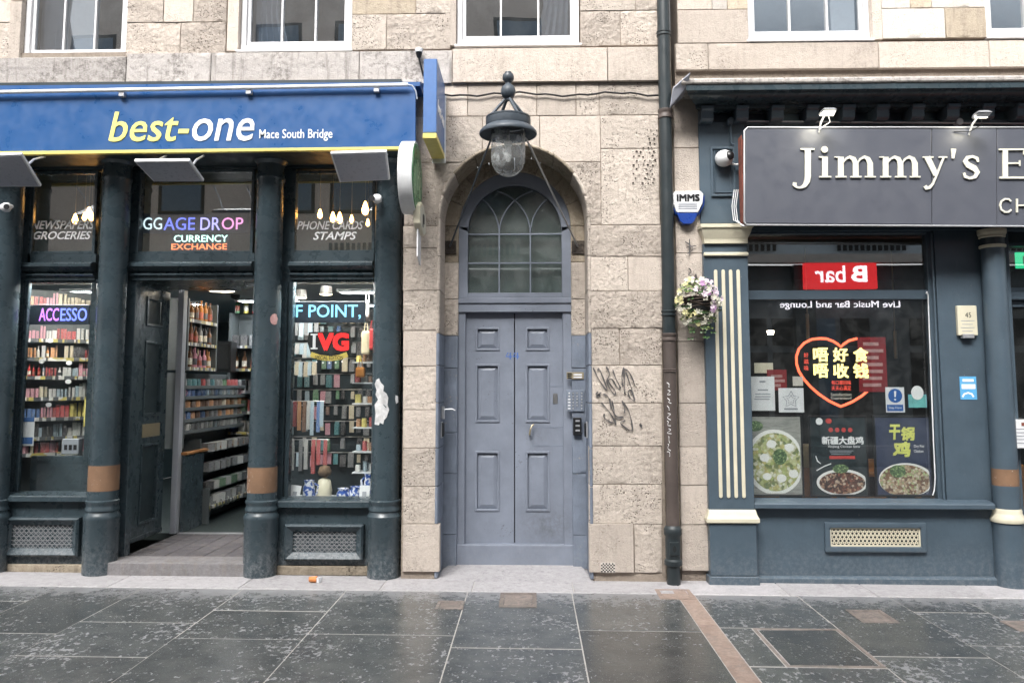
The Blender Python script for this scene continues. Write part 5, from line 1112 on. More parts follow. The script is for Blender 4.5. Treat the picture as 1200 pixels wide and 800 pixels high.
for r_ in range(10):
    zrow_ = uz(366+r_*18.5, pY, 390)
    mb = MB(); mb.tube([(gx0, pY+.05, zrow_+.02), (gx1, pY+.05, zrow_+.02)], .006, 5); mb.build('rail', M['steel'], t)
    for k in range(14):
        xx = gx0+.04+k*(gx1-gx0-.07)/13; f = k/13; ww, hh_ = [(.05, .12), (.065, .15), (.04, .10), (.055, .145)][int(f*5+r_*.7) % 4]
        pal = ['pale blue', 'grey', 'white', 'teal'] if f < .25 else (['green', 'blue', 'yellow', 'teal', 'pale blue'] if f < .6 and r_ < 4 else ['brown', 'teal', 'grey', 'green', 'cream', 'pink'] if f < .6 else ['black', 'grey', 'grey', 'black', 'cream'])
        c = rnd.choice(pal)
        if rnd.random() < .12: continue
        item('packet', c, xx+rnd.uniform(-.012, .012), pY+rnd.uniform(-.06, .01), zrow_-hh_+.015, ww, .1, hh_*rnd.uniform(.85, 1.1), '%s packet, %s from the left in the %s row of the gift window pegboard' % (c, nth(k), ORD[r_]), 'packet', 'packets on the gift window pegboard', rnd.uniform(-.45, .45))
for r_, (a, c, p, cols_, lab) in enumerate([(341, 372, 378, ['pale blue', 'grey'], 'card'), (341, 370, 402, ['pale blue', 'white'], 'card'), (341, 370, 424, ['pale blue', 'cream'], 'card'), (343, 380, 470, ['red', 'orange', 'brown', 'white', 'pale blue', 'blue', 'pale blue'], 'towel'), (342, 384, 515, ['white', 'grey', 'white', 'red', 'red', 'red'], 'sock')]):
    Yr = .95 if r_ < 3 else .62; z0 = uz(p, Yr, 355); n = 6 if r_ < 3 else len(cols_)
    t = thing('wire_rack', '%s wire rail of hanging goods at the left side of the gift window' % ORD[r_], 'rack', (ux(355, Yr, p), Yr, z0)); mb = MB(); mb.tube([(ux(a, Yr, p), Yr+.02, z0), (ux(c, Yr, p), Yr+.02, z0)], .006, 5); mb.build('rail', M['steel'], t)
    for k in range(n):
        cc = cols_[k % len(cols_)]; h = .15 if r_ < 3 else .33; xx = ux(a+2+(c-a-4)*(k+rnd.uniform(-.2, .2))/(n-1), Yr, p); h *= rnd.uniform(.75, 1.05)
        item('packet', cc, xx, Yr, z0-h, .045 if r_ < 3 else .036, .12, h, '%s %s, %s from the left on the %s wire rail of the gift window' % (cc, lab, nth(k), ORD[r_]), lab, 'goods on the gift window rails', rnd.uniform(-.3, .3), name=lab)
sh = []
for r_, p in enumerate((424, 448, 472, 500, 528, 552)):
    Yr = .7; z = uz(p, Yr, 428); a, c = ux(415, Yr, p), ux(441, Yr, p)
    t = thing('glass_shelf', '%s glass shelf from the top at the right side of the gift window' % ORD[r_], 'shelf', ((a+c)/2, Yr, z), 'glass shelves in the gift window'); mb = MB(); mb.box(a, c, Yr-.1, Yr+.12, z-.012, z); mb.build('plate', M['shelfw'], t)
    for k in range(3):
        cc = rnd.choice(['cream', 'white', 'pale blue', 'amber', 'brown', 'red', 'yellow']); kd = rnd.choice(['box', 'mug', 'jar'])
        item(kd, cc, a+.045+k*.065, Yr+rnd.uniform(-.04, .03), z+.001, .055, .055, rnd.uniform(.06, .11), '%s %s, %s from the left on the %s glass shelf' % (cc, {'box': 'souvenir box', 'mug': 'mug', 'jar': 'tin'}[kd], ['first', 'second', 'third'][k], ORD[r_]), {'box': 'box', 'mug': 'mug', 'jar': 'tin'}[kd], 'souvenirs on the glass shelves', name={'box': 'souvenir_box', 'mug': 'mug', 'jar': 'tin'}[kd])
# hanging bags at the top right
for k, (a, b, c, d, cc, lab) in enumerate([(424, 388, 434, 415, 'cream', 'cream canvas bag hanging at the top right of the gift window'), (433, 385, 440, 410, 'red', 'red bag hanging beside the cream bag in the gift window'), (428, 352, 433, 372, 'white', 'white and red tag hanging right of the F POINT sign'), (417, 430, 428, 442, 'amber', 'amber purse hanging below the cream bag')]):
    Yr = .6; z0, z1 = uz(d, Yr, a), uz(b, Yr, a); x0, x1 = ux(a, Yr, b), ux(c, Yr, b)
    t = thing('hanging_bag', lab, 'bag', ((x0+x1)/2, Yr, z0)); mb = MB(); mb.box(x0, x1, Yr-.03, Yr+.03, z0, z1); n_ = m_plain('cloth_'+cc.replace(' ', '_'), PAL[cc], .8); mb.build('body', n_, t, bevel=.02, bseg=2); mb = MB(); xm = (x0+x1)/2; mb.tube([(xm-.02, Yr, z1-.01), (xm-.01, Yr, z1+.08), (xm+.01, Yr, z1+.08), (xm+.02, Yr, z1-.01)], .004, 5); mb.build('strap', n_, t)
# window bottom: cushion-like patterned mugs, price cards
n = N('blue_white_tartan_print'); k = n.mp(n.noise(34, 2, .5), .5, .52); M['delft'] = n.fin(n.mix(k, (.03,.09,.35), (.7,.72,.78)), .3)
zf = uz(588, .45, 385)
mb = MB(); mb.box(mC[1], mC[2], YW+.08, .95, zf-.03, zf); mb.build('display_floor', M['shelfw'], shop)
mb = MB(); mb.box(mA[1], mA[2], YW+.08, .5, uz(584, .4)-.03, uz(584, .4)); mb.build('display_floor', M['shelf'], shop)
for i, (px_, w_, h, lab) in enumerate([(362, 13, 24, 'blue and white patterned jug at the left of the gift window floor'), (402, 14, 15, 'low blue and white bowl, left of the pair in the gift window'), (417, 15, 17, 'low blue and white bowl, right of the pair in the gift window'), (431, 9, 30, 'tall blue and white jug with a handle behind the right price card')]):
    Yr = .5 if i != 3 else .6; X = ux(px_, Yr, 580); k = (7.5+Yr)/940; r = w_/2*k*1.1; H = h*k; t = thing('patterned_jug' if i in (0, 3) else 'patterned_bowl', lab, 'jug' if i in (0, 3) else 'bowl', (X, Yr, zf))
    mb = MB(); mb.lathe([(r*.6, 0), (r, H*.3), (r*.95, H*.65), (r*.7, H*.85), (r*.85, H), (r*.78, H), (r*.6, H*.8)], X, Yr, zf, 18, cap=False); mb.build('body', M['delft'], t, smooth=60)
    mb = MB(); s_ = -1 if i == 3 else 1; mb.tube([(X+s_*r*.8, Yr, zf+H*.85), (X+s_*r*1.5, Yr, zf+H*.75), (X+s_*r*1.4, Yr, zf+H*.4), (X+s_*r*.9, Yr, zf+H*.3)], .012, 6); mb.build('handle', M['delft'], t, smooth=60)
for i, (a, c, lab) in enumerate([(338, 350, 'tilted white price card at the left corner of the gift window'), (421, 433, 'white price card with a dark code at the right corner of the gift window')]):
    x0, x1 = ux(a, .4, 580), ux(c, .4, 580); mb = MB(); mb.box(x0, x1, .38, .385, zf, zf+.17); cdn = mb.build('price_card', M['paper']); cdn.rotation_euler = (R(-12), R(8) if i == 0 else 0, 0); tag(cdn, lab, 'card')
    mb = MB(); mb.box(x0+.03, x1-.03, .374, .3755, zf+.06, zf+.11); mb.build('printed_block', M['framegrey'], cdn)
X = ux(380, .55, 575); t = thing('soft_toy', 'small brown furry toy standing among the gift window mugs', 'soft toy', (X, .55, zf)); t.name = 'soft_toy'; Mf = m_plain('brown_fur', (.12,.08,.05), .95, var=.5); mb = MB(); mb.lathe([(.0, 0), (.07, .02), (.08, .1), (.06, .2), (.0, .24)], X, .55, zf, 14); mb.build('body', M['cream'], t, smooth=60); mb = MB(); mb.lathe([(0, -.06), (.06, -.03), (.07, 0), (.05, .05), (0, .07)], X, .55, zf+.28, 14); mb.build('head', Mf, t, smooth=60)
# track spots near the ceiling of the gift window
for i, (px_, py_) in enumerate([(352, 350), (382, 346)]):
    X, Z = U(px_, py_, 1.2); t = thing('spot_lamp', ['left', 'right'][i]+' warm spot lamp above the F POINT sign in the gift window', 'lamp', (X, 1.2, Z)); mb = MB(); mb.lathe([(.0, 0), (.05, .005), (.065, .02)], X, 1.2, Z, 16); mb.build('lens', M['warmw'], t); mb = MB(); mb.lathe([(.07, .0), (.06, .09), (0, .1)], X, 1.2, Z+.01, 16, cap=False); mb.build('housing', M['white'], t)
    
# ---------- fascia sign
YF_ = -.30
sg = thing('shop_fascia_sign', 'long blue fascia sign with yellow lower edge reading best-one Mace South Bridge', 'shop sign', (ux(200, YF_), YF_, uz(175, YF_, 240)))
mb = MB(); mb.pq([(-160, 110), (487, 101.5), (487, 172), (-160, 180)], YF_, -.271); mb.build('sign_panel', M['blue'], sg, bevel=.003)
mb = MB(); mb.pq([(-160, 179.5), (487, 171.5), (487, 174.5), (-160, 183.5)], YF_-.012, -.262); mb.build('yellow_edge', M['yellow'], sg)
mb = MB(); a, b = ux(-160, -.2), ux(489, -.28); zt_ = uz(101, -.28, 240); mb.xprism([(-.285, zt_-.02), (-.285, zt_+.02), (-.18, zt_+.06), (-.0, zt_+.06), (-.0, zt_-.02)], a, b); mb.build('top_flashing', M['blue'], sg)
mb = MB(); x0, z0 = U(-160, 111, YF_-.05); x1, z1 = U(478, 99.5, YF_-.05); mb.tube([(x0, YF_-.05, z0), (x1, YF_-.05, z1)], .019, 8); mb.build('strip_light', M['white'], sg, smooth=60)
for px_ in (142, 291, 441):
    f = (px_+160)/638; py_ = 111-11.5*f; mb = MB(); mb.prx(px_-3, py_+1, px_+3, py_+7, YF_-.05, YF_); mb.build('light_bracket', M['alu'], sg)
mb = MB(); x1, z1 = U(478, 99.5, YF_-.05); mb.tube([(x1, YF_-.05, z1), (x1+.04, YF_-.04, z1-.005), (x1+.07, YF_-.02, z1-.05), (x1+.08, YF_, z1-.12)], .006, 6); mb.build('feed_cable', M['white'], sg, smooth=60)
heavy_px('best-', 128, 131, 222, 166, YF_-.002, .004, k=.008, shear=.2).build('lettering', M['yellowlet'], sg)
heavy_px('one', 225.5, 139, 298, 165.5, YF_-.002, .004, k=.012, shear=.2).build('lettering', M['whitelet'], sg)
text_px('Mace South Bridge', 304, 151.5, 389.5, 165.5, YF_-.002, .003, bold=.004).build('lettering', M['whitelet'], sg)
# projecting blue sign
Xa, Xb = -114/940*6.8-.118, -114/940*6.8; zt1, zb1 = uz(69, -.7, 500), uz(161, -.7, 500)
t = thing('projecting_sign', 'tall blue projecting sign with yellow underside at the right end of the fascia', 'sign', ((Xa+Xb)/2, -.4, zb1))
mb = MB(); mb.box(Xa, Xb, -.7, -.06, zb1+.04, zt1); mb.build('sign_box', M['bluelt'], t, bevel=.006)
mb = MB(); mb.box(Xa-.002, Xb+.002, -.703, -.06, zb1-.01, zb1+.038); mb.build('yellow_base', M['yellow'], t, bevel=.004)
mb = MB(); mb.box(Xa+.0, Xb+.012, -.058, -.045, zb1-.05, zt1-.1); mb.build('white_edge', M['white'], t)
q = text_mb('best-one', 0, .5, 0, .12, 0, .002, shear=.2, bold=.03); q.v = [(Xb+.0015-y, -.62+x*1.0, zt1-.45+z) for x, y, z in q.v]; q.build('lettering', M['whitelet'], t)
mb = MB(); mb.tube([(Xa+.05, -.1, zt1-.02), (Xa+.03, -.1, zt1+.12), (Xa+.03, -.03, zt1+.16)], .008, 6); mb.build('bracket', M['black'], t)
X, Z = U(491, 64, -.1); t = thing('dome_camera', 'small white topped dome camera on the corner above the projecting sign', 'camera', (X, -.1, Z-.08)); mb = MB(); mb.lathe([(.035, .02), (.04, .05), (.02, .065), (0, .066)], X, -.1, Z, 18); mb.build('cap', M['white'], t, smooth=50); mb = MB(); mb.lathe([(.0, -.045), (.02, -.03), (.033, .015)], X, -.1, Z, 18); mb.build('dome', M['black'], t, smooth=50); mb = MB(); mb.tube([(X, -.1, Z-.03), (X+.02, -.08, Z-.12), (X+.04, -.05, Z-.2)], .01, 6); mb.build('stem', M['black'], t)
# round green sign
gxr, gxl, gyc, gzc, gr = -1.03, -1.155, -.43, uz(209, -.43, 480), 43.5/940*7.07
t = thing('round_projecting_sign', 'round white rimmed projecting sign with green face beside the last column', 'sign', (gxr, gyc, gzc-gr))
def xdisc(mb, x0, x1, r, seg=40, yc=gyc, zc=gzc):
    return mb.xprism([(yc+r*math.cos(2*math.pi*i/seg), zc+r*math.sin(2*math.pi*i/seg)) for i in range(seg)], x0, x1)
mb = MB(); xdisc(mb, gxl, gxr, gr); mb.build('rim', M['white'], t, bevel=.006, smooth=35)
mb = MB(); xdisc(mb, gxr, gxr+.006, gr*.93); mb.build('face', M['green'], t)
q = text_mb('DELI', 0, .5, 0, .22, 0, .002, bold=.03); q.v = [(gxr+.0075-y, gyc-.22+x*.88, gzc-.1+z) for x, y, z in q.v]
M['palegreen'] = m_plain('pale_green_print', (.45,.6,.4), .5)
# unreadable pale strokes seen edge-on on the green face
mb = MB()
for k, (yy, z0, z1, w_) in enumerate([(-.2, -.18, .06, .03), (-.13, -.2, .1, .03), (-.04, -.12, .16, .035), (.05, -.1, .12, .03), (.12, -.16, .04, .03)]): mb.box(gxr+.0065, gxr+.009+.0004*k, gyc+yy, gyc+yy+w_, gzc+z0, gzc+z1)
for k, (yy, z0) in enumerate([(-.02, .0), (-.02, .12), (.06, -.08), (.06, .06)]): mb.box(gxr+.0062, gxr+.0085+.0004*k, gyc+yy, gyc+yy+.07, gzc+z0, gzc+z0+.03)
mb.build('lettering', M['palegreen'], t)
mb = MB(); mb.tube([(gxr-.06, gyc, gzc+gr-.01), (gxr-.06, -.05, gzc+gr+.0)], .015, 8); mb.build('bracket', M['steel'], t)
X, Z = U(492, 265, -.3); t = thing('parcel_sign', 'cream shaped small projecting sign with dark symbol below the round green sign', 'sign', (X, -.3, Z-.2))
pts = [(-.5, -.02), (-.52, .2), (-.44, .24), (-.40, .28), (-.26, .28), (-.22, .22), (-.12, .2), (-.1, -.04), (-.2, -.1), (-.3, -.12), (-.4, -.08)]
zc = Z+0.0; xr_ = X+.03
mb = MB(); mb.xprism([(y, zc+z*.72) for y, z in pts], xr_-.06, xr_); mb.build('shaped_panel', M['cream'], t, bevel=.006)
mb = MB(); mb.xprism([(y*.85-.045, zc+z*.62) for y, z in pts], xr_+.001, xr_+.004); mb.build('inner_panel', M['yellow'] if 0 else M['lettercream'], t)
mb = MB(); mb.box(xr_+.005, xr_+.008, -.36, -.33, zc-.02, zc+.1); mb.box(xr_+.005, xr_+.0085, -.33, -.27, zc+.07, zc+.1); mb.box(xr_+.005, xr_+.0087, -.30, -.27, zc+.02, zc+.08); mb.build('symbol', M['black'], t)
mb = MB(); mb.xprism([(-.45, zc-.3), (-.45, zc-.05), (-.25, zc-.09), (-.25, zc-.36)], xr_-.035, xr_-.025); mb.build('hanging_card', M['paper'], t)
mb = MB(); mb.tube([(xr_-.03, -.12, zc+.1), (xr_-.03, .0, zc+.1)], .012, 6); mb.build('bracket', M['steel'], t)
# LED flood panels under the fascia
for i, (tl, tr, br, bl, lab) in enumerate([((-34, 183), (25, 181), (48, 219), (-10, 219), 'flat grey flood lamp panel cut by the left edge of the photo'), ((157, 189.5), (222, 189), (239, 213), (180, 213), 'flat grey flood lamp panel tilted up over the middle transom'), ((387, 180), (453, 178), (457, 211), (398, 214), 'flat grey flood lamp panel next to the round green sign')]):
    yn, yf = -.72, -.37
    P3 = [(*U(*tl, yn), yn), (*U(*tr, yn), yn), (*U(*br, yf), yf), (*U(*bl, yf), yf)]; P3 = [Vector((x, y, z)) for x, z, y in P3]
    nrm = (P3[1]-P3[0]).cross(P3[3]-P3[0]).normalized(); nrm = -nrm if nrm.z < 0 else nrm
    t = thing('flood_panel', lab, 'flood lamp', tuple(sum(P3, Vector())/4))
    def slabq(P, th, off): 
        mb = MB(); a = [p+nrm*off for p in P]; b = [p+nrm*(off+th) for p in P]; mb.add([*a, *b], [(0,1,2,3), (4,7,6,5), (0,4,5,1), (1,5,6,2), (2,6,7,3), (3,7,4,0)]); return mb
    slabq(P3, .03, 0).build('housing', M['white'], t, bevel=.004)
    c = sum(P3, Vector())/4; P4 = [c+(p-c)*.93 for p in P3]; slabq(P4, .004, -.005).build('glass_face', M['led_glass'], t, bevel=.001)
    for p, q in ((P3[0], P3[3]), (P3[1], P3[2])):
        s_ = (c-p)*.25; s_.y = 0; b0 = p*.5+q*.5+Vector((s_.x, 0, .03)); mb = MB(); mb.tube([b0, b0+Vector((0, .12, .11)), Vector((b0.x, -.26, uz(180, -.26)))], .01, 6); mb.build('arm', M['alu'], t)
for (px_, py_, lab, sd) in ((8, 243, 'white bullet camera on the leftmost column below the flood panel', 0), (441, 233, 'small white camera on the column beside the right transom', 1)):
    X, Z = U(px_, py_, -.12); t = thing('security_camera', lab, 'camera', (X, -.12, Z-.06)); mb = MB(); mb.lathe([(.0, -.05), (.035, -.045), (.05, -.01), (.05, .03), (.03, .05), (0, .052)], 0, 0, 0, 18); s_ = 1 if sd == 0 else -1
    mb.v = [(X+s_*(-.01+z*.8)*1, -.12-x*.9, Z+y*.9) for x, y, z in mb.v]; mb.build('body', M['white'], t, smooth=50)
    mb = MB(); mb.lathe([(.0, .0), (.026, .0), (.026, .01)], 0, 0, 0, 14); mb.v = [(X+s_*.035, -.165-z, Z-.005+y) if 0 else (X+s_*(.03)+x, -.167-z, Z-.005+y) for x, y, z in mb.v]; mb.build('lens', M['black'], t)
    mb = MB(); mb.tube([(X-s_*.02, -.1, Z+.02), (X-s_*.02, -.02, Z+.03)], .02, 8); mb.build('mount', M['white'], t)
mb = MB(); x_, z0 = U(26, 236, .2); mb.tube([(x_, .2, z0+.05), (x_-.03, .15, z0), (x_, .14, z0-.07), (x_+.03, .16, z0-.04)], .008, 6); tag(mb.build('camera_cable', M['white'], smooth=60), 'loose white camera cable beside the left transom window', 'cable')
# sticker and torn poster on the columns
def onpillar(c, poly, m, nm, lab, cat, off=.004):
    """a patch that lies on the round column: photo outline wrapped on the cylinder"""
    _, xc, yc, r = c; r = r*1.0+off; P = []
    for px_, py_ in poly:
        y = yc-r
        for _i in range(6):
            X, Z = U(px_, py_, y); d = max(-.999, min(.999, (X-xc)/r)); y = yc-r*math.sqrt(1-d*d)
        P.append((xc+r*d, y, Z))
    cx_ = sum(p[0] for p in P)/len(P); mid = sum((Vector(p) for p in P), Vector())/len(P)
    d = (mid.x-xc)/r; mid = Vector((mid.x, yc-r*math.sqrt(max(0, 1-d*d)), mid.z))
    back = [(xc+(p[0]-xc)*.97, yc+(p[1]-yc)*.97, p[2]) for p in P]; n = len(P)
    mb = MB(); mb.add([tuple(mid)]+P+back, [(0, 1+i, 1+(i+1) % n) for i in range(n)]+[(1+i, 1+n+i, 1+n+(i+1) % n, 1+(i+1) % n) for i in range(n)])
    o = mb.build(nm, M[m]); tag(o, lab, cat); return o
M['pink'] = m_plain('faded_pink_sticker', srgb(170,132,130), .6, var=.25)
onpillar(c2, [(322+5.5*math.cos(R(a)), 374+6.5*math.sin(R(a))) for a in range(0, 360, 30)], 'pink', 'round_sticker', 'faded round pink sticker on the second column', 'sticker', .003)
M['oldpaper'] = m_plain('weathered_paper', (.52,.52,.52), .8, var=.3)
torn = [(441, 445), (444, 443), (446, 448), (450, 452), (449, 458), (453, 461), (455, 466), (454, 474), (456, 480), (453, 489), (450, 492), (449, 497), (445, 495), (444, 498), (439, 497), (440, 484), (439, 474), (443, 468), (440, 462), (442, 455), (439, 450)]
onpillar(c3, torn, 'oldpaper', 'torn_poster', 'torn remains of a white poster on the last column', 'poster', .004)
onpillar(c3, [(464, 463), (466.5, 464), (466.8, 471), (464.5, 473), (463.6, 468)], 'paper', 'paper_scrap', 'tiny white paper scrap at the right edge of the last column', 'scrap', .003)
# ================================================================ RIGHT RESTAURANT
rs = thing('restaurant_shopfront', 'slate blue restaurant front with cream trimmed pilaster, round column, heavy cornice and large window', 'shopfront', (4, .1, 0))
GR = gz(4.0); M['dentil'] = M['navy']; XE = 7.0
def bx(a, b, c, d, Y, Yb, m='navy', nm='board', par=None, bev=.005, **k):
    mb = MB(); mb.prx(a, b, c, d, Y, Yb); return mb.build(nm, M[m], par or rs, bevel=bev)
# backing frieze
x0 = ux(826, .06, 200); mb = MB(); mb.box(x0, XE, .08, .4, uz(270, .08, 980), uz(84, .08, 980)); mb.build('frieze', M['navy'], rs)
# cornice: weathered stone cap, cove, fillet
def zc(p, Y): return uz(p, Y, 990)
xa = ux(803, -.38, 95)
mb = MB(); yy = -.38
prof_ = [(.03, zc(85, -.3)), (yy+.03, zc(89, yy)), (yy, zc(91, yy)), (yy, zc(96, yy)), (yy+.03, zc(97, yy)), (.03, zc(97, yy))]
for a, b in ((xa-.03, ux(930, yy)), (ux(930, yy)+.004, ux(1062, yy)), (ux(1062, yy)+.004, XE)): mb = MB(); mb.xprism(prof_, a, b); mb.build('cornice_capstone', M['stone_grey'], rs, bevel=.008)
z1 = zc(97, yy)-.001; z2 = zc(124, -.16)
pf = [(yy+.02, z1), (yy+.02, z1-.05), (yy+.06, z1-.06)] + [(yy+.06+(.20)*(1-math.cos(R(a))), z1-.06-(z1-.06-z2-.03)*math.sin(R(a))) for a in range(10, 91, 16)] + [(-.12, z2+.03), (-.12, z2), (.06, z2), (.06, z1)]
mb = MB(); n = len(pf)
vs = [(xa+(y-yy)*.55, y, z) for y, z in pf] + [(XE, y, z) for y, z in pf]
mb.add(vs, [tuple(range(n)), tuple(range(2*n-1, n-1, -1))] + [(i, i+n, (i+1) % n+n, (i+1) % n) for i in range(n)]); mb.build('cornice_cove', M['teal'], rs, smooth=35)
mb = MB(); mb.add([(xa-.10, -.30, z1+.0), (xa+.04, -.46, z1+.09), (xa+.05, -.1, z1+.1), (xa-.06, .0, z1+.05), (xa-.12, -.2, z1-.17), (xa+.02, -.33, z1-.02), (xa+.03, -.05, z1-.02)], [(0,1,2,3), (0,4,5,1), (4,6,5), (0,3,6,4), (1,5,6,2), (2,6,3)]); mb.build('lead_flashing', M['led_glass'], rs, bevel=.01)
for k, a in enumerate([821, 862, 903, 944, 986, 1026, 1067, 1108, 1149, 1190, 1231, 1272]):
    Yd = -.10; xx = ux(a, Yd, 132); w_ = 14.5*(7.5+Yd)/940; zt, zb = zc(125, Yd), zc(141, Yd)
    mb = MB(); mb.xprism([(.08, zt+.002), (-.16, zt+.002), (-.16, zt-.03), (-.135, zt-.045), (-.13, zb+.02), (-.10, zb), (.08, zb)], xx, xx+w_); mb.build('dentil', M['dentil'], rs, bevel=.003)
mb = MB(); mb.box(x0, XE, .02, .08, zc(145, .02), zc(141, .02)-.002); mb.build('frieze_fillet', M['navy'], rs, bevel=.008)
# pilaster
Yp_ = -.04; pxl, pxr = ux(826.5, Yp_, 400), ux(879, Yp_, 400); pcx = (pxl+pxr)/2
mb = MB(); mb.box(ux(824, -.0), ux(874, -.0, 200), -.0, .1, uz(262, 0, 850)+.001, uz(143, 0, 850)); blk_ = mb.build('pilaster_block', M['navy'], rs, bevel=.006)
mb = MB(); X0, X1, Z0, Z1_ = ux(833, -.02, 200), ux(862, -.02, 200), uz(230, -.02, 850), uz(172, -.02, 850); mb.frame(X0, X1, Z0, Z1_, .022, -.022, -.0005); mb.build('panel_moulding', M['navy'], blk_, bevel=.006, bseg=2)
mb = MB(); mb.frame(X0+.035, X1-.035, Z0+.035, Z1_-.035, .01, -.012, -.0005); mb.build('panel_moulding', M['navy'], blk_, bevel=.003)
mb = MB(); mb.box(pxl, pxr, Yp_, .12, uz(598, Yp_, 850), uz(285, Yp_, 850)); sh_ = mb.build('pilaster_shaft', M['navy'], rs, bevel=.005)
zt_, zb_ = uz(318, Yp_, 850), uz(581, Yp_, 850)
for f in (841.5, 850.5, 859.3, 868.2):
    X = ux(f, Yp_, 450); w_ = .0165
    mb = MB(); pts = []
    for k in range(7): a = math.pi*k/6; pts.append((X+w_*math.cos(a), zt_+w_*math.sin(a)))
    for k in range(7): a = math.pi+math.pi*k/6; pts.append((X+w_*math.cos(a), zb_+w_*math.sin(a)))
    mb.prism(pts, Yp_-.012, Yp_+.002); mb.build('flute', M['cream'], sh_, bevel=.006, bseg=2)
def capital(rows, m, nm, cx=pcx, Yc=.03):                    # stacked square mouldings: (py, half width px, projection)
    for i in range(len(rows)-1):
        p, h, pr = rows[i]; p2, h2, pr2 = rows[i+1]
    mb = MB(); vs = []; fs = []
    for p, h, pr in rows:
        y = Yp_-pr; k = (7.5+y)/940; z = uz(p, y, 850); vs += [(cx-h*k, y, z), (cx+h*k, y, z), (cx+h*k, .08, z), (cx-h*k, .08, z)]
    for i in range(len(rows)-1): fs += [(4*i+a, 4*i+(a+1) % 4, 4*i+4+(a+1) % 4, 4*i+4+a) for a in range(4)]
    n = len(rows)-1; fs += [(3,2,1,0), (4*n, 4*n+1, 4*n+2, 4*n+3)]; mb.add(vs, fs); return mb.build(nm, M[m], rs, smooth=25)
capital([(262, 31, .09), (266, 31, .09), (267.5, 29.5, .075), (272, 28.5, .065), (279, 25.5, .035), (281, 25.5, .03), (285, 25.5, .03)], 'cream', 'pilaster_capital', pcx-.0)
capital([(295.5, 25, .02), (296.5, 26, .028), (299, 26, .028), (300, 25, .02)], 'cream', 'pilaster_band')
capital([(597, 26.5, .01), (599, 27, .02), (602, 27.5, .028), (606, 29, .04), (608, 30, .05), (612, 30, .05), (613, 28, .03)], 'cream', 'pilaster_base')
g = gz(2)
mb = MB(); k = (7.5-.06)/940; mb.box(pcx-26.5*k, pcx+26.5*k, -.065, .12, g+.08, uz(613, -.06, 850)-.002); mb.build('pilaster_plinth', M['navy'], rs, bevel=.005)
mb = MB(); mb.box(pcx-28.5*k, pcx+28.5*k, -.085, .12, g-.02, g+.078); mb.build('pilaster_skirting', M['navy'], rs, bevel=.008)
# column
Yc = .02; rc = 13.4*(7.5+Yc)/940; cx = ux(1173, Yc, 470)
def cz(p): return uz(p, Yc-rc, 1170)
mb = MB(); mb.lathe([(rc*1.04, cz(600)), (rc, cz(540)), (rc*.97, cz(400)), (rc*.92, cz(289))], cx, Yc, 0, 36); col = mb.build('column', M['navy'], rs, smooth=35)
mb = MB(); mb.lathe([(rc*.93, cz(289)), (rc*1.05, cz(288)), (rc*1.05, cz(285.5)), (rc*.94, cz(285))], cx, Yc, 0, 36, cap=False); mb.build('column_ring', M['cream'], col, smooth=35)
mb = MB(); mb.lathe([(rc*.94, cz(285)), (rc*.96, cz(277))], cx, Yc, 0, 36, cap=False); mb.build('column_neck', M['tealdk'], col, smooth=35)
mb = MB(); mb.lathe([(rc*.96, cz(277)), (rc*1.04, cz(276)), (rc*1.04, cz(273.5)), (rc*1.10, cz(272.5)), (rc*1.14, cz(270)), (rc*1.14, cz(267)), (0, cz(267))], cx, Yc, 0, 36, cap=False); mb.build('column_capital', M['cream'], col, smooth=35)
mb = MB(); mb.lathe([(rc*1.02, cz(578)), (rc*1.02, cz(550))], cx, Yc, 0, 36, cap=False); mb.build('painted_band', M['brown'], col, smooth=35)
mb = MB(); mb.lathe([(rc*1.04, cz(597)), (rc*1.1, cz(599)), (rc*1.1, cz(602)), (rc*1.15, cz(604)), (rc*1.3, cz(608)), (rc*1.34, cz(610.5)), (rc*1.3, cz(613)), (rc*1.1, cz(614))], cx, Yc, 0, 36, cap=False); mb.build('column_torus', M['cream'], col, smooth=35)
mb = MB(); mb.lathe([(rc*1.24, GR-.02), (rc*1.2, GR+.05), (rc*1.16, cz(613.5)), (0, cz(613.5))], cx, Yc, 0, 36, cap=False); mb.build('column_base', M['navy'], col, smooth=35)
# window joinery
YW2 = .16
wl, wr = ux(872, YW2, 430), ux(1090.5, YW2, 430); wt, wb = uz(274, YW2, 980), uz(583.5, YW2, 980)
mb = MB(); mb.frame(wl-.0, wr+.06, wb-.06, wt+.05, .055, YW2-.02, YW2+.06); wf = mb.build('window', M['navy'], rs, bevel=.006)
zt1, zb1 = uz(340, YW2, 980), uz(351, YW2, 980)
mb = MB(); mb.box(wl+.055, wr+.005, YW2-.005, YW2+.05, zb1, zt1); mb.build('transom_bar', M['navy'], wf, bevel=.005)
mb = MB(); mb.box(wl+.055, wr+.005, YW2+.02, YW2+.026, zt1, wt-.005); mb.build('pane', M['glassdk'], wf)
mb = MB(); mb.box(wl+.055, wr+.005, YW2+.02, YW2+.026, wb-.005, zb1); mb.build('pane', M['glassdk'], wf)
mb = MB(); pts = []
for px_, py_ in ((1085, 344), (1086, 342), (1087.5, 345), (1088, 360), (1091, 440), (1094, 520), (1096, 560), (1095, 574), (1093, 580)): X, Z = U(px_, py_, YW2-.03); pts.append((X, YW2-.03, Z))
mb.tube(pts, .006, 6); mb.build('white_cable', M['white'], wf, smooth=60)
# panel to the right of the window
mb = MB(); xA, xB = wr+.062, cx+.0; mb.box(xA, xB, .1, .2, uz(589, .1), uz(268, .1, 1120)); mb.build('side_panel', M['navy'], rs)
mb = MB(); xq = ux(1098, .09, 430); mb.box(xq, xq+.018, .085, .1, uz(586, .09), uz(272, .09, 1120)); mb.build('panel_bead', M['navy'], rs, bevel=.005)
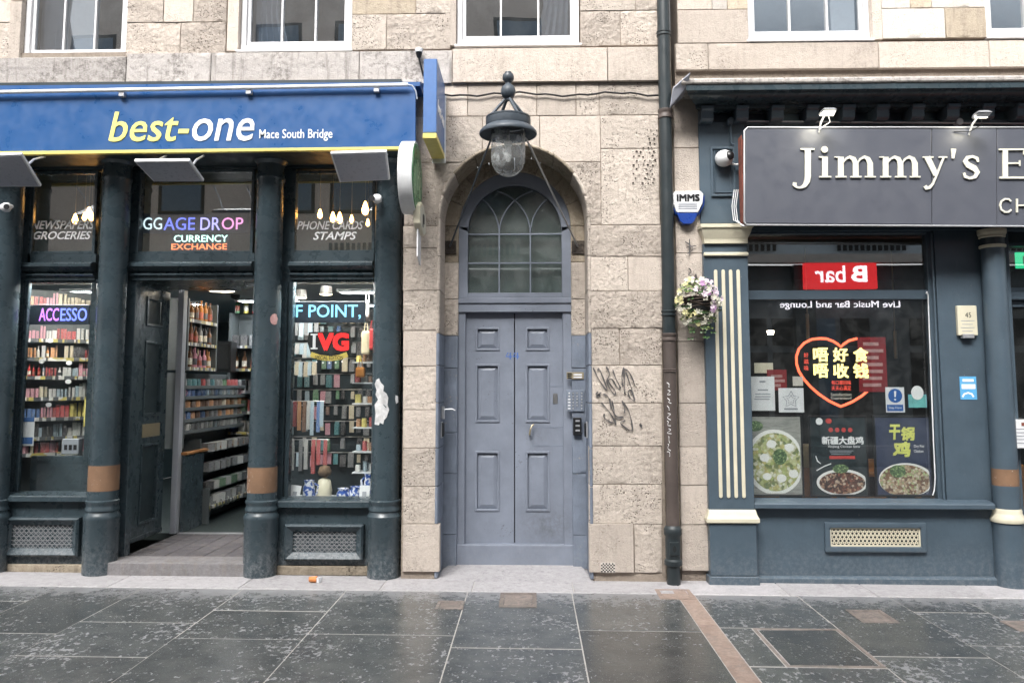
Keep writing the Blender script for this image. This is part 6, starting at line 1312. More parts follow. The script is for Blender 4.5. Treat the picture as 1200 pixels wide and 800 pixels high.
# sill, riser, skirting
mb = MB(); xs0, xs1 = ux(880, -.03, 590), ux(1167, -.03, 595); za = uz(590.5, -.03, 1020); mb.xprism([(.14, za+.03), (.0, za+.012), (-.03, za), (-.03, za-.045), (.0, za-.05), (.14, za-.05)], xs0, xs1); mb.build('sill', M['navy'], rs, bevel=.006)
mb = MB(); mb.box(wl-.05, cx, .06, .3, GR, za-.052); mb.build('stall_riser', M['navy'], rs)
mb = MB(); mb.xprism([(.058, GR-.03), (.01, GR-.03), (.01, GR+.055), (.03, GR+.07), (.058, GR+.075)], ux(889, .01, 668), cx); mb.build('skirting', M['navy'], rs, bevel=.003)
x_ = ux(885.5, -.0, 640); mb = MB(); mb.lathe([(.026, gz(2)), (.026, uz(614, 0, 885)), (.034, uz(613.5, 0, 885)), (.034, uz(610, 0, 885)), (.026, uz(609, 0, 885)), (.03, uz(603, 0, 885))], x_, .02, 0, 16); mb.build('waste_pipe', M['navy'], rs, smooth=40)
# vent
X0, X1, Z0, Z1_ = ux(967, .03, 630), ux(1086, .03, 630), uz(647, .03, 1026), uz(612, .03, 1026)
mb = MB(); mb.frame(X0, X1, Z0, Z1_, .05, .025, .06); vf = mb.build('vent_frame', M['navy'], rs, bevel=.012, bseg=2)
xa_, xb_, za_, zb2 = X0+.05, X1-.05, Z0+.05, Z1_-.05; mb = MB(); mb.box(xa_, xb_, .055, .0585, za_, zb2); mb.build('vent_void', M['dark'], vf)
mb = MB(); nn = 22; rr = 5; dx = (xb_-xa_)/nn; dz = (zb2-za_)/rr
for i in range(nn+1):                                        # pierced cream plate: rings joined by ties
    for j in range(rr):
        ccx, ccz = xa_+(i+.5*(j % 2))*dx, za_+(j+.5)*dz
        if ccx > xb_-.2*dx or ccx < xa_+.2*dx: continue
        ro, ri = min(dx, dz)*.60, min(dx, dz)*.36; seg = 8; vs = []
        for k in range(seg): a = 2*math.pi*k/seg+.39; vs += [(ccx+ro*math.cos(a), .045+.0006*(j % 2)+.0003*(i % 2), ccz+ro*math.sin(a)), (ccx+ri*math.cos(a), .045+.0006*(j % 2)+.0003*(i % 2), ccz+ri*math.sin(a))]
        mb.add(vs, [(2*k, 2*((k+1) % seg), 2*((k+1) % seg)+1, 2*k+1) for k in range(seg)])
tag(mb.build('vent_grille', M['cream'], vf), kind='stuff')
mb = MB(); mb.frame(xa_, xb_, za_, zb2, .012, .042, .056); mb.build('vent_rim', M['cream'], vf)
# right hand doorway
dx0 = ux(1184, .25, 430); YD2 = .25
mb = MB(); mb.box(cx, cx+.2, .1, .3, GR, uz(268, .1, 1180)); mb.build('door_post', M['navy'], rs, bevel=.005)
xd = cx+.2
mb = MB(); mb.frame(xd, xd+1.1, uz(342, YD2, 1190), uz(284, YD2, 1190), .04, YD2-.02, YD2+.05); tl = mb.build('door_transom', M['navy'], rs, bevel=.004); mb = MB(); mb.box(xd+.04, xd+1.06, YD2+.01, YD2+.016, uz(342, YD2, 1190)+.04, uz(284, YD2, 1190)-.04); mb.build('pane', M['glassdk'], tl)
mb = MB(); mb.box(xd, xd+1.1, YD2-.05, YD2+.06, uz(352, YD2, 1190), uz(342, YD2, 1190)-.002); mb.build('transom_rail', M['framegrey'] if 0 else M['navy'], rs, bevel=.008)
mb = MB(); ztd = uz(352, YD2, 1190)-.004; mb.frame(xd, xd+1.1, GR+.02, ztd, .06, YD2, YD2+.05, wb=.2); dr = mb.build('glazed_door', M['navy'], rs, bevel=.004)
mb = MB(); mb.box(xd+.06, xd+1.04, YD2+.02, YD2+.026, GR+.22, ztd-.06); mb.build('pane', M['glassdk'], dr)
mb = MB(); mb.box(xd+.06, xd+1.04, YD2+.3, YD2+.34, GR+.3, uz(545, .5, 1190)); mb.build('counter_front', M['wood'], rs)
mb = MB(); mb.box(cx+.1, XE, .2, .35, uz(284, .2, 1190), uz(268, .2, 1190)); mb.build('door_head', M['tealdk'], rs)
mb = MB(); mb.box(xd+1.1, XE, .1, .4, GR, uz(268, .1, 1190)); mb.build('far_panel', M['navy'], rs)
X, Z = U(1194, 306, .6); t = thing('exit_sign', 'green running man exit sign glimpsed behind the door transom at the right edge', 'sign', (X+.1, .6, Z-.07)); mb = MB(); M['exitgreen'] = m_emit('green_exit_panel', (.02,.35,.16), 1.0); mb.box(X-.02, X+.28, .6, .63, Z-.07, Z+.09); mb.build('panel', M['exitgreen'], t); mb = MB(); mb.box(X+.04, X+.1, .596, .5995, Z-.04, Z+.05); mb.build('pictogram', M['whitelet'], t)
X, Z = U(1196, 508, .0); t = thing('menu_case', 'white menu case with red heading projecting at the right edge beside the column', 'menu case', (X+.1, .0, Z-.14)); mb = MB(); mb.box(X-.08, X+.3, -.02, .1, uz(524, 0), uz(491, 0)); mb.build('case', M['white'], t, bevel=.006); mb = MB(); mb.box(X-.085, X-.078, -.015, .1, uz(523, 0), uz(492, 0)); mb.build('dark_side', M['black'], t); mb = MB(); mb.box(X, X+.26, -.0225, -.0205, uz(498, 0), uz(494, 0)); mb.build('heading', M['redwood'], t)
for k in range(5): mb = MB(); mb.box(X-.06, X+.26, -.0225, -.0205, uz(502+k*4, 0), uz(501+k*4, 0)); mb.build('text_line', M['framegrey'], t)
# ---------- fascia sign
YS = -.30
sg = thing('restaurant_fascia_sign', "slate grey fascia sign with cream cut-out letters Jimmy's E and CH", 'shop sign', (ux(1080, YS), YS, uz(264, YS, 1050)))
mb = MB(); mb.pq([(873.5, 150.5), (1092, 150.5), (1092, 263.5), (873.5, 262)], YS, -.24); mb.build('sign_panel', M['signgrey'], sg, bevel=.01, bseg=2)
mb = MB(); mb.pq([(1092.5, 150.5), (1168, 150.5), (1168, 264.5), (1092.5, 263.5)], YS, -.24); mb.build('sign_panel', M['signgrey'], sg, bevel=.003)
mb = MB(); mb.pq([(1168.5, 150.5), (1330, 150.5), (1330, 266), (1168.5, 264.5)], YS, -.24); mb.build('sign_panel', M['signgrey'], sg, bevel=.003)
mb = MB(); x0_, z0_ = U(872.2, 262.5, YS); x1_, z1_ = U(872.2, 149.5, YS); x2_ = ux(1330, YS, 150); z2_ = uz(149.5, YS, 1330); z3_ = uz(266, YS, 1330)
mb.tube([(x2_, YS, z3_), (x0_+.02, YS, z0_-.008), (x0_, YS, z0_+.02), (x1_, YS, z1_-.03), (x1_+.03, YS, z1_), (x2_, YS, z2_)], .0085, 8); mb.build('edge_trim', M['alu'], sg, smooth=60)
mb = MB(); mb.box(x0_+.02, x2_, -.238, -.1, z0_+.02, z1_-.09); mb.build('timber_backing', M['redwood'], sg)
mb = MB(); mb.box(x0_+.009, x0_+.019, -.235, -.12, z0_+.03, z1_-.05); mb.build('timber_packer', M['redwood'], sg, bevel=.003)
mb = MB()
for k in range(3): mb.tube([(x0_-.0-.018*k, -.12, z0_+.36), (x0_-.03-.018*k, -.14, z0_+.2), (x0_-.03-.018*k, -.18, z0_+.06), (x0_-.0+.01*k, -.22, z0_+.0), (x0_+.04, -.23, z0_-.01)], .0045, 6)
mb.build('white_cable_loop', M['white'], sg, smooth=60)
def a3(x, y): return (920+x/8.571, 160+y/8.571)
def a4(x, y): return (1050+x/5.333, 120+y/5.333)
lt = MB(); dpt = [0]
def S_(f, pts, kw=None):
    s = 8.571 if f is a3 else 5.333; dpt[0] += 1
    lt.stroke([(*f(x, y), w_/s) for x, y, w_ in pts], YS-.016-.0004*(dpt[0] % 6), .012)
def serif(f, xa, xb, y, t): S_(f, [(xa, y, t), (xb, y, t)])
def flush(): 
    global lt
    lt.build('lettering', M['lettercream'], sg); lt = MB()
S_(a3, [(230, 122, 60), (230, 400, 60), (222, 450, 56), (200, 488, 44), (170, 508, 28), (140, 514, 18), (112, 506, 22), (97, 487, 40), (100, 462, 36)]); serif(a3, 158, 296, 126, 16); flush()
S_(a3, [(402, 204, 56), (402, 405, 56)]); serif(a3, 345, 466, 404, 15); S_(a3, [(340, 206, 10), (385, 207, 16)]); lt.disc(*U(*a3(398, 130), YS-.02), 33/8.571*7.2/940, 33/8.571*7.2/940, YS-.02, YS-.004, 20); flush()
for ox in (0, 450):
    S_(a3, [(562+ox, 204, 56), (562+ox, 405, 56)]); S_(a3, [(498+ox, 206, 10), (545+ox, 207, 16)])
    S_(a3, [(585+ox, 262, 12), (610+ox, 225, 20), (650+ox, 205, 30), (690+ox, 225, 46), (710+ox, 270, 56), (712+ox, 405, 56)])
    S_(a3, [(732+ox, 262, 12), (757+ox, 225, 20), (797+ox, 205, 30), (835+ox, 225, 46), (856+ox, 270, 56), (858+ox, 405, 56)])
    for a, b in ((508, 618), (657, 770), (803, 913)): serif(a3, a+ox, b+ox, 404, 15)
    flush()
S_(a4, [(196, 341, 38), (252, 455, 32)]); S_(a4, [(300, 341, 12), (252, 462, 13), (232, 508, 14), (212, 532, 18), (190, 535, 26), (182, 522, 22)]); serif(a4, 168, 236, 342, 9); serif(a4, 268, 322, 342, 9); flush()
S_(a4, [(361, 290, 32), (357, 350, 15)]); flush()
S_(a4, [(514, 372, 14), (508, 350, 20), (480, 338, 16), (448, 345, 22), (434, 368, 32), (452, 392, 36), (492, 412, 36), (510, 438, 32), (496, 464, 22), (462, 474, 16), (434, 464, 20), (424, 440, 16)]); flush()
S_(a4, [(684, 292, 33), (684, 472, 33)]); serif(a4, 645, 806, 294, 10); serif(a4, 648, 815, 470, 12); serif(a4, 695, 775, 380, 10); S_(a4, [(800, 294, 10), (803, 328, 8)]); S_(a4, [(812, 470, 10), (818, 432, 8)]); S_(a4, [(775, 362, 8), (775, 398, 8)]); flush()
S_(a4, [(720, 618, 10), (705, 604, 11), (682, 603, 11), (660, 618, 11), (652, 644, 11), (660, 670, 11), (682, 685, 11), (706, 684, 11), (722, 670, 10)]); S_(a4, [(758, 602, 11), (758, 687, 11)]); S_(a4, [(763, 643, 10), (815, 643, 10)]); S_(a4, [(815, 602, 11), (815, 687, 11)]); flush()
# conduit and sign lights
cdt = thing('conduit', 'painted electrical conduit with round junction boxes running above the restaurant sign', 'conduit', (ux(1000, -.02), -.02, uz(145, -.02, 1000)))
xj, zj = U(856, 142, -.03); xk, zk = U(1330, 146, -.03); mb = MB(); mb.tube([(xj, -.03, zj), (xk, -.03, zk)], .009, 8); mb.build('pipe', M['framegrey'], cdt, smooth=60)
mb = MB(); mb.tube([(xj, -.03, zj), (xj, -.03, uz(168, -.03, 856)), (xj+.03, -.03, uz(170, -.03, 856))], .011, 8); mb.build('pipe', M['navy'], cdt, smooth=60)
for px_, py_ in ((856, 142), (1124, 143)):
    X, Z = U(px_, py_, -.05); mb = MB(); mb.disc(X, Z, .034, .034, -.07, -.0, 18); mb.build('junction_box', M['navy'] if px_ < 900 else M['framegrey'], cdt, bevel=.006)
M['headlamp'] = m_emit('sign_lamp_lens', (1, .95, .8), 1.6)
for i, (px_, py_, lab) in enumerate([(971, 131, 'lit small flood lamp above the first letters of the restaurant sign'), (1152, 134, 'frosty grey flood lamp with loose cable above the right end of the restaurant sign')]):
    Yl = -.52; X, Z = U(px_, py_, Yl); t = thing('sign_lamp', lab, 'flood lamp', (X, Yl, Z-.04))
    mb = MB(); mb.add([(X-.085, Yl-.06, Z+.01), (X+.085, Yl-.06, Z+.01), (X+.10, Yl+.08, Z-.02), (X-.10, Yl+.08, Z-.02), (X-.06, Yl-.02, Z+.05), (X+.06, Yl-.02, Z+.05), (X+.07, Yl+.08, Z+.04), (X-.07, Yl+.08, Z+.04)], [(0,1,5,4), (1,2,6,5), (2,3,7,6), (3,0,4,7), (4,5,6,7), (3,2,1,0)]); mb.v = [(X+(x-X)*.72, Yl+(y-Yl)*.8, Z+(z-Z)*.62) for x, y, z in mb.v]; mb.build('housing', M['grille'] if i == 0 else M['alu'], t, bevel=.006, bseg=2)
    mb = MB(); mb.add([(X-.075, Yl-.045, Z+.003), (X+.075, Yl-.045, Z+.003), (X+.09, Yl+.07, Z-.022), (X-.09, Yl+.07, Z-.022), (X-.075, Yl-.045, Z-.001), (X+.075, Yl-.045, Z-.001), (X+.09, Yl+.07, Z-.027), (X-.09, Yl+.07, Z-.027)], [(0,1,2,3), (7,6,5,4), (0,4,5,1), (1,5,6,2), (2,6,7,3), (3,7,4,0)]); mb.v = [(X+(x-X)*.68, Yl+(y-Yl)*.76, Z-.004+(z-Z)*.62) for x, y, z in mb.v]; mb.build('lens', M['headlamp'] if i == 0 else M['paper'], t)
    mb = MB(); mb.tube([(X-.0, Yl+.08, Z+.01), (X-.01, Yl+.16, Z-.04), (X-.015, YS-.005, Z-.12)], .009, 6); mb.build('arm', M['white'], t, smooth=60)
    mb = MB(); mb.tube([(X+.02, Yl+.07, Z+.01), (X+.06, Yl+.13, Z-.05), (X-.02, Yl+.18, Z-.10), (X-.15 if i else X+.0, YS-.01, Z-.09)], .005, 6); mb.build('lead', M['white'] if i == 0 else M['black'], t, smooth=60)
    L_ = bpy.data.lights.new('sign_lamp_light', 'AREA'); L_.energy = (.8, .5)[i]; L_.size = .12; L_.color = (1, .93, .74); lo = bpy.data.objects.new('lamp_light', L_); COL.objects.link(lo); lo.parent = t
    lo.location = Vector((0, .0, .0)); lo.rotation_euler = (R(48), 0, 0)
# dome camera on the block
X, Z = U(850, 184, -.12); t = thing('dome_camera', 'white round dome camera on the panelled pilaster block beside the grey sign', 'camera', (X, -.1, Z-.06)); mb = MB(); mb.lathe([(.078, .05), (.085, .02), (.08, -.02), (.06, -.05), (.03, -.068), (0, -.074)], 0, 0, 0, 28); mb.v = [(X-.0+x, -.085+z, Z+y*.93) for x, y, z in mb.v]; mb.build('body', M['white'], t, smooth=60)
mb = MB(); mb.lathe([(0, .0), (.03, .006), (.04, .022)], 0, 0, 0, 18); mb.v = [(X+.035+x*1.1, -.163+z, Z+.008+y*1.1) for x, y, z in mb.v]; mb.build('lens', M['black'], t, smooth=60)
mb = MB(); mb.tube([(X+.06, -.06, Z-.05), (X+.12, -.05, Z-.055), (X+.2, -.08, Z-.05)], .01, 8); mb.build('cable', M['white'], t, smooth=60)
# entry box 45 and blue sticker
Ye = .06; X, Z = U(1134, 393, Ye); t = thing('door_bell_box', 'off-white entry box marked 45 with a small grey tray on the blue panel', 'entry box', (X, .1, Z)); bx(1122.5, 358, 1145.5, 393, Ye, .1, 'cream', 'case', t); mb = MB(); mb.prx(1129, 391, 1142, 396, Ye-.02, .098); mb.build('tray', M['alu'], t, bevel=.003)
text_px('45', 1131, 366, 1138, 372, Ye-.001, .001).build('lettering', M['black'], t)
for k in range(4): mb = MB(); mb.prx(1126+k % 2*1.5, 375.5+k*4, 1142-k % 2*2, 376.2+k*4, Ye-.0015, Ye-.0005); mb.build('text_line', M['framegrey'], t)
M['cyan'] = m_plain('sky_blue_sticker', srgb(92,166,214), .5); mb = MB(); mb.prx(1125, 441, 1144.5, 468, .096, .1); pp = mb.build('blue_sticker', M['cyan']); tag(pp, 'sky blue printed sticker on the panel beneath the entry box', 'sticker')
for i, r_ in enumerate([(1128, 444, 1141, 447), (1127, 450, 1143, 455.5)]): mb = MB(); mb.prx(*r_, .0945, .0955); mb.build('print', M['whitelet'], pp)
mb = MB(); L = [(1128, 465, 2), (1130, 461.5, 2), (1134.5, 460, 2), (1139, 461.5, 2), (1141, 465, 2)]; mb.stroke(L, .0945, .001); mb.build('print', M['whitelet'], pp)
# ---------- interior
ri = thing('restaurant_interior', 'dark restaurant interior behind the large window', 'room', (3.2, 3, GR))
M['rroom'] = m_plain('dark_restaurant_wall', srgb(34,40,42), .7, var=.2)
mb = MB(); mb.box(1.7, XE, 5, 5.1, 0, 3.4); mb.box(1.6, 1.7, .45, 5.1, 0, 3.4); mb.box(XE, XE+.1, .3, 5.1, 0, 3.4); mb.build('wall', M['rroom'], ri)
mb = MB(); mb.box(1.6, XE, .4, 5.1, 3.4, 3.5); mb.build('ceiling', M['rroom'], ri); mb = MB(); mb.box(1.6, XE, .31, 5.1, -.02, .08); mb.build('floor', M['roomfloor'], ri)
for i, (px_, a, b, w_) in enumerate([(947, 352, 400, 2), (1050, 356, 420, 1.5)]):
    X, Z = U(px_, b, 1.3); zt = uz(a-60, 1.3); t = thing('pendant_rod', ['brass rod hanging behind the left of the heart sign', 'dark brass rod hanging behind the right of the heart sign'][i], 'pendant', (X, 1.3, Z)); mb = MB(); mb.tube([(X, 1.3, Z+.25), (X, 1.3, zt)], .008, 6); mb.build('rod', M['brass'], t); mb = MB(); mb.lathe([(.018, 0), (.018, .3)], X, 1.3, Z, 12); mb.build('sleeve', M['cream' if i == 0 else 'brass'], t, smooth=40)
def chair(px_, Y, lab, rz=0):
    X = ux(px_, Y, 560); t = thing('dining_chair', lab, 'chair', (X, Y, .08), 'chairs inside the restaurant')
    for sx in (-.19, .19):
        for sy in (-.18, .18): mb = MB(); mb.box(X+sx-.018, X+sx+.018, Y+sy-.018, Y+sy+.018, .08, .53 if sy < 0 else 1.0); mb.build('leg', M['wood'], t)
    mb = MB(); mb.box(X-.21, X+.21, Y-.21, Y+.2, .53, .57); mb.build('seat', M['wood'], t, bevel=.008); mb = MB(); mb.box(X-.17, X+.17, Y+.165, Y+.195, .8, .98); mb.build('backrest', M['wood'], t, bevel=.008)
chair(1022, 1.3, 'wooden chair seen between the two right menu posters'); chair(1120, 2.2, 'wooden chair deep inside on the right'); chair(885, 1.9, 'wooden chair hidden mostly behind the soup poster')
X, Y = ux(946, .6, 560), .6; t = thing('wooden_post', 'varnished timber post standing between the soup poster and the middle poster', 'post', (X, Y, .08)); mb = MB(); mb.box(X-.045, X+.045, Y-.04, Y+.04, .08, uz(547, Y, 940)); mb.build('shaft', M['wood'], t, bevel=.004); mb = MB(); mb.box(X-.055, X+.055, Y-.05, Y+.05, uz(547, Y, 940)+.002, uz(520, Y, 940)); mb.build('cap', M['brass'], t, bevel=.004)
X, Y = ux(1010, 1.7, 500), 1.7; t = thing('dining_table', 'dark dining table inside the restaurant behind the posters', 'table', (X, Y, .08)); mb = MB(); mb.box(X-.5, X+.5, Y-.35, Y+.35, .8, .84); mb.build('tabletop', M['wood'], t, bevel=.006)
for sx in (-.45, .45):
    for sy in (-.3, .3): mb = MB(); mb.box(X+sx-.025, X+sx+.025, Y+sy-.025, Y+sy+.025, .08, .8); mb.build('leg', M['wood'], t)
for i, (a, b) in enumerate([(903, 392), (1064, 288), (1150, 380)]):
    X, Z = U(a, b, 3.2); t = thing('downlight', ['tiny white ceiling spot deep behind the left of the restaurant window', 'amber spot lamp high behind the upper right window', 'small ceiling spot deep behind the right side'][i], 'ceiling light', (X, 3.2, Z), 'spots inside the restaurant'); mb = MB(); mb.lathe([(.0, 0), (.035, .0), (.05, .05), (0, .06)], X, 3.2, Z, 12); mb.build('lens', M['warmw'], t)
# ---------- things in the window
YI = YW2+.034
def pan(a, b, c, d, m, nm, lab, cat, th=.006, Y=YI, frame=None):
    X, Z = U((a+c)/2, d, Y); t = thing(nm, lab, cat, (X, Y, Z)); mb = MB(); mb.prx(a, b, c, d, Y, Y+th); mb.build('sheet', M[m], t)
    if frame: mb = MB(); x0, x1, z0, z1 = ux(a, Y, (b+d)/2), ux(c, Y, (b+d)/2), uz(d, Y, (a+c)/2), uz(b, Y, (a+c)/2); mb.frame(x0-frame, x1+frame, z0-frame, z1+frame, frame, Y-.006, Y+.02); mb.build('frame', M['black'], t, bevel=.003)
    return t
def disc_px(cx_, cy_, rx, ry, Y, t, m, par, nm, clip=None, seg=40):
    X, Z = U(cx_, cy_, Y); k = (7.5+Y)/940; P = [(X+rx*k*math.cos(2*math.pi*i/seg), Z+ry*k*math.sin(2*math.pi*i/seg)) for i in range(seg)]
    if clip: xm, zm = U(clip[0], clip[1], Y); P = [(min(x, xm), max(z, zm)) for x, z in P]; P = [p for i, p in enumerate(P) if math.dist(p, P[i-1]) > 1e-5]
    mb = MB(); mb.prism(P, Y-t, Y); return mb.build(nm, M[m], par)
def m_food(name, cols, sc, rough=.5):
    n = N(name); v = n.t.nodes.new('ShaderNodeTexVoronoi'); v.inputs['Scale'].default_value = sc; n.L(dist_co(n, 1), v.inputs['Vector'])
    s = n.t.nodes.new('ShaderNodeSeparateColor'); n.L(v.outputs['Color'], s.inputs[0])
    r = n.t.nodes.new('ShaderNodeValToRGB'); r.color_ramp.interpolation = 'CONSTANT'
    while len(r.color_ramp.elements) < len(cols): r.color_ramp.elements.new(.5)
    for i, c in enumerate(cols): r.color_ramp.elements[i].position = i/len(cols); r.color_ramp.elements[i].color = (*c, 1)
    n.L(s.outputs[0], r.inputs[0]); c = n.mix(n.mp(n.noise(60, 4, .7), .4, .7, 0, .5), r.outputs[0], mulc(cols[0], .5)); c = n.mix(n.mp(v.outputs['Distance'], .3, .6, 0, .4), c, mulc(cols[-1], .5)); return n.fin(c, rough)
M['soup'] = m_food('dumpling_soup_print', [srgb(196,208,146), srgb(236,236,216), srgb(176,190,120), srgb(220,224,176), srgb(110,128,86), srgb(242,242,228), srgb(206,196,130)], 34)
M['stew'] = m_food('chicken_stew_print', [srgb(120,78,62), srgb(196,158,128), srgb(88,50,42), srgb(222,200,176), srgb(150,92,70), srgb(60,40,36)], 48)
M['stew2'] = m_food('dry_pot_print', [srgb(206,180,150), srgb(232,222,200), srgb(150,112,88), srgb(190,206,150), srgb(226,206,176), srgb(120,86,70)], 46)
M['herb'] = m_food('herb_print', [srgb(110,140,96), srgb(160,186,130), srgb(70,96,66), srgb(90,120,80)], 70)
n = N('wood_table_print'); M['greywood'] = n.fin(n.mix(n.mp(n.noise(6, 5, .7, n.sc(1, 1, 9)), .3, .7), srgb(120,122,118), srgb(176,176,170)), .5)
M['posterdk'] = m_plain('dark_green_poster', srgb(34,46,50), .4, var=.15); M['posternavy'] = m_plain('night_blue_poster', srgb(58,66,90), .4, var=.15); M['bowlwhite'] = m_plain('white_bowl_print', (.88,.88,.86), .5, var=.03)
M['lime'] = m_plain('lime_brush_print', srgb(222,226,120), .5); M['redprint'] = m_plain('soft_red_print', srgb(196,70,64), .5); M['redstick'] = m_plain('red_window_sticker', srgb(128,30,36), .4)
t = pan(874, 488, 939, 579, 'greywood', 'menu_poster', 'framed poster of a white bowl of green dumpling soup, leftmost in the restaurant window', 'poster', frame=.018)
disc_px(908, 541, 33.5, 37, YI-.001, .001, 'bowlwhite', t, 'bowl_print', (939, 578)); disc_px(908.5, 541, 29.5, 33, YI-.0025, .001, 'soup', t, 'soup_print', (939, 578)); disc_px(914, 535, 8, 9, YI-.004, .001, 'herb', t, 'herb_print'); disc_px(885, 499, 9, 6, YI-.001, .001, 'herb', t, 'side_dish_print'); disc_px(899, 558, 5, 4, YI-.004, .001, 'bowlwhite', t, 'dumpling_print')
for p in ((896, 536), (925, 524), (916, 560), (930, 555), (904, 520)): disc_px(*p, 5.5, 4.5, YI-.0045, .001, 'bowlwhite', t, 'dumpling_print')
t = pan(951, 489, 1015, 579.5, 'posterdk', 'menu_poster', 'dark framed poster with white Chinese title and a bowl of stew, middle of the window', 'poster', frame=.018)
disc_px(987, 565, 29, 15, YI-.001, .001, 'bowlwhite', t, 'bowl_print', (1015, 579)); disc_px(987, 565.5, 26, 12.5, YI-.0025, .001, 'stew', t, 'stew_print', (1015, 579)); disc_px(985, 549, 9, 5, YI-.004, .001, 'herb', t, 'herb_print')
heavy_px('新疆大盘鸡', 963, 511, 1012, 520.5, YI-.0005, .001, k=.03).build('title', M['whitelet'], t)
text_px('Xinjiang Chicken Stew', 970, 521.5, 1008, 525, YI-.0005, .001).build('subtitle', M['whitelet'], t)
for k in range(4): disc_px(973.5+k*7.6, 503.5, 2.6, 2.6, YI-.0005, .001, 'redprint', t, 'red_dot', seg=12)
mb = MB(); mb.prx(972, 534, 1002, 537.5, YI-.0015, YI-.0005); mb.build('red_bar', M['redprint'], t)
for k in range(3): mb = MB(); mb.prx(972+k, 527.5+k*2, 1000-k*2, 528.3+k*2, YI-.0015, YI-.0005); mb.build('text_line', M['framegrey'], t)
disc_px(960, 493.5, 4, 4, YI-.0005, .001, 'whitelet', t, 'logo', seg=16); disc_px(971, 493, 3.6, 3, YI-.0005, .001, 'redprint', t, 'logo', seg=10)
mb = MB(); mb.stroke([(957, 551, 1.2), (966, 546, 1.2), (974, 543, 1.2)], YI-.0015, .001); mb.stroke([(956, 534, 1), (958, 540, 1.4), (962, 543, .8)], YI-.0012, .001); mb.build('handwriting_print', M['whitelet'], t)
t = pan(1027, 489, 1090, 579.5, 'posternavy', 'menu_poster', 'night blue framed poster with lime title and a dry pot dish, rightmost in window', 'poster', frame=.018)
disc_px(1062, 562, 31, 19, YI-.001, .001, 'bowlwhite', t, 'plate_print', (1090, 579)); disc_px(1061, 563, 29, 18, YI-.0025, .001, 'stew2', t, 'dish_print', (1090, 579)); disc_px(1052, 552, 9, 7, YI-.004, .001, 'herb', t, 'herb_print')
heavy_px('干', 1042, 497, 1055, 515, YI-.0005, .001, k=.04, shear=.12).build('title', M['lime'], t); heavy_px('锅', 1056, 500, 1072, 516, YI-.0007, .001, k=.04, shear=.12).build('title', M['lime'], t); heavy_px('鸡', 1046, 517, 1067, 535, YI-.0005, .001, k=.04, shear=.12).build('title', M['lime'], t)
text_px('Dry Pot', 1071, 521, 1083, 525, YI-.0005, .001).build('subtitle', M['whitelet'], t); text_px('Chicken', 1071, 526.5, 1082, 530, YI-.0005, .001).build('subtitle', M['whitelet'], t)
t = pan(879, 441, 908, 481, 'paper', 'notice', 'tall white printed notice on the left of the restaurant window', 'notice', .002)
for k, (a, c) in enumerate(((890, 897), (888, 900), (885, 903), (885, 903), (884, 902))): mb = MB(); mb.prx(a, (446, 456, 461, 464, 467)[k], c, (448, 457.5, 462.2, 465.2, 468.2)[k], YI-.001, YI-.0003); mb.build('text_line', M['framegrey'], t)
t = pan(912.5, 454.5, 942, 483, 'paper', 'star_notice', 'square pale notice with an outlined star in the restaurant window', 'notice', .002, YI-.004)
P = []
for k in range(11): a = math.pi/2+k*math.pi/5; r = 10 if k % 2 == 0 else 5.2; P.append((927+r*math.cos(a), 468-r*math.sin(a), .9))
mb = MB(); mb.stroke(P, YI-.0055, .0008); mb.build('star_outline', M['framegrey'], t)
P2 = [(927+(x-927)*.55, 468+(y-468)*.55, w_*.8) for x, y, w_ in P]; mb = MB(); mb.stroke(P2, YI-.0055, .0008); mb.build('star_outline', M['framegrey'], t)
mb = MB(); mb.prx(919, 478, 935, 480, YI-.0055, YI-.0045); mb.build('text_line', M['framegrey'], t)
t = pan(1038, 453.5, 1060, 483, 'paper', 'mandatory_notice', 'white notice with blue exclamation disc and blue text panel', 'notice', .002); M['mandblue'] = m_plain('sign_blue', srgb(28,92,168), .5)
disc_px(1049, 463.5, 8, 8, YI-.0005, .0008, 'mandblue', t, 'blue_disc'); mb = MB(); mb.prx(1039.5, 474, 1058.5, 481.5, YI-.0013, YI-.0005); mb.build('blue_panel', M['mandblue'], t)
mb = MB(); mb.stroke([(1049, 458, 2.6), (1049, 465, 1.6)], YI-.0025, .0008); mb.build('exclamation_mark', M['whitelet'], t); disc_px(1049, 468, 1.1, 1.1, YI-.0018, .0008, 'whitelet', t, 'exclamation_dot', seg=10)
text_px('Stop Here', 1041.5, 476, 1056.5, 479.6, YI-.0016, .0006).build('lettering', M['whitelet'], t)
t = pan(1064.5, 462, 1086, 477.5, 'cyan', 'teal_notice', 'turquoise sticker with a white badge at the right of the window', 'notice', .002); M['turq'] = m_plain('turquoise_print', srgb(112,188,186), .5); mb = MB(); mb.prx(1064.8, 462.3, 1085.7, 477.3, YI-.0012, YI-.0004); mb.build('tint', M['turq'], t); disc_px(1075, 460, 7, 8, YI-.0014, .0008, 'whitelet', t, 'badge')
for a, b, c, d, lab, rows in ((1006, 395, 1039, 459, 'large red printed panel behind the right side of the heart sign', 7), (899, 433, 922, 457, 'small red printed panel behind the white notice', 3)):
    t = pan(a, b, c, d, 'redstick', 'red_menu_sticker', lab, 'sticker', .002, YI+.012)
    for k in range(rows): mb = MB(); mb.prx(a+4+rnd.random()*2, b+6+k*(d-b-8)/rows, c-2-rnd.random()*8, b+6+k*(d-b-8)/rows+(d-b)/rows*.42, YI+.0105, YI+.0115); mb.build('text_line', M['pink'], t)
mb = MB(); mb.prx(929, 441, 941, 452, YI+.012, YI+.014); tag(mb.build('card', M['stone_pale']), 'small grey card behind the top of the star notice', 'card'); mb = MB(); mb.prx(884, 425, 906, 437, YI+.03, YI+.032); tag(mb.build('card', M['cream']), 'dull cream card above the tall white notice', 'card')
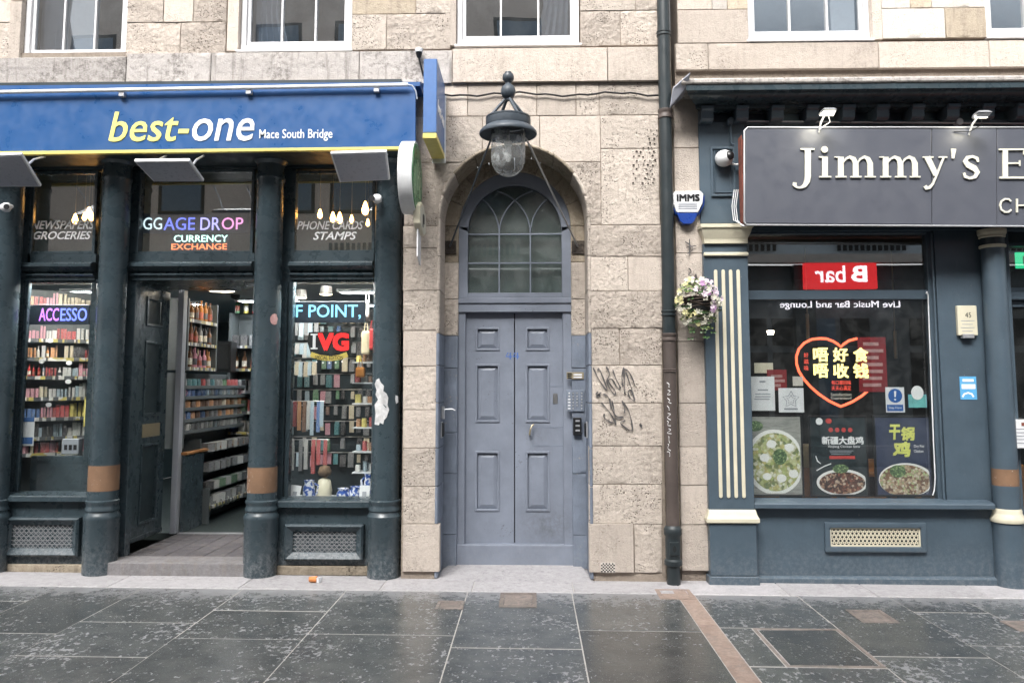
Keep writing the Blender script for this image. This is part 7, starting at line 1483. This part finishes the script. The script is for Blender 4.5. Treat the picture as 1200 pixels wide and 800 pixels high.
# heart
Yh = YW2+.06; t = thing('heart_sign', 'glowing orange heart outline with yellow Chinese characters in the restaurant window', 'neon sign', (ux(986, Yh), Yh, uz(477, Yh, 986)))
M['heartred'] = m_emit('orange_red_tube', (.95, .12, .05), 1.15); M['yellowlit'] = m_emit('yellow_lit_print', (1, .82, .28), .95); M['redglow2'] = m_emit('dim_red_print', (.9, .1, .06), .45)
def h8(x, y): return (925+x/8, 385+y/8)
half = [(482, 170), (455, 145), (410, 118), (350, 95), (285, 92), (210, 100), (140, 135), (90, 190), (66, 260), (68, 330), (90, 400), (130, 465), (200, 545), (280, 615), (370, 675), (430, 705), (482, 728)]
rgt = [(482, 170), (510, 145), (560, 112), (630, 94), (700, 98), (780, 130), (840, 180), (878, 240), (888, 310), (870, 390), (825, 470), (760, 560), (680, 630), (590, 685), (520, 715), (482, 728)]
pts = [(*[h8(*p)][0],) for p in half+rgt[::-1][1:-1]]; pts3 = [(U(a, b, Yh)[0], Yh, U(a, b, Yh)[1]) for a, b in pts]
mb = MB(); mb.tube(pts3, .0125, 8, close=True); mb.build('heart_outline', M['heartred'], t, smooth=60)
for s, q in (('唔', (222, 178, 365, 310)), ('好', (408, 178, 550, 310)), ('食', (600, 178, 738, 312)), ('唔', (226, 325, 365, 460)), ('收', (410, 328, 555, 462)), ('钱', (598, 325, 742, 464))):
    a, b = h8(q[0], q[1]); c, d = h8(q[2], q[3]); heavy_px(s, a, b, c, d, Yh-.012, .006, k=.03).build('lettering', M['yellowlit'], t)
for s, q in (('好', (135, 225, 178, 270)), ('滋', (135, 285, 180, 330)), ('味', (138, 345, 180, 392)), ('每口都回味', (395, 485, 578, 525)), ('天天心满足', (395, 535, 578, 578))):
    a, b = h8(q[0], q[1]); c, d = h8(q[2], q[3]); text_px(s, a, b, c, d, Yh-.008, .003).build('lettering', M['redglow2'], t)
for s, q in (('Satisfaction', (388, 602, 580, 630)), ('Guaranteed', (388, 636, 580, 662))):
    a, b = h8(q[0], q[1]); c, d = h8(q[2], q[3]); text_px(s, a, b, c, d, Yh-.008, .003).build('lettering', M['lettercream'], t)
